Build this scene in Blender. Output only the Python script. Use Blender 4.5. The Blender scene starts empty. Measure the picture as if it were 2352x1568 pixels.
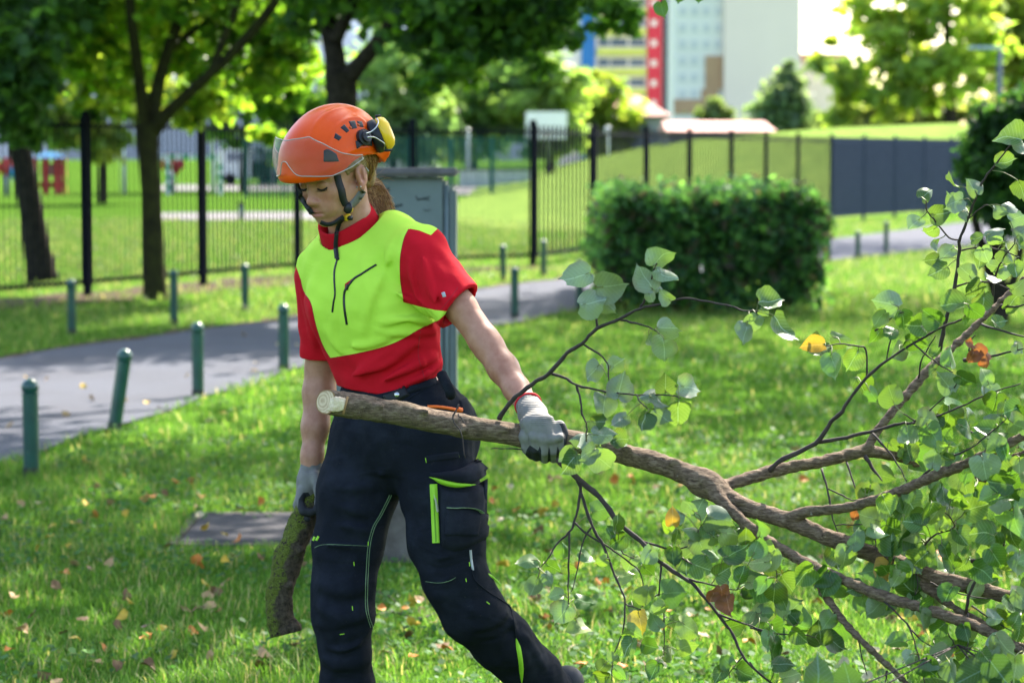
import bpy, bmesh, math, random
import numpy as np
from mathutils import Vector, Matrix
from mathutils.bvhtree import BVHTree
random.seed(7); RNG = np.random.default_rng(7)
S = bpy.context.scene
C = S.collection
R = math.radians

# ---------------------------------------------------------------- camera, sky, sun, exposure
F = 85 / 36 * 2352            # focal length in pixels of a 2352 wide picture
CH = 1.58                     # eye height
TH = math.atan(427 / F)       # looking slightly down
cam_d = bpy.data.cameras.new('Camera'); cam = bpy.data.objects.new('Camera', cam_d); C.objects.link(cam)
cam_d.lens = 85; cam_d.sensor_width = 36; cam_d.sensor_fit = 'HORIZONTAL'; cam_d.clip_end = 4000
cam.location = (0, 0, CH); cam.rotation_euler = (math.pi / 2 - TH, 0, 0)
cam_d.dof.use_dof = True; cam_d.dof.focus_distance = 5.36; cam_d.dof.aperture_fstop = 4.8
S.camera = cam
SUN_AZ, SUN_EL = R(26), R(45)     # azimuth from +Y towards +X
SD = Vector((math.cos(SUN_EL) * math.sin(SUN_AZ), math.cos(SUN_EL) * math.cos(SUN_AZ), math.sin(SUN_EL)))
w = bpy.data.worlds.new('World'); S.world = w; w.use_nodes = True
nt = w.node_tree; sky = nt.nodes.new('ShaderNodeTexSky'); sky.sky_type = 'NISHITA'; sky.sun_disc = False
sky.sun_elevation = SUN_EL; sky.sun_rotation = SUN_AZ; sky.air_density = 1.0; sky.dust_density = 2.5; sky.ozone_density = 1.0
bg = nt.nodes['Background']; bg.inputs['Strength'].default_value = 0.15
nt.links.new(sky.outputs[0], bg.inputs['Color'])
sl = bpy.data.lights.new('Sun', 'SUN'); sl.energy = 5.0; sl.angle = R(0.53); sl.color = (1, .93, .82)
so = bpy.data.objects.new('Sun', sl); C.objects.link(so); so.rotation_euler = SD.to_track_quat('Z', 'Y').to_euler()
S.view_settings.view_transform = 'Standard'; S.view_settings.look = 'None'
S.view_settings.exposure = 2.08; S.view_settings.gamma = 1; S.view_settings.use_curve_mapping = False
S.cycles.max_bounces = 8; S.cycles.transparent_max_bounces = 16

# ---------------------------------------------------------------- points from the picture
cT, sT = math.cos(TH), math.sin(TH)
def ray(u, v):
    a = (u - 1176) / F; b = (784 - v) / F
    return Vector((a, cT + b * sT, -sT + b * cT))
def P(u, v, Y):
    d = ray(u, v); t = Y / d.y
    return Vector((d.x * t, Y, CH + d.z * t))
def G(u, v, z=0.0):
    d = ray(u, v); t = (z - CH) / d.z
    return Vector((d.x * t, d.y * t, z))
def uv_of(V):
    V = np.asarray(V, float); x = V[:, 0]; y = V[:, 1]; z = V[:, 2] - CH
    dep = y * cT - z * sT; up = y * sT + z * cT
    return 1176 + F * x / dep, 784 - F * up / dep

# ---------------------------------------------------------------- objects
def tag(o, label=None, cat=None, group=None, kind=None):
    if label: o['label'] = label
    if cat: o['category'] = cat
    if group: o['group'] = group
    if kind: o['kind'] = kind
    return o
def thing(name, label, cat, loc=(0, 0, 0), group=None):
    o = bpy.data.objects.new(name, None); C.objects.link(o); o.location = loc; o.empty_display_size = .1
    return tag(o, label, cat, group)
def world_mat(o):
    m = Matrix.LocRotScale(o.location, o.rotation_euler, o.scale)
    return world_mat(o.parent) @ m if o.parent else m
def link(name, me, parent=None):
    o = bpy.data.objects.new(name, me); C.objects.link(o)
    if parent:
        o.parent = parent
        me.transform(world_mat(parent).inverted())
    return o
def copy_tree(o, parent=None):
    c = o.copy(); C.objects.link(c); c.parent = parent
    for ch in list(o.children): copy_tree(ch, c)
    return c
def npmesh(name, V, faces, mat, smooth=True):
    """V (n,3); faces (m,k) array"""
    V = np.asarray(V, np.float32); Fa = np.asarray(faces, np.int32); m, k = Fa.shape
    me = bpy.data.meshes.new(name)
    me.vertices.add(len(V)); me.vertices.foreach_set('co', V.ravel())
    me.loops.add(m * k); me.loops.foreach_set('vertex_index', Fa.ravel())
    me.polygons.add(m); me.polygons.foreach_set('loop_start', np.arange(0, m * k, k, dtype=np.int32))
    me.update(calc_edges=True); me.validate()
    me.polygons.foreach_set('use_smooth', [smooth] * len(me.polygons))
    if mat: me.materials.append(mat)
    return me
def fattr(me, name, vals):
    a = me.attributes.new(name, 'FLOAT', 'POINT'); a.data.foreach_set('value', np.asarray(vals, np.float32))
def cattr(me, name, cols):
    cols = np.asarray(cols, np.float32)
    if cols.shape[1] == 3: cols = np.hstack([cols, np.ones((len(cols), 1), np.float32)])
    a = me.color_attributes.new(name, 'FLOAT_COLOR', 'POINT'); a.data.foreach_set('color', cols.ravel())

class MB:
    def __init__(s): s.v = []; s.f = []
    def add(s, vs, fs):
        n = len(s.v); s.v += [tuple(p) for p in vs]; s.f += [tuple(i + n for i in f) for f in fs]; return n
    def box(s, c, size, rz=0.0, mtx=None):
        hx, hy, hz = size[0] / 2, size[1] / 2, size[2] / 2
        m = mtx if mtx else (Matrix.Translation(c) @ Matrix.Rotation(rz, 4, 'Z'))
        vs = [m @ Vector((x, y, z)) for x in (-hx, hx) for y in (-hy, hy) for z in (-hz, hz)]
        s.add(vs, [(0, 1, 3, 2), (4, 6, 7, 5), (0, 4, 5, 1), (2, 3, 7, 6), (0, 2, 6, 4), (1, 5, 7, 3)])
    def beam(s, a, b, wx, wz):
        a = Vector(a); b = Vector(b); d = b - a
        q = d.to_track_quat('Y', 'Z').to_matrix().to_4x4()
        s.box(None, (wx, d.length, wz), mtx=Matrix.Translation((a + b) / 2) @ q)
    def tube(s, pts, rad, n=10, cap=True, jit=0.0, seed=0):
        pts = [Vector(p) for p in pts]; rn = random.Random(seed)
        if not hasattr(rad, '__len__'): rad = [rad] * len(pts)
        t0 = (pts[1] - pts[0]).normalized()
        u = t0.orthogonal().normalized(); base = len(s.v); prev = t0
        for i, p in enumerate(pts):
            t = (pts[min(i + 1, len(pts) - 1)] - pts[max(i - 1, 0)]).normalized()
            q = prev.rotation_difference(t); u = (q @ u); u = (u - t * u.dot(t)).normalized(); prev = t
            w_ = t.cross(u)
            for k in range(n):
                a = 2 * math.pi * k / n; r = rad[i] * (1 + jit * rn.uniform(-1, 1))
                s.v.append(tuple(p + (u * math.cos(a) + w_ * math.sin(a)) * r))
        for i in range(len(pts) - 1):
            for k in range(n):
                a = base + i * n + k; b = base + i * n + (k + 1) % n
                s.f.append((a, b, b + n, a + n))
        if cap:
            s.f.append(tuple(base + k for k in range(n))[::-1]); e = base + (len(pts) - 1) * n
            s.f.append(tuple(e + k for k in range(n)))
    def lathe(s, prof, n=16, o=(0, 0, 0), mtx=None):
        base = len(s.v); m = mtx if mtx else Matrix.Translation(o)
        for r, z in prof:
            for k in range(n):
                a = 2 * math.pi * k / n; s.v.append(tuple(m @ Vector((r * math.cos(a), r * math.sin(a), z))))
        for i in range(len(prof) - 1):
            for k in range(n):
                a = base + i * n + k; b = base + i * n + (k + 1) % n; s.f.append((a, b, b + n, a + n))
        s.f.append(tuple(base + k for k in range(n))[::-1]); e = base + (len(prof) - 1) * n
        s.f.append(tuple(e + k for k in range(n)))
    def grid(s, rows):
        nu = len(rows[0]); base = len(s.v)
        for r in rows: s.v += [tuple(p) for p in r]
        for i in range(len(rows) - 1):
            for j in range(nu - 1):
                a = base + i * nu + j; s.f.append((a, a + 1, a + nu + 1, a + nu))
    def build(s, name, mat, parent=None, smooth=False, bevel=0.0, auto=None):
        me = bpy.data.meshes.new(name); me.from_pydata(s.v, [], s.f); me.update()
        if bevel:
            bm = bmesh.new(); bm.from_mesh(me)
            bmesh.ops.bevel(bm, geom=[e for e in bm.edges if len(e.link_faces) == 2 and e.calc_face_angle(0) > .6], offset=bevel, segments=2, affect='EDGES')
            bm.to_mesh(me); bm.free()
        me.polygons.foreach_set('use_smooth', [smooth] * len(me.polygons))
        if smooth and auto:
            bm = bmesh.new(); bm.from_mesh(me)
            for e in bm.edges:
                if len(e.link_faces) == 2 and e.calc_face_angle(0) > auto: e.smooth = False
            bm.to_mesh(me); bm.free()
        if mat: me.materials.append(mat)
        return link(name, me, parent)

def crv(pts, n=6):
    """Catmull-Rom through tuples of any dimension"""
    A = np.array(pts, float); out = []
    for i in range(len(A) - 1):
        p0 = A[max(i - 1, 0)]; p1 = A[i]; p2 = A[i + 1]; p3 = A[min(i + 2, len(A) - 1)]
        for k in range(n):
            t = k / n
            out.append(.5 * ((2 * p1) + (-p0 + p2) * t + (2 * p0 - 5 * p1 + 4 * p2 - p3) * t * t + (-p0 + 3 * p1 - 3 * p2 + p3) * t ** 3))
    out.append(A[-1]); return np.array(out)

# ---------------------------------------------------------------- materials
class NT:
    def __init__(s, name):
        s.m = bpy.data.materials.new(name); s.m.use_nodes = True; s.t = s.m.node_tree; s.n = s.t.nodes
        s.b = s.n['Principled BSDF']; s.out = s.n['Material Output']
    def node(s, typ, **kw):
        n = s.n.new(typ)
        for k, v in kw.items():
            if k.startswith('i_'): n.inputs[int(k[2:]) if k[2:].isdigit() else k[2:]].default_value = v
            else: setattr(n, k, v)
        return n
    def l(s, a, b): s.t.links.new(a, b)
    def coord(s): return s.node('ShaderNodeTexCoord').outputs['Object']
    def noise(s, scale, detail=4, vec=None, rough=.55, dist=0.0):
        n = s.node('ShaderNodeTexNoise'); n.inputs['Scale'].default_value = scale; n.inputs['Detail'].default_value = detail
        n.inputs['Roughness'].default_value = rough; n.inputs['Distortion'].default_value = dist
        s.l(vec if vec else s.coord(), n.inputs['Vector']); return n.outputs['Fac']
    def ramp(s, fac, stops):
        r = s.node('ShaderNodeValToRGB'); e = r.color_ramp.elements
        while len(e) < len(stops): e.new(.5)
        for el, (p, c) in zip(e, stops): el.position = p; el.color = (*c[:3], 1)
        s.l(fac, r.inputs[0]); return r.outputs[0]
    def mix(s, fac, a, b, mode='MIX'):
        n = s.node('ShaderNodeMix', data_type='RGBA', blend_type=mode)
        for sock, val in ((n.inputs[0], fac), (n.inputs[6], a), (n.inputs[7], b)):
            if hasattr(val, 'is_output'): s.l(val, sock)
            elif isinstance(val, (int, float)): sock.default_value = val
            else: sock.default_value = (*val[:3], 1)
        return n.outputs[2]
    def math(s, op, a, b=None, c=None):
        n = s.node('ShaderNodeMath', operation=op)
        for i, val in enumerate((a, b, c)):
            if val is None: continue
            if hasattr(val, 'is_output'): s.l(val, n.inputs[i])
            else: n.inputs[i].default_value = val
        return n.outputs[0]
    def attr(s, name, out='Fac'):
        return s.node('ShaderNodeAttribute', attribute_name=name).outputs[out]
    def bump(s, h, strength=.4, dist=.01):
        n = s.node('ShaderNodeBump'); n.inputs['Strength'].default_value = strength; n.inputs['Distance'].default_value = dist
        s.l(h, n.inputs['Height']); s.l(n.outputs[0], s.b.inputs['Normal']); return n.outputs[0]
    def col(s, c):
        if hasattr(c, 'is_output'): s.l(c, s.b.inputs['Base Color'])
        else: s.b.inputs['Base Color'].default_value = (*c[:3], 1)
    def set(s, rough=None, metal=None, spec=None, coat=None, sss=None, sheen=None):
        for k, v in (('Roughness', rough), ('Metallic', metal), ('Specular IOR Level', spec), ('Coat Weight', coat), ('Subsurface Weight', sss), ('Sheen Weight', sheen)):
            if v is not None: s.b.inputs[k].default_value = v
        return s
def M(name, c1, c2=None, scale=8.0, rough=.6, bump=0.0, bscale=40.0, bdist=.004, metal=0.0, coat=0.0, spec=.3, sheen=0.0, detail=4):
    t = NT(name)
    if c2 is None: c2 = tuple(x * .75 for x in c1)
    t.col(t.ramp(t.noise(scale, detail), [(.32, c2), (.68, c1)]))
    t.set(rough=rough, metal=metal, coat=coat, spec=spec, sheen=sheen)
    if bump: t.bump(t.noise(bscale, 5), bump, bdist)
    return t.m
def leaf_mat(name, top, under, trans, tw=.45, rough=.45, spots=True, veins=True):
    """two-sided leaf: colour attribute 'col' multiplies, Backfacing picks the paler underside"""
    t = NT(name); c = t.attr('col', 'Color')
    bf = t.node('ShaderNodeNewGeometry').outputs['Backfacing']
    base = t.mix(bf, top, under)
    if veins:
        uvn = t.node('ShaderNodeUVMap'); sp = t.node('ShaderNodeSeparateXYZ'); t.l(uvn.outputs[0], sp.inputs[0])
        ax = t.math('ABSOLUTE', sp.outputs[0]); q = t.math('SUBTRACT', sp.outputs[1], t.math('MULTIPLY', ax, .75))
        fr = t.math('FRACT', t.math('MULTIPLY', q, 7.0)); vein = t.math('LESS_THAN', fr, .13)
        mid = t.math('LESS_THAN', ax, .018); vein = t.math('MAXIMUM', t.math('MULTIPLY', vein, .35), mid)
        base = t.mix(t.math('MULTIPLY', vein, .75), base, tuple(min(1, x * 1.7 + .05) for x in under))
    base = t.mix(1.0, base, c, 'MULTIPLY')
    if spots:
        sp_ = t.math('GREATER_THAN', t.noise(260, 2), .70)
        base = t.mix(t.math('MULTIPLY', sp_, .8), base, (.05, .03, .01))
    t.col(base); t.set(rough=rough, spec=.35)
    tr = t.node('ShaderNodeBsdfTranslucent'); t.l(t.mix(1.0, trans, c, 'MULTIPLY'), tr.inputs['Color'])
    mx = t.node('ShaderNodeMixShader'); mx.inputs[0].default_value = tw
    t.l(t.b.outputs[0], mx.inputs[1]); t.l(tr.outputs[0], mx.inputs[2]); t.l(mx.outputs[0], t.out.inputs[0])
    return t.m

# ---------------------------------------------------------------- implicit surfaces (smooth unions of tapered limbs, meshed with surface nets)
def smin(a, b, k):
    if k <= 0: return np.minimum(a, b)
    h = np.clip(.5 + .5 * (b - a) / k, 0, 1); return b * (1 - h) + a * h - k * h * (1 - h)
class Field:
    def __init__(s, lo, hi, h):
        s.lo = np.array(lo, float); s.h = h; s.n = np.ceil((np.array(hi) - s.lo) / h).astype(int) + 1
        s.D = np.full(s.n, 1.0, np.float32)
    def grid(s, lo, hi):
        i0 = np.clip(np.floor((np.array(lo) - s.lo) / s.h).astype(int), 0, s.n); i1 = np.clip(np.ceil((np.array(hi) - s.lo) / s.h).astype(int) + 1, 0, s.n)
        ax = [s.lo[k] + s.h * np.arange(i0[k], i1[k]) for k in range(3)]
        return tuple(slice(i0[k], i1[k]) for k in range(3)), ax[0][:, None, None], ax[1][None, :, None], ax[2][None, None, :]
    def op(s, prim, k=.01, mode='un'):
        f, lo, hi = prim; mg = k + 3 * s.h + .01
        sl, X, Y, Z = s.grid(np.array(lo) - mg, np.array(hi) + mg)
        if s.D[sl].size == 0: return
        d = f(X, Y, Z)
        if mode == 'un': s.D[sl] = smin(s.D[sl], d, k)
        elif mode == 'cut': s.D[sl] = -smin(-s.D[sl], d, k)
        elif mode == 'add': s.D[sl] += d
        elif mode == 'and': s.D[sl] = -smin(-s.D[sl], -d, k)
        return s
    def un(s, p, k=.01): return s.op(p, k)
    def cut(s, p, k=.005): return s.op(p, k, 'cut')
    def ridge(s, pts, wid, amp):
        """a fold of cloth along a 3-D polyline"""
        pts = [np.array(p) for p in pts]
        lo = np.min(pts, 0) - 3 * wid; hi = np.max(pts, 0) + 3 * wid
        sl, X, Y, Z = s.grid(lo, hi)
        if s.D[sl].size == 0: return
        best = None; n = len(pts) - 1
        for i in range(n):
            a, b = pts[i], pts[i + 1]; ab = b - a; L2 = ab @ ab
            t = np.clip(((X - a[0]) * ab[0] + (Y - a[1]) * ab[1] + (Z - a[2]) * ab[2]) / L2, 0, 1)
            d2 = (X - a[0] - ab[0] * t) ** 2 + (Y - a[1] - ab[1] * t) ** 2 + (Z - a[2] - ab[2] * t) ** 2
            tt = (i + t) / n; g = np.exp(-d2 / wid ** 2) * np.sin(np.pi * np.clip(tt * .9 + .05, 0, 1)) ** .6
            best = g if best is None else np.maximum(best, g)
        s.D[sl] -= (amp * best).astype(np.float32)
    def wob(s, amp, sc, seed=0, lo=None, hi=None):
        rn = np.random.default_rng(seed)
        sl, X, Y, Z = s.grid(s.lo if lo is None else lo, s.lo + s.h * s.n if hi is None else hi)
        acc = 0
        for i in range(7):
            k = rn.normal(size=3); k = k / np.linalg.norm(k) * sc * rn.uniform(.6, 1.7)
            acc = acc + np.sin(k[0] * X + k[1] * Y + k[2] * Z + rn.uniform(0, 6.28))
        s.D[sl] += (amp * acc / 3).astype(np.float32)
    def mesh(s):
        D = s.D; D[[0, -1]] = 1; D[:, [0, -1]] = 1; D[:, :, [0, -1]] = 1
        sg = D < 0; nx, ny, nz = D.shape
        c = np.zeros((nx - 1, ny - 1, nz - 1), np.int8)
        for a in (0, 1):
            for b in (0, 1):
                for e in (0, 1): c += sg[a:nx - 1 + a, b:ny - 1 + b, e:nz - 1 + e]
        act = (c > 0) & (c < 8); ii = np.argwhere(act); idx = np.full(act.shape, -1, np.int32); idx[act] = np.arange(len(ii))
        acc = np.zeros((len(ii), 3)); cnt = np.zeros(len(ii))
        cor = [(a, b, e) for a in (0, 1) for b in (0, 1) for e in (0, 1)]
        for p in cor:
            for ax in range(3):
                if p[ax]: continue
                q = list(p); q[ax] = 1
                da = D[ii[:, 0] + p[0], ii[:, 1] + p[1], ii[:, 2] + p[2]]; db = D[ii[:, 0] + q[0], ii[:, 1] + q[1], ii[:, 2] + q[2]]
                m = (da < 0) != (db < 0); t = da[m] / (da[m] - db[m])
                pt = np.tile(np.array(p, float), (m.sum(), 1)); pt[:, ax] = t; acc[m] += pt; cnt[m] += 1
        V = s.lo + s.h * (ii + acc / cnt[:, None])
        Q = []
        for ax in range(3):
            o1, o2 = [(1, 2), (2, 0), (0, 1)][ax]
            sa = [slice(None)] * 3; sb = [slice(None)] * 3; sa[ax] = slice(0, -1); sb[ax] = slice(1, None)
            A = sg[tuple(sa)]; B = sg[tuple(sb)]; e = np.argwhere(A != B)
            ok = (e[:, o1] > 0) & (e[:, o2] > 0) & (e[:, o1] < D.shape[o1] - 1) & (e[:, o2] < D.shape[o2] - 1); e = e[ok]
            def cell(d1, d2):
                f = e.copy(); f[:, o1] -= d1; f[:, o2] -= d2; return idx[f[:, 0], f[:, 1], f[:, 2]]
            q = np.stack([cell(1, 1), cell(0, 1), cell(0, 0), cell(1, 0)], 1)
            fl = ~A[e[:, 0], e[:, 1], e[:, 2]]; q[fl] = q[fl][:, ::-1]; Q.append(q)
        return V, np.concatenate(Q)
def cone(a, b, ra, rb, ax=None, fl=1.0):
    """tapered limb with rounded ends; radius scaled by fl along ax"""
    a = np.array(a, float); b = np.array(b, float); ab = b - a; L2 = max(ab @ ab, 1e-12)
    def f(X, Y, Z):
        x, y, z = X - a[0], Y - a[1], Z - a[2]
        t = np.clip((x * ab[0] + y * ab[1] + z * ab[2]) / L2, 0, 1); r = ra + (rb - ra) * t
        qx, qy, qz = x - ab[0] * t, y - ab[1] * t, z - ab[2] * t
        if ax is not None:
            e = qx * ax[0] + qy * ax[1] + qz * ax[2]; g = e / fl - e
            qx, qy, qz = qx + g * ax[0], qy + g * ax[1], qz + g * ax[2]
        return np.sqrt(qx * qx + qy * qy + qz * qz) - r
    m = max(ra, rb) * max(1, fl); return f, np.minimum(a, b) - m, np.maximum(a, b) + m
def ell(c, r, rot=None):
    c = np.array(c, float); Rm = np.eye(3) if rot is None else np.array(rot)
    def f(X, Y, Z):
        x, y, z = X - c[0], Y - c[1], Z - c[2]
        q = [(Rm[i, 0] * x + Rm[i, 1] * y + Rm[i, 2] * z) for i in range(3)]
        k0 = np.sqrt(sum((q[i] / r[i]) ** 2 for i in range(3))); k1 = np.sqrt(sum((q[i] / r[i] ** 2) ** 2 for i in range(3))) + 1e-9
        return k0 * (k0 - 1) / k1
    m = max(r); return f, c - m, c + m
def bvh_of(V, Q): return BVHTree.FromPolygons([tuple(p) for p in V], [tuple(int(i) for i in q) for q in Q])
CAM = Vector((0, 0, CH))
def hit(bv, u, v, Y=None):
    d = ray(u, v).normalized(); loc, no, i, ds = bv.ray_cast(CAM, d)
    if loc is None: return (P(u, v, Y), Vector((0, -1, 0))) if Y else (None, None)
    if no.dot(d) > 0: no = -no
    return loc, no
def strip(mb, bv, pts, wpx, th=.002, lift=0.0, n=6, Y=None, taper=False, ymax=None):
    """a ribbon lying on a surface along a picture polyline"""
    c = crv(pts, n); rows = []; lastY = Y
    for i, p in enumerate(c):
        t = c[min(i + 1, len(c) - 1)] - c[max(i - 1, 0)]; t = t / (np.linalg.norm(t) + 1e-9); nn = np.array([-t[1], t[0]])
        wv = wpx * (min(1, 4 * min(i + .3, len(c) - .7 - i) / len(c)) if taper else 1)
        row = []; loc0, n0 = hit(bv, p[0], p[1], lastY)
        if loc0 is None: continue
        if ymax and loc0.y > ymax: loc0 = P(p[0], p[1], ymax); n0 = Vector((0, -1, 0))
        lastY = loc0.y
        for s_, o in ((-.5, -.001), (-.46, th), (0, th * 1.05), (.46, th), (.5, -.001)):
            q = p + nn * wv * s_; loc, no = hit(bv, q[0], q[1], lastY)
            if abs(loc.y - loc0.y) > .02: loc = P(q[0], q[1], loc0.y); no = n0
            row.append(loc + n0 * (o + lift))
        rows.append(row)
    if len(rows) > 1: mb.grid(rows)
def patch(bv, top, bot, nu=14, nv=14, th=.01, edge=.12, bulge=0.0, lift=0.0, jit=0.0, bcurve=None):
    """a sewn-on panel between a top and a bottom picture polyline"""
    T = crv(top, 8); B = crv(bot, 8); rows = []; rn = random.Random(3)
    def samp(A, s_):
        x = s_ * (len(A) - 1); i = min(int(x), len(A) - 2); return A[i] + (A[i + 1] - A[i]) * (x - i)
    last = None
    for j in range(nv + 1):
        row = []
        for i in range(nu + 1):
            s_, t_ = i / nu, j / nv; q = samp(T, s_) * (1 - t_) + samp(B, s_) * t_
            loc, no = hit(bv, q[0], q[1], last)
            if loc is None: loc = P(q[0], q[1], 5.6); no = Vector((0, -1, 0))
            if last and abs(loc.y - last) > .05: loc = P(q[0], q[1], last)
            last = loc.y
            e = min(s_, 1 - s_, t_, 1 - t_); pr = 1 if e >= edge else math.sqrt(max(0, 1 - (1 - e / edge) ** 2))
            row.append(loc + no * (lift - .002 + (th + .002) * pr + bulge * math.sin(math.pi * s_) * math.sin(math.pi * t_) + jit * rn.uniform(-1, 1)))
        last = row[0].y
        rows.append(row)
    return rows
# ================================================================ SETTING
XN = ([2, 12.4, 18.2, 24.5, 35.7, 41, 46, 60, 90], [-4.5, -2.62, -1.56, .56, 4.46, 7.2, 10.5, 20, 42])
XF = ([2, 12, 18.9, 21.5, 23.6, 28.5, 31, 46, 56, 70, 100], [-8.4, -5.9, -4.0, -3.0, -2.1, -.5, .69, 6.2, 10.2, 17, 36])
def on_path(x, y): return (x < np.interp(y, *XN)) & (x > np.interp(y, *XF))
# --- ground sheet
t = NT('grass_ground'); n1 = t.noise(.55, 5); n2 = t.noise(34, 6, rough=.7); n3 = t.noise(7, 4)
g = t.ramp(n2, [(.3, (.03, .065, .010)), (.55, (.07, .155, .018)), (.78, (.13, .235, .03))])
g = t.mix(t.math('MULTIPLY', t.ramp(n1, [(.52, (0, 0, 0)), (.72, (1, 1, 1))]), .35), g, (.10, .085, .035))
g = t.mix(t.math('MULTIPLY', t.ramp(n3, [(.5, (0, 0, 0)), (.7, (1, 1, 1))]), .4), g, (.09, .20, .02))
t.col(g); t.set(rough=1, spec=0); t.bump(n2, .8, .03); GRASS = t.m
mb = MB(); gx = [-600, -300, -80, -30, -12, -6, -3, 0, 3, 6, 12, 30, 80, 300, 600]; gy = [-100, -20, 0, 6, 10, 14, 20, 28, 40, 60, 100, 200, 500, 1400]
mb.grid([[(x, y, 0) for x in gx] for y in gy]); tag(mb.build('ground', GRASS), kind='structure')
# --- asphalt path
t = NT('asphalt'); n1 = t.noise(120, 4); n2 = t.noise(1.3, 5)
c = t.ramp(n1, [(.3, (.066, .070, .086)), (.7, (.105, .11, .132))]); c = t.mix(t.math('MULTIPLY', t.ramp(n2, [(.4, (0, 0, 0)), (.65, (1, 1, 1))]), .35), c, (.065, .063, .07))
t.col(c); t.set(rough=.95, spec=.05); t.bump(n1, .3, .004); ASPH = t.m
mb = MB(); ys = list(np.arange(3, 90, .8)); rows = []
for y in ys:
    a = float(np.interp(y, *XF)); b = float(np.interp(y, *XN)); wv = .05 * math.sin(y * 3.1) + .04 * math.sin(y * 7.7)
    rows.append([(a + (b - a) * k / 6 + (wv if k in (0, 6) else 0), y, .012) for k in range(7)])
mb.grid(rows); tag(mb.build('path', ASPH), kind='structure')
EARTH = M('bare_earth', (.085, .062, .04), (.045, .034, .02), 9, 1, .5, 60, .01, spec=.05)
mb = MB(); rows = []; rn = random.Random(8)
for y in np.arange(14, 36, .35):
    a = float(np.interp(y, *XF)); wv = .05 * math.sin(y * 3.1) + .04 * math.sin(y * 7.7); rows.append([(a + wv + .06, y, .014), (a + wv - rn.uniform(.05, .3), y, .008)])
mb.grid(rows); tag(mb.build('path_edge_soil', EARTH), kind='structure')
# --- worn earth along the railing
FP = [(-8.4, 19.6), (-6.9, 22.6), (-5.85, 24.9), (-4.78, 27.2), (-3.76, 29.4), (-2.8, 31.6), (-1.35, 33.0), (.3, 34.4), (1.26, 37.4), (2.26, 40.8), (3.22, 44), (4.27, 47.2), (5.26, 50.2), (6.3, 53.4), (7.5, 56.9)]
mb = MB(); rows = []
for (x, y) in crv(FP[:8], 8):
    r1 = random.uniform(.25, .6); r2 = random.uniform(.35, .9)
    rows.append([(x - r1, y + r1 * .4, .006), (x, y, .008), (x + r2, y - r2 * .5, .006)])
mb.grid(rows); tag(mb.build('bare_soil_strip', EARTH), kind='structure')
# --- court surfaces beyond the railing
COURT = M('court_surface', (.24, .22, .225), (.18, .17, .18), .5, .95, spec=.05)
mb = MB()
for q in ([(355, 505), (700, 504), (1000, 500), (1150, 470), (1060, 469), (700, 486), (355, 489)], [(330, 437), (800, 437), (1235, 452), (1290, 428), (1040, 424), (330, 425)]):
    mb.add([G(u, v, .012) for u, v in q], [tuple(range(len(q)))])
tag(mb.build('court_paving', COURT), kind='structure')
# --- lawn mound on the right
def mound(x, y):
    H = np.interp(x, [-2, .8, 4.4, 9.7, 15, 30, 60], [0, .35, 1.35, 2.45, 2.7, 2.9, 2.6])
    y0 = np.interp(x, [-2, 0.3, 2.3, 5.3, 7.5, 13, 20, 60], [50, 46, 48, 54, 59, 69, 78, 110]); s_ = np.clip((y - y0) / np.maximum(80 - y0, 12), 0, 1)
    return H * s_ * s_ * (3 - 2 * s_) * (1 - .0 * y)
LAWN = M('lawn', (.175, .25, .055), (.11, .18, .04), 1.6, 1, .5, 25, .05, spec=0)
mb = MB(); mb.grid([[(x, y, float(mound(x, y)) - .02) for x in np.linspace(-2, 60, 60)] for y in np.linspace(46, 150, 50)])
tag(mb.build('grass_mound', LAWN, smooth=True), kind='structure')
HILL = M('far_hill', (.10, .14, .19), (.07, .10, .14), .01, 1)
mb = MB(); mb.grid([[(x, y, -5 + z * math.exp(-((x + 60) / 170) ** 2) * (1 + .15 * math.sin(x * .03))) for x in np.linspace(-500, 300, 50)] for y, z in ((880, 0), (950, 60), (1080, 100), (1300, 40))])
tag(mb.build('far_hill', HILL, smooth=True), kind='structure')

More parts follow.
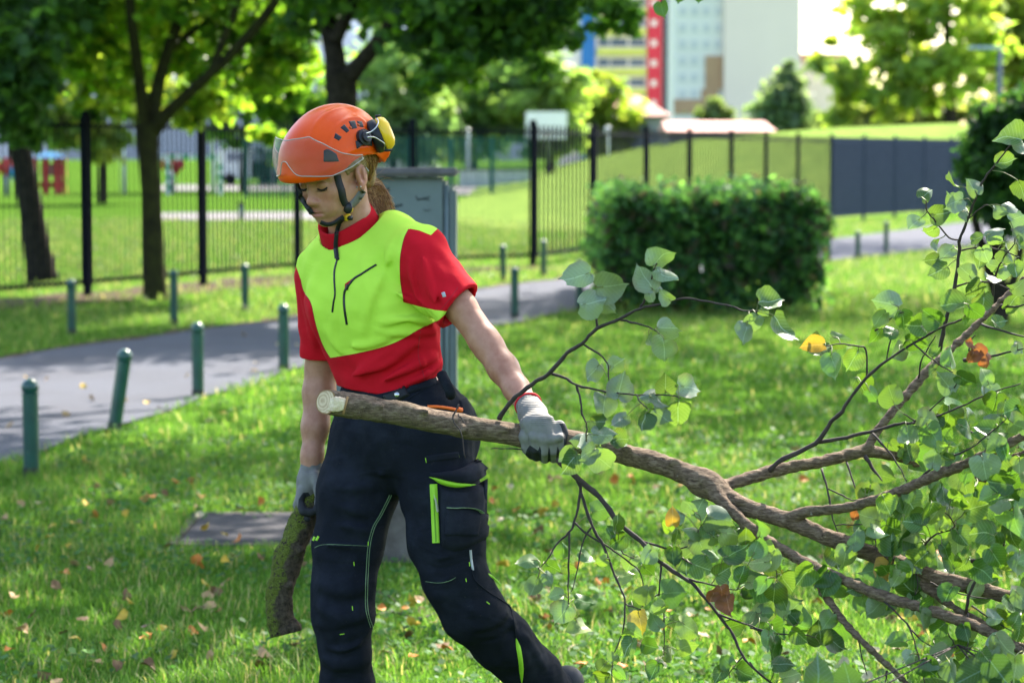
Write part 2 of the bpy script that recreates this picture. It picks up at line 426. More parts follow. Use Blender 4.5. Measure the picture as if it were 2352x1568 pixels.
# --- grass blades
def blades(n, y0, y1, hmin, hmax, wd, seed, spread=.30, pw=1.0):
    r = np.random.default_rng(seed)
    y = y0 + (y1 - y0) * r.random(n) ** pw; x = (r.random(n) * 2 - 1) * (spread * y + .3)
    keep = ~on_path(x, y)
    dn = .5 + .5 * np.sin(x * 5.3 + 2 * np.sin(y * 3.1)) * np.sin(y * 4.7 + 1.5 * np.sin(x * 2.9)); keep &= r.random(n) < (.45 + .55 * dn)
    keep &= ~((x > -1.37) & (x < -.55) & (y > 9.72) & (y < 10.60)) & ~((np.abs(x + .42) < .32) & (np.abs(y - 9.5) < .3))
    keep &= ~((np.abs(x - np.interp(y, [p[1] for p in FP], [p[0] for p in FP])) < .3) & (r.random(n) < .8) & (y > 20))
    x, y, dn = x[keep], y[keep], dn[keep]; m = len(x)
    h = (hmin + (hmax - hmin) * r.random(m) ** 1.6) * (.65 + .7 * dn); az = r.random(m) * 6.283; ln = h * (.25 + .8 * r.random(m)); wz = wd * (.6 + .8 * r.random(m))
    dx, dy = np.cos(az), np.sin(az); fx, fy = -dy, dx
    V = np.zeros((m, 5, 3)); base = np.stack([x, y, np.zeros(m)], 1)
    side = np.stack([dx, dy, np.zeros(m)], 1) * wz[:, None] / 2; fw = np.stack([fx, fy, np.zeros(m)], 1) * ln[:, None]; up = np.array([0, 0, 1]) * h[:, None]
    V[:, 0] = base - side; V[:, 1] = base + side; V[:, 2] = base - side * .8 + fw * .3 + up * .6; V[:, 3] = base + side * .8 + fw * .3 + up * .6; V[:, 4] = base + fw + up
    o = np.arange(m)[:, None, None] * 5; Fc = (o + np.array([[0, 1, 3], [0, 3, 2], [2, 3, 4]])[None]).reshape(-1, 3)
    pal = np.array([(.078, .165, .022), (.105, .21, .028), (.15, .25, .042), (.06, .13, .02), (.36, .31, .14)]); ci = r.choice(5, m, p=[.28, .28, .2, .14, .10])
    col = pal[ci] * (.82 + .7 * r.random((m, 1))); fr = np.clip((y - 18) / 14, 0, 1)[:, None] * .8; col = col * (1 - fr) + np.array([.215, .24, .10]) * fr  # far blades blend to a pale tone, their sunlit look in the colour
    return V.reshape(-1, 3), Fc, np.repeat(col, 5, 0)
t = NT('grass_blade'); t.col(t.attr('col', 'Color')); t.set(rough=.55, spec=.14)
tr = t.node('ShaderNodeBsdfTranslucent'); t.l(t.mix(1.0, t.attr('col', 'Color'), (1.25, 1.3, .8), 'MULTIPLY'), tr.inputs['Color'])
mx = t.node('ShaderNodeMixShader'); mx.inputs[0].default_value = .45; t.l(t.b.outputs[0], mx.inputs[1]); t.l(tr.outputs[0], mx.inputs[2]); t.l(mx.outputs[0], t.out.inputs[0]); BLADE = t.m
Vs, Fs, Cs, off = [], [], [], 0
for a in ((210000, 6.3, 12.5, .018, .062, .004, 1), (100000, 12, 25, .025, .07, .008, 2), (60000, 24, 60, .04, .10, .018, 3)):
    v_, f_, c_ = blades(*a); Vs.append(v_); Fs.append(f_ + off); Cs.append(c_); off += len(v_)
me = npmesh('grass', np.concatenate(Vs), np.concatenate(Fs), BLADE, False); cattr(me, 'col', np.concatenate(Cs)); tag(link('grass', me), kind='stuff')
# --- clover and other small round weeds in the lawn
r = np.random.default_rng(5); n = 42000; y = 6.3 + 13 * r.random(n) ** 1.3; x = (r.random(n) * 2 - 1) * (.3 * y)
pt = np.sin(x * 2.3 + 1.7 * np.sin(y * 1.3)) * np.sin(y * 2.1) + .6 * r.random(n); k = ~on_path(x, y) & (pt > .25); x, y = x[k], y[k]; m = len(x)
s_ = .006 + .009 * r.random(m); az = r.random(m) * 6.28; z = .012 + .04 * r.random(m); tx, ty = r.normal(0, .35, m), r.normal(0, .35, m)
V = np.zeros((m, 6, 3))
for i in range(6):
    a = az + i * math.pi / 3; V[:, i, 0] = x + s_ * np.cos(a); V[:, i, 1] = y + s_ * np.sin(a); V[:, i, 2] = z + s_ * (np.cos(a) * tx + np.sin(a) * ty)
me = npmesh('clover', V.reshape(-1, 3), np.arange(m * 6).reshape(-1, 6), BLADE, False)
cattr(me, 'col', np.repeat(np.array([.05, .13, .03]) * (.7 + .7 * r.random((m, 1))), 6, 0)); tag(link('clover', me), kind='stuff')

# ================================================================ TREES
BARK_D = M('dark_bark', (.045, .036, .028), (.018, .015, .012), 14, 1, .9, 45, .02, spec=.05)
BARK_M = M('mossy_bark', (.05, .05, .018), (.025, .021, .015), 9, 1, .9, 45, .02, spec=.05)
def leafcards(c, nrm, s_, col, seed=0, asp=.62):
    r = np.random.default_rng(seed); m = len(c); nrm = nrm / np.linalg.norm(nrm, axis=1, keepdims=True)
    tmp = r.normal(size=(m, 3)); tt = np.cross(nrm, tmp); tt /= np.linalg.norm(tt, axis=1, keepdims=True); bb = np.cross(nrm, tt)
    s_ = s_[:, None]; V = np.zeros((m, 6, 3))
    V[:, 0] = c - tt * s_ * .5; V[:, 1] = c - tt * s_ * .2 + bb * s_ * asp * .5 + nrm * s_ * .08; V[:, 2] = c + tt * s_ * .22 + bb * s_ * asp * .42 + nrm * s_ * .08
    V[:, 3] = c + tt * s_ * .55; V[:, 4] = c + tt * s_ * .22 - bb * s_ * asp * .42 + nrm * s_ * .08; V[:, 5] = c - tt * s_ * .2 - bb * s_ * asp * .5 + nrm * s_ * .08
    o = np.arange(m)[:, None] * 6; Fc = np.concatenate([o + np.array([0, 1, 2, 3]), o + np.array([0, 3, 4, 5])])
    return V.reshape(-1, 3), Fc, np.repeat(col, 6, 0)
def crown(name, blobs, size, pal, mat, parent, seed=0, clump=(9, .34), jit=.5, holes=None):
    """blobs: (centre, (rx, ry, rz), leaves); leaves gather in uneven clumps on twigs inside each blob"""
    r = np.random.default_rng(seed); cs, ns, ss, co = [], [], [], []
    pal = np.array(pal)
    for (c, rad, n) in blobs:
        rad = np.array(rad) if hasattr(rad, '__len__') else np.array([rad] * 3)
        nc = max(4, n // clump[0] // 4); d = r.normal(size=(nc, 3)); d /= np.linalg.norm(d, axis=1, keepdims=True)
        cc = d * (r.random((nc, 1)) ** .45); k = r.integers(0, nc, n)
        off = r.normal(size=(n, 3)) * clump[1] * .85 * np.array([1, 1, .6]) * (.5 + r.random((nc, 1)))[k]
        p = np.array(c) + (cc[k] + off * .8) * rad; cs.append(p)
        nn = r.normal(size=(n, 3)) + np.array([0, 0, .9]); ns.append(nn)
        ss.append(size * (.6 + .8 * r.random(n))); kt = r.integers(0, len(pal), nc)
        co.append(pal[np.where(r.random(n) < .7, kt[k], r.integers(0, len(pal), n))] * (1 - jit / 2 + jit * r.random((n, 1))))
    c = np.concatenate(cs); nn = np.concatenate(ns); s_ = np.concatenate(ss); co = np.concatenate(co)
    keep = c[:, 2] > .02
    if holes is not None:
        for (p0, rad) in holes:      # gaps in the crown where a shaft of sun comes through
            q = c - np.array(p0); al = q @ np.array(SD); dist = np.linalg.norm(q - al[:, None] * np.array(SD), axis=1); keep &= ~((dist < rad * (.75 + .5 * r.random(len(c)))) & (al > 0))
    V, Fc, K = leafcards(c[keep], nn[keep], s_[keep], co[keep], seed)
    me = npmesh(name, V, Fc, mat, False); cattr(me, 'col', K); return link(name, me, parent)
def card_mat(name, tw=.58, tint=(2.3, 2.45, 1.1), rough=.5):
    t = NT(name); t.col(t.attr('col', 'Color')); t.set(rough=rough, spec=.35)
    tr = t.node('ShaderNodeBsdfTranslucent'); t.l(t.mix(1.0, t.attr('col', 'Color'), tint, 'MULTIPLY'), tr.inputs['Color'])
    mx = t.node('ShaderNodeMixShader'); mx.inputs[0].default_value = tw; t.l(t.b.outputs[0], mx.inputs[1]); t.l(tr.outputs[0], mx.inputs[2]); t.l(mx.outputs[0], t.out.inputs[0]); return t.m
LEAFC = card_mat('tree_foliage')
def B(u, v, Y, rpx, n, ys=1.0, vs=1.0):
    c = P(u, v, Y); r_ = rpx / F * Y; return (c, (r_, r_ * ys, r_ * vs), n)
def limb(mb, pts, Y, n=10, dY=0.0, seed=0):
    c = crv([(u, v, r_) for u, v, r_ in pts], 5); L = len(c) - 1
    mb.tube([P(u, v, Y + dY * i / L) for i, (u, v, r_) in enumerate(c)], [r_ / F * Y for _, _, r_ in c], n, jit=.05, seed=seed)
PAL_MID = [(.07, .15, .018), (.10, .19, .02), (.05, .11, .016), (.14, .23, .025)]
PAL_DARK = [(.04, .095, .03), (.06, .13, .03), (.035, .075, .025), (.08, .16, .03)]
PAL_YEL = [(.13, .19, .025), (.17, .21, .03), (.09, .15, .02), (.20, .21, .04)]
# forked tree on the verge, left of the woman
T = thing('lime_tree', 'forked dark tree with moss on its trunk standing between the railing and the path', 'tree', G(355, 682))
mb = MB(); Y = 26.6
limb(mb, [(357, 690, 33), (356, 660, 27), (352, 560, 25), (345, 420, 23), (340, 330, 25), (342, 285, 27)], Y, 14)
limb(mb, [(336, 300, 17), (322, 200, 14), (312, 120, 13), (300, 20, 12), (292, -140, 9), (280, -300, 5)], Y, dY=-.6)
limb(mb, [(344, 300, 20), (362, 200, 15), (385, 120, 14), (425, -10, 13), (450, -200, 9)], Y, dY=.5)
limb(mb, [(350, 300, 19), (400, 245, 14), (455, 195, 13), (540, 115, 12), (625, 15, 11), (700, -120, 7)], Y, dY=-.9)
limb(mb, [(395, 110, 9), (440, 75, 8), (490, 40, 8), (560, -40, 6)], Y + .4); limb(mb, [(478, 180, 8), (510, 100, 9), (540, 20, 9), (560, -80, 6)], Y - .4)
mb.build('trunk', BARK_M, T, True)
bl = [B(*a) for a in ((180, 60, 27.5, 120, 900), (330, 20, 28.5, 150, 1000), (470, 70, 28, 130, 900), (600, 90, 27, 110, 750), (250, 180, 28.5, 90, 420), (480, 220, 28, 80, 280), (610, 200, 27.5, 85, 400), (680, 120, 27, 70, 330), (200, -140, 27, 220, 2000), (480, -160, 27, 260, 2600), (330, -400, 27, 300, 3000), (560, -420, 26, 260, 2400), (640, 290, 28, 50, 160), (150, 260, 28, 60, 200))]
crown('crown', bl, .15, PAL_MID + PAL_YEL[:2], LEAFC, T, 11)
# leaning tree behind the railing at the far left, with low dark foliage in front
T = thing('maple_tree', 'leaning dark tree at the far left, its low boughs hanging over the railing', 'tree', G(85, 636))
mb = MB(); Y = 29.6
limb(mb, [(98, 645, 38), (84, 560, 30), (66, 450, 27), (50, 360, 26), (36, 290, 25), (30, 180, 22), (10, 20, 18), (-10, -200, 12)], Y, 14)
limb(mb, [(45, 250, 15), (85, 205, 12), (130, 172, 10), (210, 148, 8), (300, 122, 6)], Y - .5); limb(mb, [(40, 300, 14), (0, 200, 12), (-60, 90, 9), (-140, -40, 6)], Y)
mb.build('trunk', BARK_D, T, True)
bl = [B(*a) for a in ((20, 60, 25, 100, 1300), (40, 180, 25, 75, 1000), (30, 260, 25, 62, 700), (80, 90, 25.5, 80, 700), (-60, 120, 26, 130, 1200), (-40, -120, 26, 220, 1500), (150, 30, 26, 90, 700), (60, 320, 25.5, 36, 220))]
crown('crown', bl, .16, PAL_DARK, LEAFC, T, 12)
# big tree behind the helmet; its boughs hang across the top of the view
T = thing('broad_tree', 'broad tree with thick forked trunk rising behind the orange helmet', 'tree', G(795, 722))
mb = MB(); Y = 24
limb(mb, [(800, 735, 48), (797, 690, 39), (793, 560, 36), (790, 400, 34), (787, 280, 33), (784, 190, 37), (783, 165, 38)], Y, 16)
limb(mb, [(775, 185, 27), (766, 110, 24), (752, 40, 22), (735, -60, 18), (700, -250, 12)], Y, 12, dY=.5); limb(mb, [(795, 185, 25), (828, 145, 19), (865, 100, 18), (905, 45, 17), (945, -40, 14), (1040, -200, 9)], Y, 12, dY=-.8)
limb(mb, [(768, 95, 17), (790, 50, 15), (810, 5, 14), (840, -120, 10)], Y); limb(mb, [(930, 0, 9), (1050, -15, 8), (1180, -10, 6), (1330, 10, 4), (1460, 30, 2)], Y - .8)
mb.build('trunk', BARK_D, T, True)
bl = [B(*a) for a in ((690, 30, 24.5, 80, 450), (880, 20, 25, 80, 500), (985, 60, 23, 85, 750), (1080, 40, 23, 95, 1000), (1180, 55, 23, 90, 950), (1015, 140, 22.8, 62, 360), (1110, 130, 23, 60, 420), (960, 200, 22.5, 30, 70), (985, 195, 22.6, 22, 60), (1240, 80, 22.8, 60, 380), (1245, 140, 22.6, 28, 90), (1330, 20, 22.5, 55, 190), (1400, 35, 22.4, 55, 200), (1460, 45, 22.3, 34, 80), (1320, 90, 22.4, 26, 36), (1270, -60, 23, 150, 1400), (900, -160, 24, 240, 2800), (1100, -300, 24, 300, 3200), (700, -300, 24, 260, 2600), (820, -520, 24, 300, 2800))]
crown('crown', bl, .13, PAL_DARK + PAL_MID[:2], LEAFC, T, 13)

# trees outside the frame on the right whose crowns shade the lawn
HOLES = []
def shade_tree(x, y, cx, cy, cz, rx, ry, rz, n, seed, label, size=.2):
    T = thing('shade_tree', label, 'tree', (x, y, 0), 'tall trees shading the lawn'); mb = MB()
    mb.tube(crv([(x, y, -.05), (x - .05, y, 1.5), (x, y + .05, 3), (x + (cx - x) * .3, y + (cy - y) * .3, cz - .5), (cx, cy, cz + rz * .6)], 5), list(np.linspace(.27, .06, 21)), 14, jit=.05)
    for k in range(7):
        a = k * .9 + seed; e = Vector((cx + rx * .75 * math.cos(a), cy + ry * .75 * math.sin(a), cz + rz * random.uniform(-.3, .5)))
        s0 = Vector((x, y, 2.6 + .25 * k)).lerp(Vector((cx, cy, cz)), .06 * k); m_ = s0.lerp(e, .5) + Vector((0, 0, .4))
        mb.tube(crv([s0, m_, e], 5), list(np.linspace(.12, .02, 11)), 8)
    mb.build('trunk', BARK_D, T, True); r = random.Random(seed); bl = []
    for k in range(16):
        a = r.uniform(0, 6.28); q = math.sqrt(r.random()) * .72
        bl.append(((cx + rx * q * math.cos(a), cy + ry * q * math.sin(a), cz + rz * r.uniform(-.45, .45)), (rx * .42, ry * .42, rz * .42), n // 16))
    crown('crown', bl, size, PAL_MID, LEAFC, T, seed, clump=(12, .42), holes=HOLES)
def hole_w(p, rad): HOLES.append(((p[0], p[1], p[2]), rad))
for u, v, rad in ((1500, 1400, .85), (1700, 1430, .9), (1950, 1430, .85), (1330, 1490, .6), (1850, 1370, .7), (1620, 1370, .6), (1450, 1530, .7), (2150, 1500, .8), (2250, 1400, .6), (950, 1540, .25), (1150, 1545, .25), (420, 1560, .15), (1230, 1400, .2), (620, 1480, .12), (560, 1500, .10), (2000, 620, 1.6), (2100, 650, 1.2), (1480, 1530, .25)): hole_w(G(u, v), rad)
for u, v, Y, rad in ((1090, 690, 5.45, .10), (1120, 740, 5.45, .09), (1160, 800, 5.4, .07), (930, 520, 5.55, .05), (1020, 620, 5.5, .05), (1250, 960, 5.3, .07), (1570, 930, 5.1, .10), (1780, 745, 5.0, .14), (2150, 950, 5.0, .45), (2250, 720, 5.0, .5), (1500, 1280, 5.1, .3), (1800, 1300, 5.0, .3), (2050, 1400, 5.0, .3), (2300, 1200, 4.9, .4), (1900, 1150, 5.0, .15), (1560, 600, 5.1, .06), (1640, 1120, 5.15, .10), (2050, 1200, 5.0, .25), (1160, 1380, 5.6, .05), (1250, 1200, 5.1, .2), (1000, 1330, 5.5, .03), (872, 452, 5.72, .09), (780, 262, 5.62, .05)): hole_w(P(u, v, Y), rad)
shade_tree(5.2, 13.2, 3.0, 11.6, 6.6, 4.4, 4.6, 1.9, 8200, 21, 'tall tree shading the woman, its trunk just right of the view')
shade_tree(7.0, 22, 3.4, 20.6, 6.9, 4.8, 5.6, 1.9, 4900, 22, 'tall tree shading the path from beside the clipped bush')
shade_tree(9.5, 31.5, 5.2, 30, 7.4, 4.8, 5.6, 1.9, 4800, 23, 'tall tree shading the hedge, right of the view')
shade_tree(12.6, 50, 8.6, 47.5, 8.6, 5, 5.5, 2.0, 4000, 25, 'unseen tall tree added right of the view to shade the far end of the path')  # out of view, added to darken the overbright far path
shade_tree(-5.2, 16, -1.6, 15.6, 6.8, 4.2, 5.0, 1.8, 7000, 24, 'tall tree shading the left lawn, its trunk left of the view')

# trees beyond the railing; farther palettes brightened in place of haze
def far_tree(name, label, base, trunk, blobs, size, pal, seed, group='trees beyond the railing', bark=None, cl=(9, .34)):
    T = thing(name, label, 'tree', base, group); mb = MB()
    for pts, Y in trunk: limb(mb, pts, Y)
    mb.build('trunk', bark or BARK_D, T, True); crown('crown', [B(*b) for b in blobs], size, pal, LEAFC, T, seed, clump=cl)
far_tree('park_tree', 'sunlit yellow green tree behind the forked tree at left', G(235, 466), [([(235, 470, 10), (236, 330, 9), (240, 100, 7)], 80)],
    ((140, 110, 80, 130, 900), (300, 150, 80, 130, 900), (240, 20, 80, 150, 900), (230, 330, 78, 60, 240), (110, 290, 79, 60, 240), (330, 250, 79, 70, 260)), .5, PAL_YEL, 31)
far_tree('park_tree', 'green tree seen between the forked tree and the helmet', G(560, 440), [([(560, 445, 10), (565, 300, 9), (570, 100, 6)], 105)],
    ((470, 150, 105, 110, 600), (600, 190, 105, 110, 700), (560, 60, 105, 150, 800), (690, 230, 105, 90, 500), (520, 300, 104, 60, 200), (640, 310, 104, 60, 200)), .6, PAL_MID + PAL_YEL[:1], 32)
far_tree('park_tree', 'pale green tree directly right of the thick trunk', G(900, 425), [([(900, 430, 9), (902, 330, 8), (905, 150, 6)], 125)],
    ((880, 240, 125, 90, 900), (920, 140, 125, 100, 900), (960, 260, 125, 80, 700), (860, 320, 124, 60, 400), (980, 320, 124, 55, 300)), .62, [(.12, .20, .09), (.15, .22, .09), (.10, .17, .08), (.18, .25, .10)], 33)
far_tree('park_tree', 'dense mid green tree above the court fence', G(1085, 422), [([(1085, 428, 9), (1088, 330, 8), (1092, 150, 6)], 130)],
    ((1060, 230, 130, 90, 900), (1120, 170, 130, 90, 800), (1150, 270, 130, 85, 800), (1050, 320, 129, 70, 500), (1200, 210, 130, 80, 700)), .6, [(.11, .19, .07), (.14, .23, .07), (.09, .16, .06), (.20, .26, .08)], 34)
far_tree('park_tree', 'tree with sunlit crown behind the basketball board', G(1262, 424), [([(1262, 428, 8), (1264, 330, 7), (1266, 180, 5)], 128)],
    ((1230, 270, 128, 80, 700), (1290, 200, 128, 70, 600), (1240, 160, 128, 70, 500), (1270, 330, 127, 60, 400)), .6, [(.14, .21, .07), (.19, .26, .07), (.11, .17, .06)], 35)
far_tree('park_tree', 'rounded yellow green tree left of the small house', G(1395, 400), [([(1395, 410, 7), (1395, 330, 6), (1395, 220, 5)], 150)],
    ((1390, 270, 150, 70, 900), (1370, 210, 150, 50, 500), (1430, 300, 150, 55, 500), (1350, 310, 150, 50, 400), (1380, 350, 149, 60, 300)), .6, [(.15, .20, .03), (.19, .22, .035), (.11, .16, .03)], 36)
far_tree('conifer', 'dark cone shaped tree in front of the pale tower block', (22, 195, 0), [([(1810, 340, 5), (1810, 250, 4), (1810, 160, 2)], 195)],
    ((1812, 175, 195, 30, 300), (1808, 220, 195, 48, 600), (1805, 265, 195, 65, 900), (1800, 300, 195, 75, 700)), .7, [(.10, .145, .09), (.14, .18, .11), (.085, .125, .08)], 37)
far_tree('round_shrub', 'small round grey green tree at the foot of the pale tower block', (16.6, 215, 0), [([(1625, 330, 4), (1625, 290, 3), (1625, 250, 2)], 215)],
    ((1625, 262, 215, 34, 500), (1660, 275, 215, 25, 300)), .7, [(.08, .11, .05), (.11, .14, .06)], 38)
far_tree('park_tree', 'large spreading yellow green tree on the mound at right', (18.7, 104, 2.6), [([(2182, 300, 16), (2182, 235, 14), (2175, 120, 10), (2180, -40, 6)], 104)],
    ((1960, 200, 104, 80, 480), (2050, 120, 104, 110, 620), (2000, 40, 104, 90, 400), (2150, 60, 104, 110, 620), (2090, 210, 104, 80, 480), (2240, 160, 104, 80, 420), (1900, 130, 104, 45, 240), (2180, -80, 104, 150, 900), (1930, 260, 104, 50, 200)), .55, [(.22, .29, .06), (.27, .30, .06), (.15, .22, .05), (.17, .23, .06)], 39, cl=(9, .3))
far_tree('park_tree', 'bright sunlit tree in the top right corner', (28, 125, 2.4), [([(2390, 330, 14), (2390, 200, 12), (2380, 40, 9)], 120)],
    ((2320, 60, 120, 90, 800), (2350, 170, 120, 90, 700), (2290, 140, 120, 70, 500), (2300, -30, 120, 90, 600), (2400, 250, 120, 80, 500), (2450, 60, 120, 140, 900)), .6, [(.2, .24, .04), (.16, .21, .03), (.24, .24, .07), (.12, .17, .03)], 40, cl=(9, .3))
far_tree('park_tree', 'olive green tree low at the back of the mound', (15, 145, 2.6), [([(1975, 310, 5), (1975, 280, 4), (1975, 250, 3)], 145)],
    ((1960, 265, 145, 45, 400), (2040, 270, 145, 45, 400), (2110, 270, 145, 40, 350), (2170, 262, 145, 40, 350), (2235, 262, 145, 42, 350), (2290, 262, 145, 42, 300), (1900, 275, 145, 40, 250)), .55, [(.12, .14, .04), (.16, .17, .06), (.09, .12, .04)], 41)
# clipped bush with bare stems at the right edge
T = thing('clipped_bush', 'big dark clipped bush on bare dark stems at the right edge of the lawn', 'bush', G(2300, 733)); mb = MB(); Y = 22.8
limb(mb, [(2300, 745, 20), (2296, 650, 17), (2290, 560, 16), (2300, 440, 12)], Y); limb(mb, [(2293, 700, 12), (2275, 640, 12), (2258, 570, 11), (2240, 500, 10), (2250, 420, 7)], Y + .1); limb(mb, [(2305, 700, 12), (2335, 620, 10), (2350, 520, 9)], Y)
mb.build('trunk', BARK_D, T, True)
crown('crown', [B(*a) for a in ((2290, 300, 22.8, 66, 1500), (2260, 390, 22.6, 58, 1300), (2330, 380, 22.8, 80, 1800), (2290, 460, 22.6, 60, 1400), (2350, 270, 22.8, 70, 1300), (2400, 350, 23, 90, 1500), (2330, 480, 22.6, 60, 1000), (2420, 460, 23, 70, 800))], .085, [(.025, .065, .022), (.04, .095, .025), (.06, .13, .03), (.02, .05, .02)], LEAFC, T, 42)
# square hedge
T = thing('clipped_hedge', 'square clipped green hedge beside the path', 'hedge', (2.0, 26.8, 0)); mb = MB(); r = random.Random(4)
for k in range(60):
    x0 = r.uniform(.95, 3.05); y0 = r.uniform(24.5, 29); p = Vector((x0, y0, -.02))
    mb.tube([p, p + Vector((r.uniform(-.1, .1), r.uniform(-.1, .1), .45)), p + Vector((r.uniform(-.2, .2), r.uniform(-.2, .2), 1.0))], [.018, .014, .006], 5)
mb.build('stem', BARK_D, T, True)
n = 25000; rr = np.random.default_rng(9); c = rr.random((n, 3)); f = rr.random(n)
c[:, 0] = np.where(f < .12, rr.choice([0, 1], n), c[:, 0]); c[:, 1] = np.where((f > .12) & (f < .6), .0, c[:, 1]); c[:, 2] = np.where(f > .72, 1, c[:, 2] ** .8)
lump = .03 * np.sin(c[:, 0] * 41 + c[:, 2] * 23) + .05 * np.sin(c[:, 0] * 17) + .05 * np.sin(c[:, 1] * 13 + 2) + .06 * np.sin(c[:, 2] * 9 + c[:, 0] * 7)
rd = np.clip((c[:, 2] - .8) / .2, 0, 1) ** 2 * .06
px = .97 + (2.14) * (rd / 2 + c[:, 0] * (1 - rd)) + rr.normal(0, .05, n) + lump * .6; py = 24.3 + 4.8 * c[:, 1] * (1 - .3 * 0) + rr.normal(0, .06, n) + rd * .6 + lump; pz = .04 + 1.08 * c[:, 2] + rr.normal(0, .035, n) + lump * .5
tw = rr.random(n) < .045; pz = pz + tw * rr.random(n) * .16; py = py - (rr.random(n) < .05) * rr.random(n) * .14; thinout = np.sin(px * 9 + 2 * np.sin(pz * 7)) * np.sin(pz * 8 + px * 3) > .72
thin = ((rr.random(n) < .55) | (pz > .5)) & ~(thinout & (rr.random(n) < .7) & (pz < .95)); px, py, pz = px[thin], py[thin], pz[thin]; m = len(px)
pal = np.array([(.05, .12, .05), (.08, .175, .06), (.12, .24, .07), (.032, .075, .04), (.10, .08, .06)])
V, Fc, K = leafcards(np.stack([px, py, np.maximum(pz, .03)], 1), rr.normal(size=(m, 3)) + np.array([0, -.5, .6]), .06 + .07 * rr.random(m), pal[rr.choice(5, m, p=[.27, .27, .19, .15, .12])] * (.6 + .8 * rr.random((m, 1))) * (1 + .55 * np.clip((pz - .95) / .15, 0, 1))[:, None] if False else pal[rr.choice(5, m, p=[.27, .27, .19, .15, .12])] * (.6 + .8 * rr.random((m, 1))), 3)
me = npmesh('foliage', V, Fc, LEAFC, False); cattr(me, 'col', K); link('foliage', me, T)
# a leafy twig hanging into the top of the picture
OVER = []
# ================================================================ STREET FURNITURE AND FAR OBJECTS
GREENP = NT('green_paint'); n_ = GREENP.noise(9, 5); n2_ = GREENP.noise(70, 3)
c = GREENP.ramp(n_, [(.35, (.005, .05, .039)), (.7, (.009, .078, .058))]); c = GREENP.mix(GREENP.math('GREATER_THAN', n2_, .69), c, (.10, .12, .10)); GREENP.col(c); GREENP.set(rough=.33, coat=.25); GREENP.bump(n2_, .12, .002); GREENP = GREENP.m
BFOOT = M('dirty_foot', (.06, .07, .055), (.035, .03, .025), 30, .9)
def bollard(label, u, v, top, lean=0.0, tiltpx=None):
    b = G(u, v); h = (v - top) / F * b.y
    T = thing('bollard', label, 'bollard', b, 'green bollards lining the path')
    def bd(mb, nm, m): return mb.build(nm, m, T, True, auto=.7)
    o = (b.x, b.y, 0); r0 = .039
    mb = MB(); mb.lathe([(r0, -.05), (r0, h * .835), (r0 * .9, h * .84)], 18, o); bd(mb, 'shaft', GREENP)
    mb = MB(); mb.lathe([(r0 * .8, h * .83), (r0 * 1.12, h * .835), (r0 * 1.12, h * .85), (r0 * .7, h * .86)], 18, o); bd(mb, 'collar', GREENP)
    mb = MB(); rb = r0 * 1.12; zc = h - rb
    mb.lathe([(.001, zc - rb)] + [(rb * math.sin(a), zc - rb * math.cos(a)) for a in np.linspace(.5, math.pi - .05, 10)], 18, o); bd(mb, 'ball_top', GREENP)
    mb = MB(); mb.lathe([(r0 + .003, -.05), (r0 + .003, h * .07), (r0 + .0005, h * .1)], 18, o); bd(mb, 'foot', BFOOT)
    T.rotation_euler = (0, lean, random.uniform(0, 6))
    if lean: T.rotation_euler = (0, lean, 0)
    return T
for a in (('green ball-topped bollard nearest the left edge of the photo', 72, 1095, 866), ('leaning green bollard on the lawn edge at left', 262, 988, 797, .155), ('upright green bollard between the leaning bollard and the woman', 455, 911, 738),
          ('green bollard just left of the woman’s elbow', 652, 851, 697), ('green bollard on the lawn edge just right of the woman’s sleeve', 1182, 731, 613), ('dark green bollard half hidden by leaves at the left corner of the hedge', 1331, 713, 598),
          ('green bollard on the far verge nearest the left edge', 165, 768, 640), ('green bollard on the far verge right of the forked tree', 400, 745, 618), ('green bollard on the far verge left of the woman’s sleeve', 563, 713, 605),
          ('thin far bollard in the grass right of the cabinet', 1155, 645, 562), ('far green bollard in front of the railing post', 1248, 633, 550), ('stout far green bollard beside the left end of the hedge', 1358, 604, 543),
          ('far bollard touching the right side of the hedge', 1903, 601, 537), ('middle one of the three far bollards right of the hedge', 1970, 591, 530), ('rightmost of the three far bollards right of the hedge', 2035, 581, 508)):
    bollard(*a)
# --- railing
RAIL = M('railing_paint', (.009, .011, .019), (.006, .007, .012), 6, .8, spec=.04)
SLAT = M('slat_paint', (.052, .064, .10), (.042, .053, .085), 6, .9, spec=.03)
def railing(name, label, pts, sp, bw, bd, hgt=2.03, RAIL=RAIL, far=None):
    T = thing(name, label, 'fence', (pts[0][0], pts[0][1], 0))
    for i, (x, y) in enumerate(pts):
        d = Vector((*pts[min(i + 1, len(pts) - 1)], 0)) - Vector((*pts[max(i - 1, 0)], 0)); mb = MB()
        mb.box((x, y, hgt / 2 + .02), (.075, .075, hgt + .06), math.atan2(d.y, d.x)); mb.build('post', RAIL, T, bevel=.004)
        if i == len(pts) - 1: break
        a = Vector((x, y, 0)); b = Vector((*pts[i + 1], 0)); e = (b - a); L = e.length; e.normalize(); mb = MB(); ang = math.atan2(e.y, e.x)
        for z in (.17, hgt - .12): mb.box(a.lerp(b, .5) + Vector((0, 0, z)), (L - .08, .035, .04), ang)
        wide = far and i >= far
        k = int(L / (sp * (2 if wide else 1)))
        for j in range(1, k):
            mb.box(a + e * (L * j / k) + Vector((0, 0, hgt / 2 + .05)), (bw * (1.7 if wide else 1), bd * (1.9 if wide else 1), hgt - .14), ang)
        mb.build('railing_panel', RAIL, T)
railing('metal_railing', 'dark metal railing of thin bars between the verge and the park', FP, .1, .025, .011, far=7)
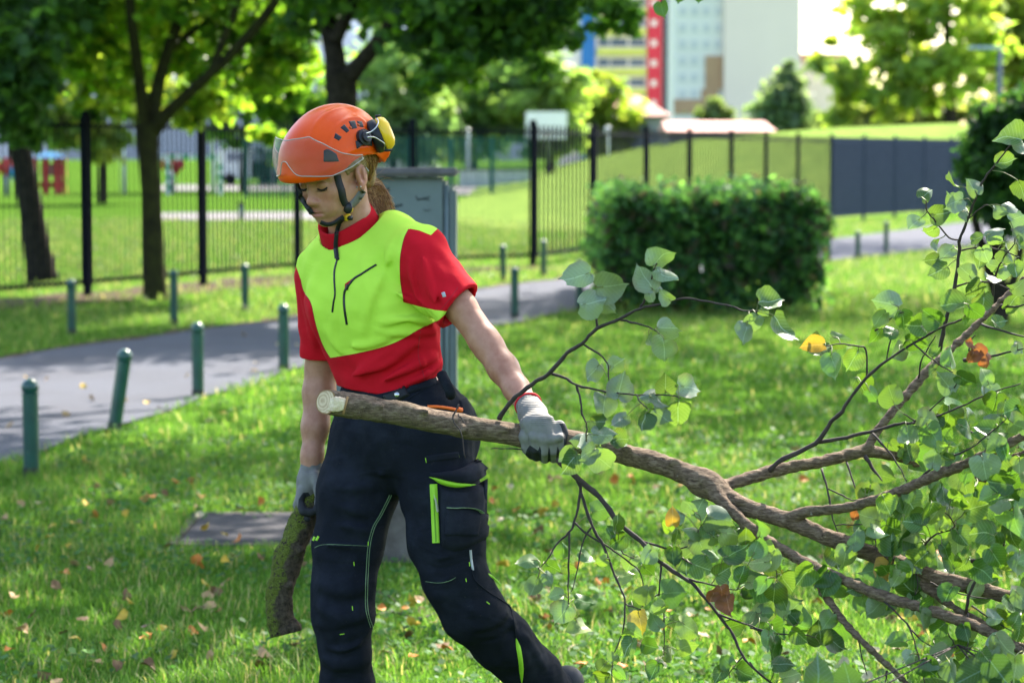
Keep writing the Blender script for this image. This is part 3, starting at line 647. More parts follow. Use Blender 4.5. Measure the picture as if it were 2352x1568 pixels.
railing('slatted_fence', 'dark blue grey slatted fence with close set slats right of the hedge', [FP[-1], (8.6, 59.2), (9.7, 61.4), (10.8, 63.5), (11.9, 65.7), (13.0, 67.8), (14.1, 70), (15.2, 72.1), (16.4, 74.4)], .075, .052, .03, RAIL=SLAT)
# --- cabinet
CAB = NT('cabinet_paint'); n_ = CAB.noise(5, 5); n2_ = CAB.noise(60, 4); c = CAB.ramp(n_, [(.3, (.085, .11, .11)), (.7, (.125, .155, .155))]); c = CAB.mix(CAB.math('MULTIPLY', CAB.math('GREATER_THAN', n2_, .64), .5), c, (.10, .12, .12)); CAB.col(c); CAB.set(rough=.5); CAB.bump(n2_, .15, .002); CAB = CAB.m
CONC = M('weathered_concrete', (.15, .135, .115), (.07, .06, .05), 12, 1, .6, 70, .006, spec=.05)
GREYS = M('grey_lid', (.15, .13, .13), (.08, .075, .075), 14, .9, .5, 60, .004); INK = M('marker_ink', (.03, .04, .045), (.02, .028, .03), 30, .6)
Yc = 9.35; T = thing('utility_cabinet', 'grey green metal utility cabinet with black scrawls behind the woman', 'cabinet', (-.46, 9.55, 0))
xl = P(762, 500, Yc).x; xr = P(1024, 500, Yc).x; zt = P(900, 408, Yc).z
mb = MB(); mb.box(((xl + xr) / 2, Yc + .16, (zt + .22) / 2 + .0), (xr - xl, .32, zt - .22)); cb = mb.build('body', CAB, T, True, bevel=.014, auto=.5)
xa = P(1027, 500, Yc).x; xb = P(1047, 500, Yc).x; zb = P(900, 432, Yc).z
mb = MB(); mb.box(((xa + xb) / 2, Yc + .14, (zb + .2) / 2), (xb - xa, .27, zb - .2)); mb.build('side_panel', CAB, T, True, bevel=.012, auto=.5)
mb = MB(); mb.tube([(xr + .003, Yc + .012, .22), (xr + .003, Yc + .012, zt - .03)], .011, 10); mb.build('hinge', CAB, T, True)
mb = MB(); z0 = P(900, 405, Yc).z; z1 = P(900, 386, Yc).z; mb.box((P(905, 400, Yc).x, Yc + .16, (z0 + z1) / 2), (.49, .42, z1 - z0)); mb.build('lid', GREYS, T, True, bevel=.01, auto=.5)
mb = MB(); mb.box(((xl + xr) / 2 + .01, Yc + .16, .1), (xr - xl + .04, .36, .26)); mb.build('plinth', CONC, T, True, bevel=.012, auto=.5)
yq = Yc - .0015
for st, wd in (([(872, 490), (890, 480), (925, 470)], 6), ([(878, 497), (900, 492), (926, 494)], 6), ([(884, 445), (894, 432)], 8), ([(955, 450), (962, 458), (988, 452)], 3.5), ([(958, 460), (972, 457), (987, 460)], 3), ([(972, 480), (978, 484), (990, 482)], 2)):
    cc = crv(st, 5); rows = []; mb = MB()
    for i, p in enumerate(cc):
        tg = cc[min(i + 1, len(cc) - 1)] - cc[max(i - 1, 0)]; tg /= np.linalg.norm(tg); nn = np.array([-tg[1], tg[0]]) * wd / 2 * (.6 + .4 * math.sin(3 * i / len(cc))); rows.append([P(*(p - nn), yq), P(*(p + nn), yq)])
    mb.grid(rows); mb.build('graffiti', INK, T)
# --- access cover in the lawn
CHQ = NT('chequer_plate'); ch = CHQ.node('ShaderNodeTexBrick'); ch.inputs['Scale'].default_value = 26; ch.inputs['Mortar Size'].default_value = .03; ch.inputs['Brick Width'].default_value = 1; ch.inputs['Row Height'].default_value = .6; CHQ.l(CHQ.coord(), ch.inputs[0])
CHQ.col(CHQ.ramp(CHQ.noise(14, 5), [(.3, (.045, .043, .047)), (.7, (.075, .071, .077))])); CHQ.set(rough=.9, spec=.08); CHQ.bump(ch.outputs['Fac'], .9, -.008); CHQ = CHQ.m
T = thing('access_cover', 'grey chequered access cover sunk in the grass behind the mossy log', 'cover', (-.98, 10.17, 0))
mb = MB(); mb.box((-.97, 10.17, -.004), (.78, .80, .03)); mb.build('plate', CHQ, T, bevel=.004)
mb = MB()
for c_, s_ in (((-1.39, 10.17, -.007), (.05, .9, .03)), ((-.55, 10.17, -.007), (.05, .9, .03)), ((-.97, 9.745, -.007), (.78, .05, .03)), ((-.97, 10.595, -.007), (.78, .05, .03))): mb.box(c_, s_)
mb.build('frame', CONC, T, bevel=.004)
# --- far objects
WHITE = M('white_paint', (.78, .78, .76), (.70, .70, .68), 3, .5); TEAL = M('teal_net', (.02, .12, .11), (.015, .09, .085), 4, .7); GSTR = M('green_stripe', (.04, .34, .14), (.03, .28, .11), 4, .5)
REDP = M('red_paint', (.50, .045, .04), (.40, .035, .03), 3, .5); BLUEP = M('blue_paint', (.05, .25, .46), (.04, .2, .38), 3, .5); GREYP = M('grey_paint', (.22, .24, .28), (.17, .18, .22), 3, .6)
PINK = M('pink_panel', (.62, .35, .36), (.55, .30, .30), 3, .6)
for lab, u, vb, vt in (('white park lamp between the left railing post and the forked tree', 283, 445, 268), ('white park lamp left of the visor', 490, 440, 300), ('white park lamp above the cabinet lid', 921, 428, 300), ('tall white park lamp right of the cabinet', 1075, 428, 296), ('thin white park lamp right of the basketball board', 1396, 420, 290)):
    b = G(u, vb); h = P(u, vt, b.y).z; T = thing('park_lamp', lab, 'lamp post', b, 'white park lamps beyond the railing'); mb = MB(); mb.lathe([(.10, 0), (.09, h - .55), (.06, h - .5)], 10, (b.x, b.y, 0)); mb.build('pole', WHITE, T, True)
    mb = MB(); mb.lathe([(.1, h - .5), (.17, h - .42), (.17, h - .1), (.05, h)], 12, (b.x, b.y, 0)); mb.build('lamp_head', WHITE, T, True)
# striped goal
b = G(440, 447); Y = b.y; T = thing('striped_goal', 'white goal with green stripes behind the forked tree', 'goal', b); zt = P(440, 367, Y).z
def striped(mb1, mb2, a, b_, wd, n):
    a = Vector(a); b_ = Vector(b_)
    for i in range(n): (mb1 if i % 2 == 0 else mb2).beam(a.lerp(b_, i / n), a.lerp(b_, (i + 1) / n), wd, wd)
xl_, xr_ = P(388, 440, Y).x, P(505, 440, Y).x
for nm, a, b_, n in (('goal_post', (xl_, Y, 0), (xl_, Y, zt), 7), ('goal_post', (xr_, Y, 0), (xr_, Y, zt), 7), ('crossbar', (xl_ - .25, Y, zt + .1), (xr_ + .1, Y, zt + .1), 9)):
    mb = MB(); striped(mb, mb, a, b_, .2, n); o = mb.build(nm, WHITE, T); o.data.materials.append(GSTR); o.data.polygons.foreach_set('material_index', [(i // 6) % 2 for i in range(len(o.data.polygons))])
# playhouse
b = G(118, 446); Y = b.y; T = thing('playhouse', 'red and white playground tower behind the leaning tree', 'playground', b); k = Y / F
mb = MB()
for u in (82, 105, 128, 146): mb.box((P(u, 400, Y).x, Y, P(80, 362, Y).z / 2), (10 * k, .3, P(80, 362, Y).z))
mb.build('post', REDP, T); mb = MB()
mb.box((P(116, 400, Y).x, Y + .3, P(0, 390, Y).z), (50 * k, .2, 30 * k)); mb.build('panel', PINK, T)
mb = MB(); mb.box((P(116, 400, Y).x, Y + .3, P(0, 425, Y).z), (56 * k, .25, 14 * k)); mb.build('step', REDP, T)
mb = MB(); mb.add([P(76, 362, Y - .4), P(152, 362, Y - .4), P(152, 362, Y + .8), P(76, 362, Y + .8), P(114, 345, Y + .2)], [(0, 1, 4), (1, 2, 4), (2, 3, 4), (3, 0, 4), (0, 3, 2, 1)]); mb.build('roof', BLUEP, T)
mb = MB(); mb.box((P(95, 400, Y).x, Y + .55, P(0, 395, Y).z), (12 * k, .1, 40 * k)); mb.build('slide', WHITE, T)
def spring(label, u, v, top, mat):
    b = G(u, v); T = thing('spring_rider', label, 'play equipment', b, 'small play pieces on the lawn'); h = (v - top) / F * b.y; mb = MB(); mb.lathe([(.12, 0), (.12, h * .5), (.05, h * .55)], 8, (b.x, b.y, 0)); mb.build('spring', GREYP, T, True)
    mb = MB(); mb.box((b.x, b.y, h * .72), (h * .55, .3, h * .5)); mb.build('seat', mat, T, True, bevel=h * .12)
spring('red play piece left of the playhouse', 18, 450, 360, REDP); spring('blue play piece at the far left edge', 40, 452, 375, BLUEP); spring('small red play piece right of the left railing post', 398, 443, 352, REDP)
# dark lawn post
b = G(554, 506); T = thing('litter_bin', 'small dark bin on the pale court strip left of the face', 'bin', b); h = (506 - 468) / F * b.y; mb = MB(); mb.lathe([(.07, 0), (.07, h), (.02, h + .02)], 12, (b.x, b.y, 0)); mb.build('bin_body', GREYP, T, True); mb = MB(); mb.lathe([(.085, h * .88), (.085, h), (.03, h + .04)], 12, (b.x, b.y, 0)); mb.build('bin_lid', RAIL, T, True)
# blue banner pole
b = G(628, 430); Y = b.y; T = thing('blue_banner', 'tall light blue banner left of the visor', 'banner', b); mb = MB(); zt = P(0, 290, Y).z; mb.lathe([(.07, 0), (.05, zt)], 8, (b.x, Y, 0)); mb.build('pole', GREYP, T, True)
mb = MB(); mb.grid([[(b.x + .08 + wd * s_, Y + .05 * math.sin(z * 3 + s_ * 2), z) for s_ in (0, .33, .66, 1)] for z, wd in [(P(0, v, Y).z, .55 * f_) for v, f_ in ((395, .55), (370, .7), (340, .8), (315, .75), (297, .35))]]); mb.build('flag', BLUEP, T, True)
# teal ball-court fence
Y = 92.0; T = thing('court_fence', 'teal ball court fence behind the cabinet', 'fence', (P(850, 400, Y).x, Y, 0)); zt = P(0, 314, Y).z
for u in (560, 655, 750, 845, 940, 1035, 1130, 1225):
    mb = MB(); mb.box((P(u, 400, Y).x, Y, zt / 2), (.1, .1, zt)); mb.build('post', TEAL, T)
mb = MB(); x0, x1 = P(560, 400, Y).x, P(1225, 400, Y).x
for i in range(int((x1 - x0) / .09)): mb.box((x0 + .09 * i, Y + .06, zt / 2), (.032, .01, zt))
for i in range(14): mb.box(((x0 + x1) / 2, Y + .045, zt * (i + .5) / 14), (x1 - x0, .01, .022))
mb.build('net', TEAL, T)
# low white wall with a dark gap, white van
b = G(1140, 430); Y = b.y; T = thing('white_wall', 'low white sunlit wall behind the court, right of the cabinet', 'wall', b); mb = MB(); z1 = P(0, 392, Y).z; mb.box((P(1135, 400, Y).x, Y, z1 / 2), (P(1215, 400, Y).x - P(1052, 400, Y).x, .3, z1)); mb.build('wall_body', WHITE, T)
mb = MB(); mb.box((P(1135, 400, Y).x, Y, z1 + .05), (P(1215, 400, Y).x - P(1050, 400, Y).x, .4, .1)); mb.build('coping', CONC, T)
def van(label, u, v, L, mat):
    b = G(u, v); T = thing('parked_van', label, 'van', b, 'pale vans parked beyond the court'); x, y = b.x, b.y
    mb = MB(); prof = [(-L / 2, .35), (-L / 2, 1.75), (-L / 2 + .15, 1.95), (L * .22, 1.95), (L * .36, 1.2), (L / 2, 1.0), (L / 2, .35)]
    vs = [(x + px_, y + yy, z) for yy in (0, 1.8) for px_, z in prof]; n = len(prof)
    mb.add(vs, [tuple(range(n)), tuple(range(2 * n - 1, n - 1, -1))] + [(i, i + n, (i + 1) % n + n, (i + 1) % n) for i in range(n)]); mb.build('body', mat, T, bevel=.05)
    mb = MB(); mb.box((x + L * .12, y - .004, 1.5), (L * .22, .02, .5)); mb.box((x - L * .2, y - .004, 1.5), (L * .26, .02, .5)); mb.build('window', GREYP, T)
    for sx in (-.3, .32):
        mb = MB(); mb.lathe([(.2, -.1), (.33, -.1), (.33, .1), (.2, .1)], 14, mtx=Matrix.Translation((x + L * sx, y + .1, .33)) @ Matrix.Rotation(math.pi / 2, 4, 'X')); mb.build('wheel', RAIL, T, True)
van('white van seen between the visor and the left railing post', 575, 426, 3.6, WHITE); van('white van seen directly left of the helmet', 650, 426, 3.4, WHITE); van('white van seen behind the ear defender', 935, 425, 3.4, WHITE)
# basketball board
b = G(1255, 428); Y = b.y; T = thing('basketball_hoop', 'white basketball board on a pole above the railing', 'basketball hoop', b); mb = MB(); mb.tube([(b.x, Y + .5, 0), (b.x, Y + .5, P(0, 300, Y).z), (b.x, Y + .1, P(0, 290, Y).z)], .07, 8); mb.build('pole', GREYP, T, True)
mb = MB(); k = Y / F; mb.box((b.x, Y, P(0, 288, Y).z), (94 * k, .06, 62 * k)); mb.build('backboard', WHITE, T)
mb = MB(); a_ = [(b.x + .25 * math.cos(q), Y - .35 + .25 * math.sin(q), P(0, 308, Y).z) for q in np.linspace(0, 6.283, 17)]; mb.tube(a_, .015, 6, cap=False); mb.build('rim', REDP, T, True)
# street lamp
Y = 60; p0 = P(2297, 113, Y); T = thing('street_lamp', 'grey street lamp with flat head above the clipped bush', 'street lamp', (p0.x, Y, 0)); mb = MB(); mb.tube([(p0.x, Y, -.1), (p0.x, Y, 2), (p0.x, Y, p0.z)], [.085, .07, .055], 10); mb.build('pole', M('lamp_pole', (.10, .13, .17), (.08, .10, .13), 3, .5), T, True)
mb = MB(); a = P(2228, 112, Y); mb.box(((a.x + p0.x) / 2, Y, a.z + .02), (p0.x - a.x + .06, .26, .07)); mb.build('lamp_head', M('lamp_head_metal', (.42, .50, .58), (.36, .43, .5), 3, .4), T, bevel=.02)
# --- buildings; wall and pale glass tones lightened in place of haze
GL = M('window_glass', (.10, .14, .20), (.06, .09, .14), .4, .25); YEL = M('yellow_panel', (.60, .62, .12), (.55, .56, .11), .5, .7); FREN = M('white_render', (.76, .70, .66), (.70, .64, .61), .2, .8); CREAM = M('cream_render', (.86, .66, .59), (.81, .62, .555), .15, .85)
DGR = M('dark_grey_cladding', (.05, .058, .085), (.04, .046, .07), .3, .7); REDC = M('red_panel', (.62, .04, .07), (.55, .035, .06), .4, .7); TERR = M('terracotta_roof', (.46, .24, .19), (.36, .18, .15), 1.2, .85); TIMB = M('orange_panel', (.46, .27, .16), (.40, .23, .14), .5, .8)
Y = 340.0; k = Y / F
def X(u): return P(u, 357, Y).x
def Z(v): return P(1176, v, Y).z
T = thing('apartment_tower', 'colourful apartment tower with blue, yellow and red bands', 'building', (X(1405), Y, 0)); ZT = Z(-260)
mb = MB(); mb.box(((X(1285) + X(1525)) / 2, Y + 8, ZT / 2), (X(1525) - X(1285), 16, ZT)); mb.build('wall', FREN, T)
mb = MB(); mb.box(((X(1335) + X(1366)) / 2, Y - .3, ZT / 2), (31 * k, .6, ZT)); mb.build('blue_strip', M('blue_panel', (.03, .17, .46), (.025, .14, .4), .4, .7), T)
mb = MB(); mb.box(((X(1486) + X(1519)) / 2, Y - .3, ZT / 2), (33 * k, .6, ZT)); mb.build('red_strip', REDC, T)
mb = MB(); mb.box(((X(1523) + X(1550)) / 2, Y + 6, ZT / 2), (27 * k, 14, ZT)); mb.build('side_wall', DGR, T)
for v in range(-230, 330, 46):
    mb = MB(); mb.box(((X(1372) + X(1482)) / 2, Y - .5, Z(v + 27)), (110 * k, 1.0, 14 * k)); mb.build('balcony', YEL, T)
    for ua, ub in ((1374, 1398), (1402, 1440), (1446, 1480)):
        mb = MB(); mb.box(((X(ua) + X(ub)) / 2, Y - .05, Z(v + 6)), ((ub - ua) * k, .12, 17 * k)); mb.build('window', GL, T)
    mb = MB(); mb.box((X(1500), Y - .62, Z(v + 8)), (13 * k, .1, 14 * k)); mb.build('window', FREN, T)
Y = 290.0; k = Y / F
T = thing('pale_tower_block', 'pale plain tower block with one windowed side', 'building', (X(1690), Y, 0)); ZT = Z(-260)
mb = MB(); mb.box(((X(1662) + X(1836)) / 2, Y + 6, ZT / 2), (174 * k, 12, ZT)); mb.build('end_wall', CREAM, T)
mb = MB(); mb.box(((X(1548) + X(1661)) / 2, Y + 6.6, ZT / 2), (113 * k, 11, ZT)); mb.build('front_wall', FREN, T)
for r_ in range(14):
    for c_ in range(4):
        u = 1560 + c_ * 27; v = -240 + r_ * 38
        if v < 270: mb = MB(); mb.box((X(u + 8), Y + 1.05, Z(v)), (13 * k, .12, 18 * k)); mb.build('window', M('pale_glass', (.58, .55, .56), (.53, .51, .53), .4, .4) if r_ + c_ == 0 else bpy.data.materials['pale_glass'], T)
for (ua, va, ub, vb) in ((1620, 128, 1660, 205), (1548, 228, 1660, 262), (1612, 205, 1650, 240)):
    mb = MB(); mb.box(((X(ua) + X(ub)) / 2, Y + 1.0 - .01 * ua / 1600, (Z(va) + Z(vb)) / 2), ((ub - ua) * k, .16 + (ua - 1540) * .001, (vb - va) * k)); mb.build('orange_panel', TIMB, T)
Y = 260.0; k = Y / F
T = thing('distant_block', 'distant pale and ochre block behind the spreading tree at right', 'building', (X(1960), Y + 40, 0)); mb = MB(); mb.box(((X(1905) + X(2060)) / 2, Y + 46, Z(105) / 2), (155 * k, 12, Z(105))); mb.build('wall', M('ochre_render', (.75, .66, .58), (.68, .6, .52), .3, .85), T); mb = MB(); mb.box(((X(1905) + X(2060)) / 2, Y + 46, Z(105) + .4), (160 * k, 13, .8)); mb.build('roof', TERR, T)
mb = MB(); mb.box(((X(1872) + X(1904)) / 2, Y + 44, Z(135) / 2), (30 * k, 9, Z(135))); mb.build('annexe', TIMB, T)
Y = 150.0; k = Y / F
T = thing('small_house', 'small grey house with pale pink tiled roof behind the railing', 'house', (X(1480), Y, 0)); mb = MB(); mb.box(((X(1418) + X(1532)) / 2, Y + 3, Z(268) / 2), (114 * k, 6, Z(268))); mb.build('wall', GREYP, T)
mb = MB(); z0 = Z(266); z1 = Z(216); mb.add([(X(1400), Y - .6, z0), (X(1542), Y - .6, z0), (X(1542), Y + 7, z0), (X(1400), Y + 7, z0), (X(1428), Y + 3, z1), (X(1470), Y + 3, z1)], [(0, 1, 5, 4), (1, 2, 5), (2, 3, 4, 5), (3, 0, 4), (3, 2, 1, 0)]); mb.build('roof', TERR, T)
mb = MB(); mb.box((X(1475), Y - .05, Z(300)), (30 * k, .1, 24 * k)); mb.build('window', GL, T)
Y = 130.0; k = Y / F
T = thing('long_shed', 'long low grey building with flat terracotta roof behind the hedge', 'building', (X(1650), Y, 0)); mb = MB(); mb.box(((X(1535) + X(1775)) / 2, Y + 3, Z(302) / 2), (240 * k, 6, Z(302))); mb.build('wall', GREYP, T)
mb = MB(); z0 = Z(302); z1 = Z(275); mb.add([(X(1528), Y - .6, z0), (X(1782), Y - .6, z0), (X(1776), Y + 5, z1), (X(1534), Y + 5, z1), (X(1528), Y + 7, z0), (X(1782), Y + 7, z0)], [(0, 1, 2, 3), (3, 2, 5, 4), (0, 3, 4), (1, 5, 2), (4, 5, 1, 0)]); mb.build('roof', TERR, T)
# ================================================================ THE WOMAN
PHI = R(38); Lb = np.array([math.cos(PHI), -math.sin(PHI), 0]); Fb = np.array([-math.sin(PHI), -math.cos(PHI), 0])
def A3(u, v, Y): return np.array(P(u, v, Y))
def pr(px, Y=5.68): return px / F * Y
def z1(x, y): return (574.2 + .25633 * x, 218.2 + .25633 * y)      # enlarged views of the photograph -> picture coordinates
def z2(x, y): return (574.2 + .34786 * x, 574.2 + .34786 * y)
def z3(x, y): return (574.2 + .3418 * x, 1033.6 + .3418 * y)
def chain(f, pts, k=.015, **kw):
    for a, b in zip(pts[:-1], pts[1:]): f.un(cone(a[0], b[0], a[1], b[1], **kw), k)
def half(p, n):
    """half space beyond plane (for cutting): negative where (x-p).n > 0"""
    p = np.array(p, float); n = np.array(n, float) / np.linalg.norm(n)
    return lambda X, Y, Z: -((X - p[0]) * n[0] + (Y - p[1]) * n[1] + (Z - p[2]) * n[2])
PERSON = thing('person', 'woman in an orange safety helmet and yellow and red work shirt dragging a cut branch', 'person', (-.28, 5.7, 0))
# ---- materials
SKIN = NT('skin'); nn_ = SKIN.noise(45, 4); sk = SKIN.ramp(SKIN.math('ADD', SKIN.math('MULTIPLY', nn_, .6), SKIN.math('MULTIPLY', SKIN.noise(14, 5), .4)), [(.35, (.30, .125, .072)), (.5, (.37, .172, .106)), (.66, (.43, .21, .135))]); sk = SKIN.mix(SKIN.math('MULTIPLY', SKIN.math('GREATER_THAN', SKIN.noise(420, 2), .72), .35), sk, (.22, .08, .045))
sk = SKIN.mix(SKIN.attr('blush'), sk, (.52, .17, .13)); sk = SKIN.mix(SKIN.attr('lip'), sk, (.42, .13, .12)); sk = SKIN.mix(SKIN.attr('brow'), sk, (.10, .055, .03))
SKIN.col(sk); SKIN.set(rough=.48, spec=.4, sss=.12); SKIN.b.inputs['Subsurface Radius'].default_value = (.012, .005, .003); SKIN.bump(SKIN.noise(900, 3), .08, .001); SKIN = SKIN.m
def fabric(name, c1, c2=None, sep=None, rough=.85, weave=900, bs=.25, scale=12, sheen=0, crease=.22):
    t = NT(name); a = t.ramp(t.noise(scale, 5), [(.3, tuple(x * .85 for x in c1)), (.7, c1)])
    if c2 is not None: a = t.mix(t.math('GREATER_THAN', t.attr(sep), 0.0), a, t.ramp(t.noise(scale, 5), [(.3, tuple(x * .9 for x in c2)), (.7, c2)]))
    t.col(a); t.set(rough=rough, spec=.08, sheen=sheen)
    v = t.node('ShaderNodeTexVoronoi'); v.inputs['Scale'].default_value = weave; t.l(t.coord(), v.inputs[0]); cr = t.node('ShaderNodeMapping'); cr.inputs['Rotation'].default_value = (.5, .9, .2); cr.inputs['Scale'].default_value = (1, 1, 1.9); t.l(t.coord(), cr.inputs[0]); w1 = t.noise(9, 2.5, cr.outputs[0], .45, .8); hgt = t.math('ADD', t.math('MULTIPLY', v.outputs[0], .05), w1); t.bump(hgt, crease, .02); return t.m
SHIRT = fabric('shirt_cloth', (.52, .008, .018), (.50, .77, .075), 'panel', scale=6)
def scuffed(name, c1, **kw):
    m = fabric(name, c1, **kw); t = NT.__new__(NT); t.m = m; t.t = m.node_tree; t.n = t.t.nodes; t.b = t.n['Principled BSDF']; src = t.b.inputs['Base Color'].links[0].from_socket
    s1 = t.ramp(t.noise(7, 6, rough=.7), [(.5, (0, 0, 0)), (.72, (1, 1, 1))]); s2 = t.math('GREATER_THAN', t.noise(330, 2), .735)
    c = t.mix(t.math('MULTIPLY', s1, .5), src, tuple(x * 2.3 + .004 for x in c1)); t.col(t.mix(t.math('MULTIPLY', s2, .5), c, (.12, .10, .075))); return m
REDC_ = fabric('red_rib', (.50, .008, .018)); NAVY = scuffed('navy_work_cloth', (.0098, .0120, .0180), scale=10, rough=.85, sheen=0, bs=.3, crease=.55)
NAVY2 = scuffed('navy_pocket_cloth', (.0122, .0143, .0205), scale=14, rough=.85, sheen=0, crease=.5)
LIME = M('lime_trim', (.32, .62, .03), (.28, .55, .03), 30, .6); BLACK = M('black_webbing', (.012, .012, .014), (.008, .008, .01), 60, .6); BLKP = M('black_plastic', (.014, .014, .016), (.01, .01, .012), 30, .35)
ORANGE = M('orange_zip', (.85, .16, .02), (.75, .13, .02), 30, .6); STEEL = M('steel', (.5, .5, .48), (.42, .42, .4), 30, .25, metal=1.0); REFL = M('reflective_tape', (.42, .43, .44), (.3, .3, .31), 90, .4); GREYW = M('grey_webbing', (.14, .135, .13), (.11, .105, .10), 60, .65); STITCH = M('stitching', (.17, .26, .13), (.12, .19, .10), 50, .7)
HELM = NT('helmet_shell'); hc = HELM.ramp(HELM.noise(11, 6), [(.35, (.62, .058, .001)), (.7, (.70, .078, .001))]); hs_ = HELM.noise(90, 5, rough=.75); hc = HELM.mix(HELM.math('MULTIPLY', HELM.math('GREATER_THAN', hs_, .66), .35), hc, (.55, .16, .06)); HELM.col(hc); HELM.set(rough=.3, coat=.04, spec=.2); HELM.bump(hs_, .04, .001); HELM = HELM.m
# ---- head frame
YAW, PIT = R(40), R(21); HS = .95; HO = A3(774, 409, 5.635)
Lh = np.array([math.cos(YAW), -math.sin(YAW), 0]); F0 = np.array([-math.sin(YAW), -math.cos(YAW), 0])
Fh = F0 * math.cos(PIT) + np.array([0, 0, -math.sin(PIT)]); Uh = F0 * math.sin(PIT) + np.array([0, 0, math.cos(PIT)])
HR = np.array([Lh, Fh, Uh])
def hw(x, y, z): return HO + HS * (x * Lh + y * Fh + z * Uh)
def hr(x, y, z): return HO + x * Lh + y * Fh + z * Uh
def hloc(V): return ((np.asarray(V) - HO) @ HR.T)
SHL, ELL, WRL = A3(975, 595, 5.57), A3(1122, 795, 5.47), A3(1213, 932, 5.335)
SHR, ELR, WRR = A3(732, 640, 5.81), A3(737, 850, 5.85), A3(717, 1046, 5.80)
TORSO = [(818, 577, .098), (838, 603, .135), (850, 640, .163), (856, 700, .168), (868, 760, .156), (884, 820, .142), (894, 880, .145)]
PELV = [(905, 905, .146), (922, 955, .170), (926, 1000, .176), (922, 1026, .172)]
# ---- body
f = Field((-.60, 5.2, .72), (.16, 6.0, 1.73), .0032); kk = .66
e = lambda c, r: ell(hw(*c), tuple(np.array(r) * HS), HR)
hcn = lambda a, b, ra, rb: cone(hw(*a), hw(*b), ra * HS, rb * HS)
f.un(e((0, -.008, .055), (.073, .092, .088)), .01); f.un(e((0, .036, -.006), (.060, .058, .080)), .02)
for s_ in (-1, 1):
    f.un(hcn((s_ * .050, .004, -.030), (s_ * .014, .066, -.080), .017, .014), .022); f.un(e((s_ * .037, .062, -.008), (.022, .022, .022)), .02)
    f.un(hcn((s_ * .016, .086, .036), (s_ * .046, .070, .032), .009, .009), .012); f.cut(e((s_ * .031, .101, .013), (.015, .012, .012)), .012)
    f.un(e((s_ * .031, .0785, .012), (.0145, .0135, .0125)), .004)
    f.un(e((s_ * .031, .080, .016), (.0155, .0135, .009)), .003)
    f.un(e((s_ * .0115, .097, -.025), (.0075, .009, .0068)), .006); f.cut(e((s_ * .006, .102, -.0325), (.003, .0045, .002)), .002)
    f.un(e((s_ * .026, .076, -.045), (.018, .016, .02)), .018)
f.un(hcn((0, .085, .024), (0, .102, -.019), .0085, .009), .012); f.un(e((0, .104, -.021), (.0095, .0085, .008)), .008)
f.un(e((0, .072, -.078), (.021, .019, .017)), .016); f.un(e((0, .080, -.048), (.028, .018, .02)), .016)
f.un(hcn((-.018, .089, -.050), (.018, .089, -.050), .0042, .0042), .005); f.un(hcn((-.006, .094, -.0495), (.006, .094, -.0495), .005, .005), .005)
f.un(hcn((-.014, .091, -.0605), (.014, .091, -.0605), .006, .006), .006)
f.cut(hcn((-.024, .096, -.0548), (.024, .096, -.0548), .0022, .0022), .003); f.cut(hcn((0, .103, -.036), (0, .101, -.042), .003, .003), .004)
for s_ in (-1, 1):        # ears
    f.un(e((s_ * .074, -.010, .004), (.008, .019, .031)), .004); f.un(e((s_ * .073, -.002, -.022), (.007, .010, .012)), .005)
    f.cut(e((s_ * .084, -.008, .006), (.008, .0105, .020)), .003); f.un(hcn((s_ * .078, .002, .010), (s_ * .078, .004, -.008), .004, .004), .003)
    f.un(hcn((s_ * .080, -.014, .016), (s_ * .080, -.012, -.004), .003, .003), .002)
chain(f, [(hw(0, -.018, -.03), .050), (A3(803, 500, 5.68), .049), (A3(806, 550, 5.70), .050)], .02)
chain(f, [(A3(u, v, 5.70), (W - .022) * kk) for u, v, W in TORSO], .03, ax=Lb, fl=1 / kk)
chain(f, [(A3(u, v, 5.70), (W - .03) * kk) for u, v, W in PELV], .03, ax=Lb, fl=1 / kk)
chain(f, [(A3(870, 597, 5.66), .042), (SHL, .044)], .02); chain(f, [(A3(795, 597, 5.73), .042), (SHR, .044)], .02)
chain(f, [(SHL, .048), (A3(1058, 706, 5.51), .0355), (ELL, .0335)], .015); chain(f, [(A3(1112, 782, 5.475), .0335), (A3(1156, 846, 5.435), .0335), (A3(1187, 894, 5.385), .0285), (WRL, .0245), (A3(1228, 965, 5.28), .025)], .015)
chain(f, [(SHR, .046), (A3(735, 760, 5.83), .040), (ELR, .0355)], .02); chain(f, [(ELR, .0355), (A3(733, 900, 5.845), .0375), (A3(724, 980, 5.82), .031), (WRR, .0245), (A3(712, 1090, 5.79), .024)], .02)
V, Q = f.mesh(); me = npmesh('body', V, Q, SKIN)
h = hloc(V) / HS
lipd = np.minimum(((h[:, 0] / .021) ** 2 + ((h[:, 2] + .0502) / .0055) ** 2), ((h[:, 0] / .018) ** 2 + ((h[:, 2] + .060) / .0062) ** 2)); front = h[:, 1] > .075
fattr(me, 'lip', np.where(front, np.clip(1.25 - lipd, 0, 1), 0) * .75)
bl_ = np.exp(-((np.abs(h[:, 0]) - .038) / .018) ** 2 - ((h[:, 2] + .016) / .02) ** 2) * .35 + np.exp(-(h[:, 0] / .012) ** 2 - ((h[:, 2] + .022) / .014) ** 2) * .4 + .4 * np.exp(-((np.abs(h[:, 0]) - .078) / .012) ** 2 - (h[:, 2] / .04) ** 2)
isf = (np.abs(h[:, 2]) < .12) & (np.abs(h[:, 0]) < .1) & (h[:, 1] > -.06); fattr(me, 'blush', np.where(isf, bl_, 0))
bz = .034 - .10 * (np.abs(h[:, 0]) - .028) ** 2 * 20; fattr(me, 'brow', np.where((h[:, 1] > .06) & (np.abs(np.abs(h[:, 0]) - .031) < .019), np.clip(1.3 - ((h[:, 2] - bz) / .0042) ** 2, 0, 1) * .8, 0))
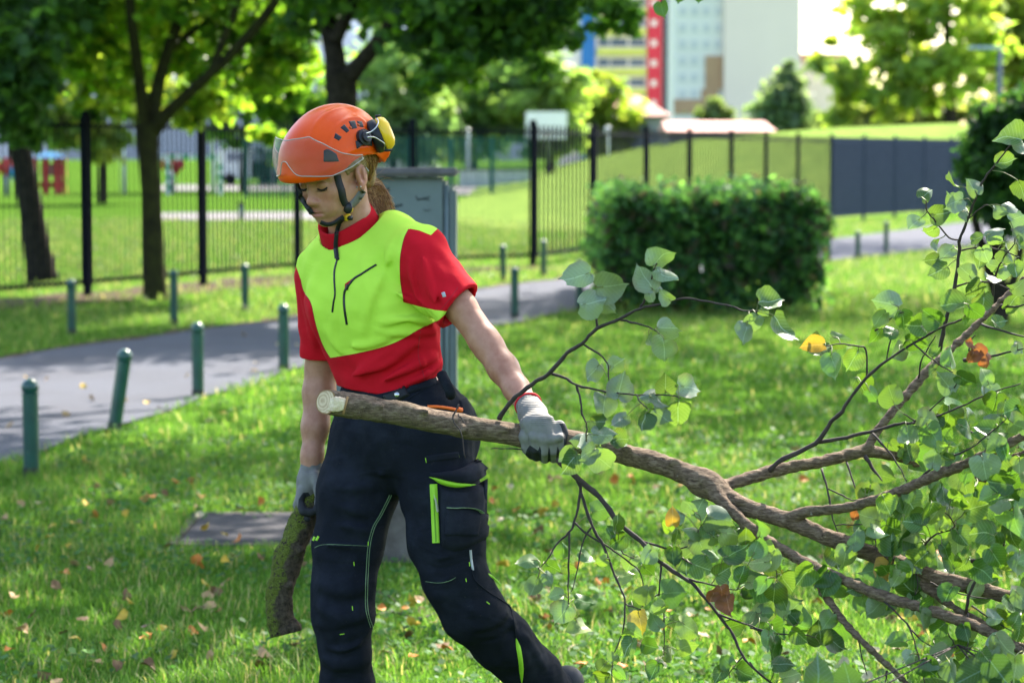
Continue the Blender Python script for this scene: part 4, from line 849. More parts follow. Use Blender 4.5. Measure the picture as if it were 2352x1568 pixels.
BODY = link('body', me, PERSON); BVB = bvh_of(V, Q)
def hface(x, z, off=.0):
    o = Vector(hw(x, .3, z)); loc, no, i, d = BVB.ray_cast(o, -Vector(Fh)); return loc + no * off if loc else Vector(hw(x, .09, z))
for s_ in (-1, 1):
    mb = MB(); pts = [hface(s_ * x, z, .0008) for x, z in ((.0175, .0075), (.023, .0055), (.031, .0045), (.039, .0055), (.0455, .009))]
    mb.tube(crv(pts, 4), [.0009, .0015, .0019, .0022, .0024, .0025, .0026, .0026, .0027, .0027, .0027, .0027, .0026, .0025, .0022, .0018, .0010], 6)
    for k in range(9):
        x = .020 + .003 * k; p = hface(s_ * x, .005 + .25 * abs(x - .031) * .3, .001); mb.tube([p, p + Vector(Fh) * .004 - Vector(Uh) * .003 + Vector(Lh) * (s_ * (x - .031) * .12), p + Vector(Fh) * .007 - Vector(Uh) * .0025 + Vector(Lh) * (s_ * (x - .031) * .22)], [.0006, .0005, .0002], 4)
    mb.build('eyelash', M('lash', (.02, .012, .01)) if s_ < 0 else bpy.data.materials['lash'], BODY, True)
    mb = MB(); pts = [hface(s_ * x, z, .0003) for x, z in ((.019, .021), (.025, .0235), (.031, .0245), (.039, .0235), (.045, .0195))]; mb.tube(crv(pts, 4), .0008, 5); mb.build('eyelid_crease', M('lid_crease', (.26, .12, .08)) if s_ < 0 else bpy.data.materials['lid_crease'], BODY, True)  # darker line puts the shade of the lid fold into colour
# ---- hair
HAIR = NT('hair'); c = HAIR.attr('col', 'Color'); HAIR.col(c); HAIR.set(rough=.42, spec=.5); HAIR = HAIR.m
f = Field(hr(0, 0, 0) - .2, hr(0, 0, 0) + .2, .004); f.un(e((0, -.016, .052), (.080, .093, .094)), .01); chain(f, [(hw(0, -.075, .02), .05), (hw(0, -.085, -.03), .032)], .03)
f.cut(e((0, .095, -.02), (.10, .10, .11)), .004); f.cut(e((.085, .012, -.012), (.03, .028, .042)), .006); f.cut(e((-.085, .012, -.012), (.03, .028, .042)), .006); f.cut(e((0, .05, -.09), (.1, .09, .06)), .006); f.wob(.0012, 260, 2)
V, Q = f.mesh(); me = npmesh('hair', V, Q, HAIR); rr = np.random.default_rng(3); hq = hloc(V); st = .5 + .5 * np.sin(hq[:, 2] * 900 + hq[:, 1] * 300 + 2 * np.sin(hq[:, 1] * 160))
cattr(me, 'col', np.array([.13, .07, .035])[None] * (1 - st[:, None]) + np.array([.30, .18, .09])[None] * st[:, None]); HAIRO = link('hair', me, PERSON)
def strands(name, roots, n, rad, cols, seed, parent):
    r = np.random.default_rng(seed); mb = MB(); cl = []
    for i in range(n):
        a, b, c_, d, spread = roots(r); pts = crv([a, b, c_, d], 4); n0 = len(mb.v); mb.tube([Vector(p) for p in pts], list(np.linspace(rad, rad * .35, len(pts))), 3, cap=False)
        cl += [cols[r.integers(len(cols))] * (.75 + .5 * r.random())] * (len(mb.v) - n0)
    o = mb.build(name, HAIR, parent, True); cattr(o.data, 'col', np.array(cl)); return o
HC = np.array([(.16, .065, .026), (.30, .13, .048), (.42, .21, .085), (.52, .30, .13), (.24, .095, .038)])
tie = A3(836, 424, 5.70)
def pony(r):
    a_ = r.random() * 6.28; q = math.sqrt(r.random()); o1 = np.array([math.cos(a_), .8 * math.sin(a_ * 1.3), math.sin(a_)]) * q
    L_ = r.uniform(.7, 1.12); b = A3(851, 428, 5.71) + o1 * .024; c_ = A3(861, 447, 5.715) + o1 * .030; d = A3(857 + 22 * L_ * r.uniform(.3, 1), 447 + 36 * L_, 5.715) + o1 * .034 + r.normal(0, .007, 3)
    return tie + o1 * .012, b, c_, d, 0
strands('ponytail', pony, 900, .0011, HC, 1, HAIRO)
def loose(r):
    a = hw(.05 + .025 * r.random(), -.03 - .05 * r.random(), .035 + .03 * r.random()); d = tie + r.normal(0, .006, 3); m_ = (a + d) / 2 + Lh * .018 + r.normal(0, .003, 3)
    return a, a * .6 + m_ * .4 + Lh * .010, m_, d, 0
strands('swept_back_hair', loose, 260, .0011, HC, 2, HAIRO)
def fly(r):
    a = A3(850, 432, 5.70) + r.normal(0, .012, 3); d = a + np.array([r.uniform(.01, .045), 0, r.uniform(-.04, .03)]); return a, a * .7 + d * .3 + r.normal(0, .004, 3), a * .3 + d * .7 + r.normal(0, .005, 3), d, 0
strands('flyaway_hair', fly, 50, .0004, HC, 4, HAIRO)
mb = MB(); 
for k in range(3): mb.tube([Vector(hw(.083, -.019 - .002 * k, .017)) + Vector(Lh) * .006 * math.cos(q) + Vector(Uh) * (.006 * math.sin(q) - .004 * k) for q in np.linspace(0, 6.28, 13)][:], .0007, 5, cap=False)
mb.build('ear_ring', STEEL, PERSON, True)
for (x, y) in ((958, 826), (990, 822)):
    mb = MB(); p, no = hit(BVB, *z1(x, y), 5.58); bm = bmesh.new(); bmesh.ops.create_uvsphere(bm, u_segments=8, v_segments=6, radius=.0022); bm.transform(Matrix.Translation(p + no * .001)); me = bpy.data.meshes.new('ear_stud'); bm.to_mesh(me); bm.free(); me.materials.append(STEEL); link('ear_stud', me, PERSON)
# ---- helmet
HEL = bpy.data.objects.new('helmet', None); C.objects.link(HEL); HEL.parent = PERSON
hc0 = np.array([0, -.010, .062]); hrad = np.array([.103, .132, .108])
def helm_field(ridges):
    f = Field(HO - .2, HO + .23, .0028); f.un(ell(hr(*hc0), hrad, HR), 0)
    f.un(ell(hr(0, .045, .055), (.092, .088, .09), HR), .02)
    f.un(ell(hr(0, -.105, .035), (.082, .028, .045), HR), .035)
    f.un(ell(hr(0, .085, .05), (.075, .054, .02), HR), .025)
    for pts, wd, am in ridges: f.ridge(pts, wd, am)
    sl, X, Y, Z = f.grid(HO - .3, HO + .3); x, y, z = X - HO[0], Y - HO[1], Z - HO[2]
    ly = x * Fh[0] + y * Fh[1] + z * Fh[2]; lz = x * Uh[0] + y * Uh[1] + z * Uh[2]; lx = x * Lh[0] + y * Lh[1] + z * Lh[2]
    ze = np.interp(ly, [-.14, -.105, -.05, 0, .03, .05, .07, .105, .14], [-.012, -.006, .040, .055, .053, .046, .041, .038, .041])
    f.D = np.maximum(f.D, (ze - lz).astype(np.float32))
    inn = ell(hr(*hc0), hrad - np.array([.005, .006, .006]), HR)[0](X, Y, Z); inn = np.minimum(inn, ell(hr(0, -.105, .020), (.076, .023, .04), HR)[0](X, Y, Z)); inn = np.minimum(inn, ell(hr(0, .05, .045), (.086, .082, .08), HR)[0](X, Y, Z))
    f.D = np.maximum(f.D, -inn.astype(np.float32)); return f
V, Q = helm_field([]).mesh(); BVH0 = bvh_of(V, Q)
def on_h(pts): return [np.array(hit(BVH0, *z1(*p), 5.6)[0]) for p in pts]
rid = [(on_h(crv(p, 3)), w_, a_) for p, w_, a_ in (([(700, 470), (730, 370), (800, 270), (880, 215), (960, 205), (1020, 235), (1060, 290)], .0045, .0035), ([(575, 300), (620, 230), (700, 160), (800, 118), (870, 112)], .006, .003), ([(820, 545), (900, 500), (1000, 470), (1100, 470)], .005, .003), ([(560, 330), (500, 420), (470, 520)], .005, .0015))]
V, Q = helm_field(rid).mesh(); me = npmesh('shell', V, Q, HELM); SHELL = link('shell', me, HEL); BVH_ = bvh_of(V, Q)
for q in ([(768, 343), (822, 378)], [(756, 388), (795, 408)]), ([(850, 266), (888, 318)], [(813, 296), (864, 336)]), ([(888, 240), (938, 232)], [(915, 305), (958, 296)]), ([(958, 236), (1002, 238)], [(982, 284), (1016, 291)]):
    cm = np.mean([z1(*p) for p in q[0] + q[1]], 0); mb = MB(); mb.grid(patch(BVH_, [cm + 1.35 * (np.array(z1(*p)) - cm) for p in q[0]], [cm + 1.35 * (np.array(z1(*p)) - cm) for p in q[1]], 6, 6, th=.0012, edge=.15)); mb.build('vent', BLKP, HEL, True)
for q in ((900, 294), (972, 270)):
    mb = MB(); p, no = hit(BVH_, *z1(*q), 5.6); mb.lathe([(.0035, -.001), (.0035, .0012), (.001, .002)], 12, mtx=Matrix.Translation(p) @ no.to_track_quat('Z', 'Y').to_matrix().to_4x4()); mb.build('rivet', M('rivet_paint', (.45, .07, .01)), HEL, True)
mb = MB(); mb.grid(patch(BVH_, [z1(655, 492), z1(700, 474), z1(785, 530)], [z1(648, 610), z1(730, 613), z1(812, 603)], 8, 8, th=.001, edge=.08)); mb.build('side_sticker', M('dark_sticker', (.03, .03, .035), rough=.25), HEL, True)
# visor, lifted in front of the shell
VIS = NT('visor_clear'); VIS.col((.9, .9, .88)); VIS.set(rough=.10, spec=.35); trn = VIS.node('ShaderNodeBsdfTransparent'); trn.inputs[0].default_value = (.93, .90, .87, 1); mxs = VIS.node('ShaderNodeMixShader')
lw = VIS.node('ShaderNodeLayerWeight'); lw.inputs[0].default_value = .28; fac = VIS.math('ADD', VIS.math('MULTIPLY', lw.outputs['Facing'], .22), .012); VIS.l(fac, mxs.inputs[0]); VIS.l(trn.outputs[0], mxs.inputs[1]); VIS.l(VIS.b.outputs[0], mxs.inputs[2]); VIS.l(mxs.outputs[0], VIS.out.inputs[0]); VIS = VIS.m
def vis_pt(a, z, off=0):
    s_ = 1 - .2 * max(0, (z - .085) / .06) ** 1.6; ra, rb = (.113 + off) * s_, (.149 + off) * s_; return Vector(hr(ra * math.sin(a), rb * math.cos(a) * 1.0, z))
ztop = lambda d: float(np.interp(abs(d), [0, 12, 35, 50, 65, 78, 86], [.139, .141, .140, .118, .086, .068, .062])); zbot = lambda d: float(np.interp(abs(d), [0, 4, 8, 12, 18, 28, 50, 72, 86], [.098, .095, .080, .066, .060, .056, .043, .047, .053]))
angs = np.linspace(-86, 86, 70); mb = MB(); mb.grid([[vis_pt(R(d), zbot(d) + (ztop(d) - zbot(d)) * j / 10) for d in angs] for j in range(11)]); vo = mb.build('visor', VIS, HEL, True); md = vo.modifiers.new('thick', 'SOLIDIFY'); md.thickness = .002
RIMM = NT('visor_edge'); RIMM.col((.34, .31, .28)); RIMM.set(rough=.2, spec=.7); RIMM = RIMM.m
mb = MB(); mb.tube([vis_pt(R(d), ztop(d)) for d in angs], .0011, 6); mb.tube([vis_pt(R(d), zbot(d)) for d in angs], .0011, 6); mb.build('visor_edge', RIMM, vo, True)
def disc(u, v, prof, name, mat, parent, bv=None, Y=5.55, n=20, axis=None):
    p, no = hit(bv or BVH_, u, v, Y)
    if axis is not None: no = Vector(axis)
    mb = MB(); mb.lathe(prof, n, mtx=Matrix.Translation(p) @ no.to_track_quat('Z', 'Y').to_matrix().to_4x4()); return mb.build(name, mat, parent, True, auto=.6), p, no
disc(*z1(968, 570), [(.0108, -.004), (.0108, .009), (.009, .012), (.001, .0125)], 'visor_pivot', BLKP, HEL)
# ear defender: bracket, wires, cup folded back
br, bp, bn = disc(*z1(1012, 385), [(.020, -.006), (.0195, .008), (.014, .010), (.0135, .016), (.006, .017), (.005, .0155), (.001, .0155)], 'ear_defender_bracket', BLKP, HEL)
mb = MB(); mb.grid(patch(BVH_, [z1(940, 400), z1(1000, 440), z1(1080, 390)], [z1(955, 495), z1(1010, 455), z1(1095, 465)], 10, 8, th=.006, edge=.12)); mb.build('bracket_foot', BLKP, br, True)
DEF = bpy.data.objects.new('ear_defender', None); C.objects.link(DEF); DEF.parent = PERSON
cupc = Vector(A3(*z1(1178, 352), 5.60)); cax = (Vector((.97, .10, .14))).normalized(); cq = cax.to_track_quat('Z', 'Y').to_matrix().to_4x4()
tilt = Matrix.Rotation(R(14), 4, Vector((0, -1, 0)))
def cup(prof, nm, mat, sx, sy):
    mb = MB(); mb.lathe(prof, 24, mtx=Matrix.Translation(cupc) @ tilt @ cq @ Matrix.Diagonal((sx, sy, 1, 1))); return mb.build(nm, mat, DEF, True)
up_al = cq.inverted() @ Vector((0, 0, 1)); sx, sy = (1.0, .78) if abs(up_al.x) > abs(up_al.y) else (.78, 1.0)
cup([(.037, -.002), (.040, .004), (.039, .012), (.033, .020), (.020, .025), (.001, .026)], 'ear_cup', M('yellow_plastic', (.80, .48, .02), (.74, .43, .02), 20, .3, coat=.2), sx, sy)
cup([(.020, -.024), (.033, -.026), (.039, -.020), (.040, -.008), (.037, -.001), (.020, 0)], 'ear_cushion', M('black_foam', (.014, .015, .018), rough=.4), sx, sy)
for pts in ([(1040, 345), (1085, 330), (1130, 290), (1150, 240), (1135, 205), (1150, 192)], [(1050, 380), (1110, 378), (1160, 405), (1205, 440), (1205, 490), (1245, 497)]):
    mb = MB(); c3 = [P(*z1(*p), 5.53 + .05 * i / 5) for i, p in enumerate(pts)]; mb.tube(crv(c3, 5), .0016, 6); mb.build('wire_arm', STEEL, DEF, True)
for a, b in (((1125, 192), (1172, 186)), ((1205, 497), (1272, 495))):
    mb = MB(); mb.tube([P(*z1(*a), 5.57), P(*z1(*b), 5.575)], .003, 8); mb.build('hinge_pin', BLKP, DEF, True)
# ---- shirt
f = Field((-.62, 5.3, .92), (.12, 6.02, 1.50), .0036)
chain(f, [(A3(u, v, 5.70), W * kk) for u, v, W in TORSO], .03, ax=Lb, fl=1 / kk)
f.un(ell(A3(880, 690, 5.70) + Fb * .062 + Lb * .055, (.07, .055, .07)), .06); f.un(ell(A3(870, 695, 5.70) + Fb * .058 - Lb * .065, (.065, .05, .065)), .06)
chain(f, [(A3(846, 545, 5.735), .050), (A3(905, 552, 5.66), .058), (A3(960, 580, 5.575), .062)], .04); chain(f, [(A3(790, 577, 5.73), .055), (A3(735, 622, 5.79), .055)], .04)
def sleeve(a, b, ra, rb, k=.03): f.un(cone(a, b, ra, rb), k)
dirL = (ELL - SHL) / np.linalg.norm(ELL - SHL); dirR = (ELR - SHR) / np.linalg.norm(ELR - SHR)
hemL = A3(1054, 703, 5.51); hemR = A3(737, 818, 5.835)
sleeve(A3(965, 590, 5.57), hemL + dirL * .08, .064, .061); sleeve(SHR + np.array([.004, 0, 0]), hemR + dirR * .06, .058, .048)
# folds
for pts, w_, a_ in (
    ([(965, 560, 5.48), (985, 640, 5.48), (1005, 720, 5.45)], .010, .007), ([(1000, 560, 5.5), (1030, 630, 5.46), (1050, 690, 5.44)], .011, .006), ([(940, 600, 5.5), (955, 680, 5.5), (985, 725, 5.48)], .009, .005),
    ([(905, 670, 5.53), (950, 700, 5.53), (1000, 735, 5.55)], .010, .007), ([(880, 740, 5.55), (940, 735, 5.54), (1000, 745, 5.58)], .010, .006), ([(870, 760, 5.56), (930, 765, 5.56), (1000, 760, 5.6)], .009, .004),
    ([(800, 870, 5.6), (880, 840, 5.58), (960, 780, 5.57)], .012, .007), ([(780, 880, 5.62), (830, 850, 5.6), (900, 800, 5.57)], .011, .006), ([(860, 880, 5.58), (930, 850, 5.57), (1000, 820, 5.6)], .011, .006), ([(930, 880, 5.58), (980, 860, 5.58), (1015, 835, 5.62)], .010, .006), ([(960, 790, 5.57), (975, 830, 5.57), (985, 870, 5.58)], .008, .004),
    ([(745, 700, 5.66), (760, 760, 5.65), (785, 820, 5.63)], .012, .005), ([(830, 600, 5.58), (850, 680, 5.55), (835, 760, 5.56)], .014, .004), ([(770, 600, 5.62), (775, 680, 5.61), (770, 760, 5.63)], .012, .003), ([(900, 560, 5.55), (880, 620, 5.54), (860, 680, 5.54)], .014, .004), ([(790, 800, 5.6), (850, 790, 5.58), (900, 770, 5.56)], .010, .004),
    ([(700, 660, 5.76), (712, 720, 5.77), (725, 790, 5.78)], .010, .005), ([(720, 680, 5.76), (730, 740, 5.78), (745, 800, 5.79)], .008, .004),
    ([(770, 860, 5.64), (800, 880, 5.6), (840, 895, 5.58)], .008, .004)):
    f.ridge([A3(*p) for p in crv(pts, 4)], w_ * 1.05, a_ * 2.7)
    f.ridge([A3(p[0] + 10, p[1] + 16, p[2]) for p in crv(pts, 4)], w_ * 1.05, -a_ * 1.5)
f.wob(.0020, 60, 5); f.wob(.0011, 120, 8)
sl, X, Y, Z = f.grid(f.lo, f.lo + f.h * f.n); D = f.D
def cutpl(D, p, n_, near, rad):
    pl = half(p, -np.array(n_))(X, Y, Z); m = np.sqrt((X - near[0]) ** 2 + (Y - near[1]) ** 2 + (Z - near[2]) ** 2) < rad
    return np.where(m, np.maximum(D, pl), D).astype(np.float32)
nL = dirL + np.array([.25, 0, .1]); D = cutpl(D, hemL, nL, hemL + dirL * .09, .135); D = cutpl(D, hemR, dirR, hemR + dirR * .08, .105)
inL = cone(SHL + dirL * .09, hemL + dirL * .12, .048, .055)[0](X, Y, Z); inR = cone(SHR + dirR * .1, hemR + dirR * .1, .04, .0425)[0](X, Y, Z); D = np.maximum(D, -np.minimum(inL, inR)).astype(np.float32)
zc = Z - np.interp((X - A3(770, 0, 5.65)[0]) / (A3(1016, 0, 5.65)[0] - A3(770, 0, 5.65)[0]), [0, .45, 1], [A3(770, 897, 5.6)[2], A3(870, 908, 5.6)[2], A3(1016, 862, 5.6)[2]])
tor = np.sqrt(((X - A3(895, 880, 5.7)[0]) / .2) ** 2 + ((Y - 5.7) / .16) ** 2) < 1
f.D = np.where(tor & (X > A3(757, 880, 5.65)[0]), np.maximum(D, -zc), D).astype(np.float32)
cN = A3(794, 506, 5.685); cF = Fb * math.cos(R(34)) + np.array([0, 0, -math.sin(R(34))]); cU = Fb * math.sin(R(34)) + np.array([0, 0, math.cos(R(34))])
x, y, z = X - cN[0], Y - cN[1], Z - cN[2]; dl = x * Lb[0] + y * Lb[1]; df = x * cF[0] + y * cF[1] + z * cF[2]; du = x * cU[0] + y * cU[1] + z * cU[2]
f.D = np.maximum(f.D, -np.maximum((np.sqrt((dl / .0735) ** 2 + (df / .0765) ** 2) - 1) * .073 - np.clip(du + .022, 0, .06) * 1.2, -.052 - du)).astype(np.float32)
V, Q = f.mesh(); me = npmesh('shirt', V, Q, SHIRT)
def poly_sd(V, poly):
    u, v = uv_of(V); p = np.array(poly, float); n = len(p); d = np.full(len(u), 1e9); ins = np.zeros(len(u), bool)
    for i in range(n):
        a, b = p[i], p[(i + 1) % n]; ab = b - a; t_ = np.clip(((u - a[0]) * ab[0] + (v - a[1]) * ab[1]) / (ab @ ab + 1e-9), 0, 1)
        d = np.minimum(d, np.hypot(u - a[0] - ab[0] * t_, v - a[1] - ab[1] * t_)); c_ = ((a[1] > v) != (b[1] > v)) & (u < (b[0] - a[0]) * (v - a[1]) / (b[1] - a[1] + 1e-12) + a[0]); ins ^= c_
    return np.where(ins, d, -d)
YP = list(map(tuple, crv([(689, 637), (697, 668), (714, 696), (724, 741), (740, 790), (759, 822)], 4))) + list(map(tuple, crv([(759, 822), (818, 812), (880, 797), (922, 780), (964, 756), (1008, 735)], 4))) + [(1030, 715), (1000, 712), (960, 703), (927, 694)] + list(map(tuple, crv([(927, 694), (920, 644), (919, 602), (922, 575), (929, 546), (940, 525)], 4))) + [(962, 529), (990, 540), (1010, 520), (940, 470), (840, 430), (730, 470), (690, 560), (676, 600)]
fattr(me, 'panel', poly_sd(V, YP)); SHIRTO = link('shirt', me, PERSON); BVS = bvh_of(V, Q)
# collar
cN = A3(794, 506, 5.685); cF = Fb * math.cos(R(34)) + np.array([0, 0, -math.sin(R(34))]); cU = Fb * math.sin(R(34)) + np.array([0, 0, math.cos(R(34))])
rows = []
for (rad, hz, sh) in ((.059, -.040, 0), (.0595, .000, 0), (.061, .009, 0), (.064, .010, 0), (.0665, .005, 0), (.070, -.012, .0), (.073, -.030, .0), (.075, -.048, .0), (.075, -.065, 0)):
    rows.append([Vector(cN + (Lb * math.cos(a) * rad * (1 + .12 * sh) + cF * math.sin(a) * rad * 1.04) + cU * (hz + .003 * math.sin(3 * a)) + np.array([0, 0, -.014]) * sh * max(0, math.sin(a)) + cU * .012 * max(0, -math.sin(a)) * (1 if hz > -.02 else 0)) for a in np.linspace(0, 2 * math.pi, 49)])
mb = MB(); mb.grid(rows); COL = mb.build('collar', REDC_, SHIRTO, True)
BVC = bvh_of([v.co + COL.matrix_world.translation for v in COL.data.vertices], [p.vertices for p in COL.data.polygons]) if False else None
def sdec(name, mat, pts, w_, th=.0015, par=None, bv=None, **kw):
    mb = MB(); strip(mb, bv or BVS, pts, w_, th, **kw)
    if mb.v: return mb.build(name, mat, par or SHIRTO, True)
sdec('front_zip', BLKP, [z2(*p) for p in ((578, 60), (560, 130), (558, 200), (562, 290), (552, 350), (545, 410))], 3.4, .002)
sdec('pocket_zip', BLKP, [z2(*p) for p in ((836, 96), (790, 124), (735, 160), (690, 188), (655, 230), (628, 270), (622, 330), (627, 400), (641, 492))], 4.2, .002)
mb = MB(); mb.grid(patch(BVS, [z2(690, 178), z2(622, 222)], [z2(664, 222), z2(624, 268)], 6, 6, th=.0018, edge=.1)); mb.build('pocket_lining', REDC_, SHIRTO, True)
sdec('pocket_zip_pull', BLKP, [z2(650, 228), z2(640, 262)], 5, .004)
mb = MB(); mb.grid(patch(BVS, [z2(1256, 275), z2(1288, 266)], [z2(1270, 322), z2(1302, 312)], 4, 4, th=.0012, edge=.1)); mb.build('sleeve_tag', REFL, SHIRTO, True)
for pts in ([(927, 694), (920, 644), (919, 602), (922, 575), (929, 546), (939, 526)], [(1052, 660), (1030, 690), (1012, 712)], [z2(1128, 530), z2(1110, 680), z2(1140, 800), z2(1156, 862)], [(759, 822), (818, 812), (880, 797), (922, 780), (964, 756), (1004, 737)], [(690, 640), (697, 668), (714, 696), (724, 741), (740, 790), (757, 820)]): sdec('seam', M('seam_red', (.38, .01, .02)) if 'seam_red' not in bpy.data.materials else bpy.data.materials['seam_red'], pts, 1.3, .0006)
# ---- trousers
f = Field((-.56, 5.2, .04), (.26, 6.05, 1.06), .0044)
chain(f, [(A3(u, v, 5.70), W * kk) for u, v, W in PELV], .03, ax=Lb, fl=1 / kk)
LEGR = [(850, 1010, 92, 5.73), (822, 1130, 92, 5.71), (800, 1250, 79, 5.69), (790, 1340, 72, 5.67), (789, 1410, 69, 5.66), (791, 1490, 57, 5.67), (799, 1570, 62, 5.70), (803, 1690, 61, 5.73), (805, 1800, 60, 5.75)]
LEGL = [(985, 1010, 92, 5.64), (1012, 1130, 90, 5.62), (1024, 1240, 86, 5.60), (1046, 1330, 76, 5.59), (1084, 1400, 73, 5.60), (1150, 1470, 69, 5.67), (1222, 1545, 62, 5.77), (1272, 1600, 57, 5.85)]
g = Field(f.lo, f.lo + .01, f.h); g.n = f.n; g.D = np.full(f.n, 1.0, np.float32)
chain(f, [(A3(u, v, Y), pr(r_, Y)) for u, v, r_, Y in LEGR], .02); chain(g, [(A3(u, v, Y), pr(r_, Y)) for u, v, r_, Y in LEGL], .02)
f.D = smin(f.D, g.D, .018).astype(np.float32); del g
f.un(ell(A3(1030, 1000, 5.72), (.075, .08, .10)), .04)
for pts, w_, a_ in (
    [([z3(*p) + (y,) for p, y in q], w_, a_) for q, w_, a_ in (
    ([((470, 250), 5.62), ((640, 262), 5.6), ((850, 245), 5.62)], .014, .006), ([((455, 340), 5.62), ((620, 400), 5.6), ((800, 430), 5.62)], .013, .006), ([((440, 470), 5.62), ((620, 500), 5.6), ((810, 540), 5.62)], .010, .007), ([((430, 500), 5.62), ((620, 545), 5.6), ((800, 590), 5.62)], .012, .005), ([((430, 640), 5.62), ((600, 640), 5.6), ((800, 640), 5.62)], .006, .006),
    ([((440, 900), 5.61), ((600, 960), 5.59), ((780, 930), 5.61)], .016, .006), ([((440, 1040), 5.61), ((560, 1110), 5.59), ((760, 1080), 5.61)], .016, .007), ([((500, 1170), 5.61), ((640, 1150), 5.59), ((800, 1120), 5.61)], .014, .006), ([((470, 1325), 5.61), ((620, 1340), 5.6), ((760, 1290), 5.61), ((825, 1220), 5.63)], .007, .006), ([((480, 1420), 5.63), ((600, 1450), 5.62), ((800, 1420), 5.64)], .016, .006), ([((520, 1370), 5.63), ((560, 1480), 5.62), ((540, 1560), 5.64)], .014, .005), ([((740, 1350), 5.63), ((760, 1450), 5.62), ((740, 1560), 5.64)], .014, .005),
    ([((700, 60), 5.56), ((800, 150), 5.57), ((900, 190), 5.6)], .012, .006), ([((620, 140), 5.58), ((760, 180), 5.58), ((880, 170), 5.6)], .010, .005), ([((900, 120), 5.58), ((960, 250), 5.56), ((1000, 400), 5.56)], .014, .005), ([((960, 60), 5.54), ((1060, 120), 5.52), ((1180, 130), 5.5)], .012, .005), ([((930, 140), 5.54), ((1040, 200), 5.52), ((1160, 210), 5.5)], .011, .004),
    ([((1100, 750), 5.52), ((1230, 745), 5.5), ((1420, 690), 5.5)], .008, .005), ([((1160, 870), 5.52), ((1290, 890), 5.5), ((1400, 845), 5.5)], .010, .008), ([((1170, 820), 5.52), ((1300, 830), 5.5), ((1440, 800), 5.5)], .012, .004),
    ([((1490, 790), 5.5), ((1580, 900), 5.5), ((1740, 1040), 5.53)], .010, .008), ([((1520, 770), 5.52), ((1620, 850), 5.52), ((1720, 960), 5.55)], .012, .009), ([((1560, 960), 5.5), ((1660, 960), 5.51), ((1740, 1000), 5.54)], .009, .007), ([((1600, 1130), 5.52), ((1680, 1080), 5.53), ((1750, 1040), 5.55)], .009, .008), ([((1420, 1080), 5.5), ((1560, 1060), 5.5), ((1730, 1060), 5.54)], .013, .006), ([((1500, 1180), 5.53), ((1620, 1160), 5.55), ((1760, 1090), 5.58)], .012, .008), ([((1560, 1230), 5.56), ((1660, 1180), 5.58), ((1780, 1150), 5.6)], .010, .006), ([((1760, 1050), 5.58), ((1780, 1200), 5.6), ((1800, 1330), 5.64)], .008, .006), ([((1640, 1300), 5.6), ((1730, 1380), 5.63), ((1790, 1500), 5.67)], .014, .006), ([((1850, 1250), 5.62), ((1920, 1380), 5.67), ((1990, 1480), 5.7)], .012, .007), ([((1780, 1140), 5.58), ((1860, 1200), 5.6), ((1900, 1260), 5.63)], .009, .006), ([((1840, 1100), 5.6), ((1800, 1000), 5.57), ((1740, 940), 5.55)], .010, .005), ([((1350, 1000), 5.5), ((1450, 1090), 5.5), ((1560, 1120), 5.51)], .014, .006))]):
    f.ridge([A3(*p) for p in crv(pts, 4)], w_ * 1.1, a_ * 1.45)
    f.ridge([A3(p[0] + 5, p[1] + 18, p[2]) for p in crv(pts, 4)], w_ * 1.1, -a_ * .9)
f.wob(.0022, 50, 15); f.wob(.0013, 110, 16)
sl, X, Y, Z = f.grid(f.lo, f.lo + f.h * f.n); zt = np.interp(X, [A3(770, 0, 5.65)[0], A3(870, 0, 5.65)[0], A3(1045, 0, 5.65)[0]], [A3(0, 900, 5.6)[2], A3(0, 900, 5.6)[2], A3(0, 868, 5.62)[2]])
f.D = np.maximum(f.D, Z - zt).astype(np.float32)
V, Q = f.mesh(); me = npmesh('trousers', V, Q, NAVY); TRO = link('trousers', me, PERSON); BVT = bvh_of(V, Q)
def td(name, mat, pts, w_, th=.0015, conv=z3, par=None, **kw):
    mb = MB(); strip(mb, BVT, [conv(*p) for p in pts], w_, th, **kw)
    if mb.v: return mb.build(name, mat, par or TRO, True)
def tp(name, mat, top, bot, th, par=None, conv=z3, nu=16, nv=14, **kw):
    mb = MB(); mb.grid(patch(BVT, [conv(*p) for p in top], [conv(*p) for p in bot], nu, nv, th, **kw)); return mb.build(name, mat, par or TRO, True)
CARGO = tp('cargo_pocket', NAVY2, [(1272, 235), (1430, 262), (1598, 190)], [(1285, 655), (1400, 683), (1588, 600)], .012, bulge=.012, jit=.0007)
tp('pocket_flap', NAVY2, [(1212, 158), (1390, 128), (1530, 55)], [(1214, 172), (1310, 218), (1470, 236), (1602, 120)], .020, par=CARGO, bulge=.008, edge=.06)
td('flap_lining', LIME, [(1224, 184), (1290, 218), (1370, 238), (1480, 240)], 8, .019, par=CARGO, taper=True)
tp('inner_pocket', NAVY2, [(1308, 368), (1410, 380), (1512, 425)], [(1302, 588), (1400, 594), (1500, 588)], .023, par=CARGO, bulge=.006, edge=.06)
td('thread', STITCH, [(1312, 378), (1410, 386), (1480, 405), (1505, 430)], 1.3, .030, par=CARGO)
ZIP = td('thigh_zip', LIME, [(1234, 228), (1240, 360), (1246, 500), (1251, 622)], 17, .004); td('zip_teeth', M('zip_teeth', (.16, .34, .02)), [(1240, 280), (1243, 400), (1249, 520), (1253, 615)], 3, .0055, par=ZIP); td('zip_pull', LIME, [(1240, 250), (1242, 300), (1246, 320)], 9, .009, par=ZIP); td('pull_cord', M('pull_cord', (.42, .44, .30)), [(1243, 300), (1255, 350), (1265, 410)], 4, .009, par=ZIP)
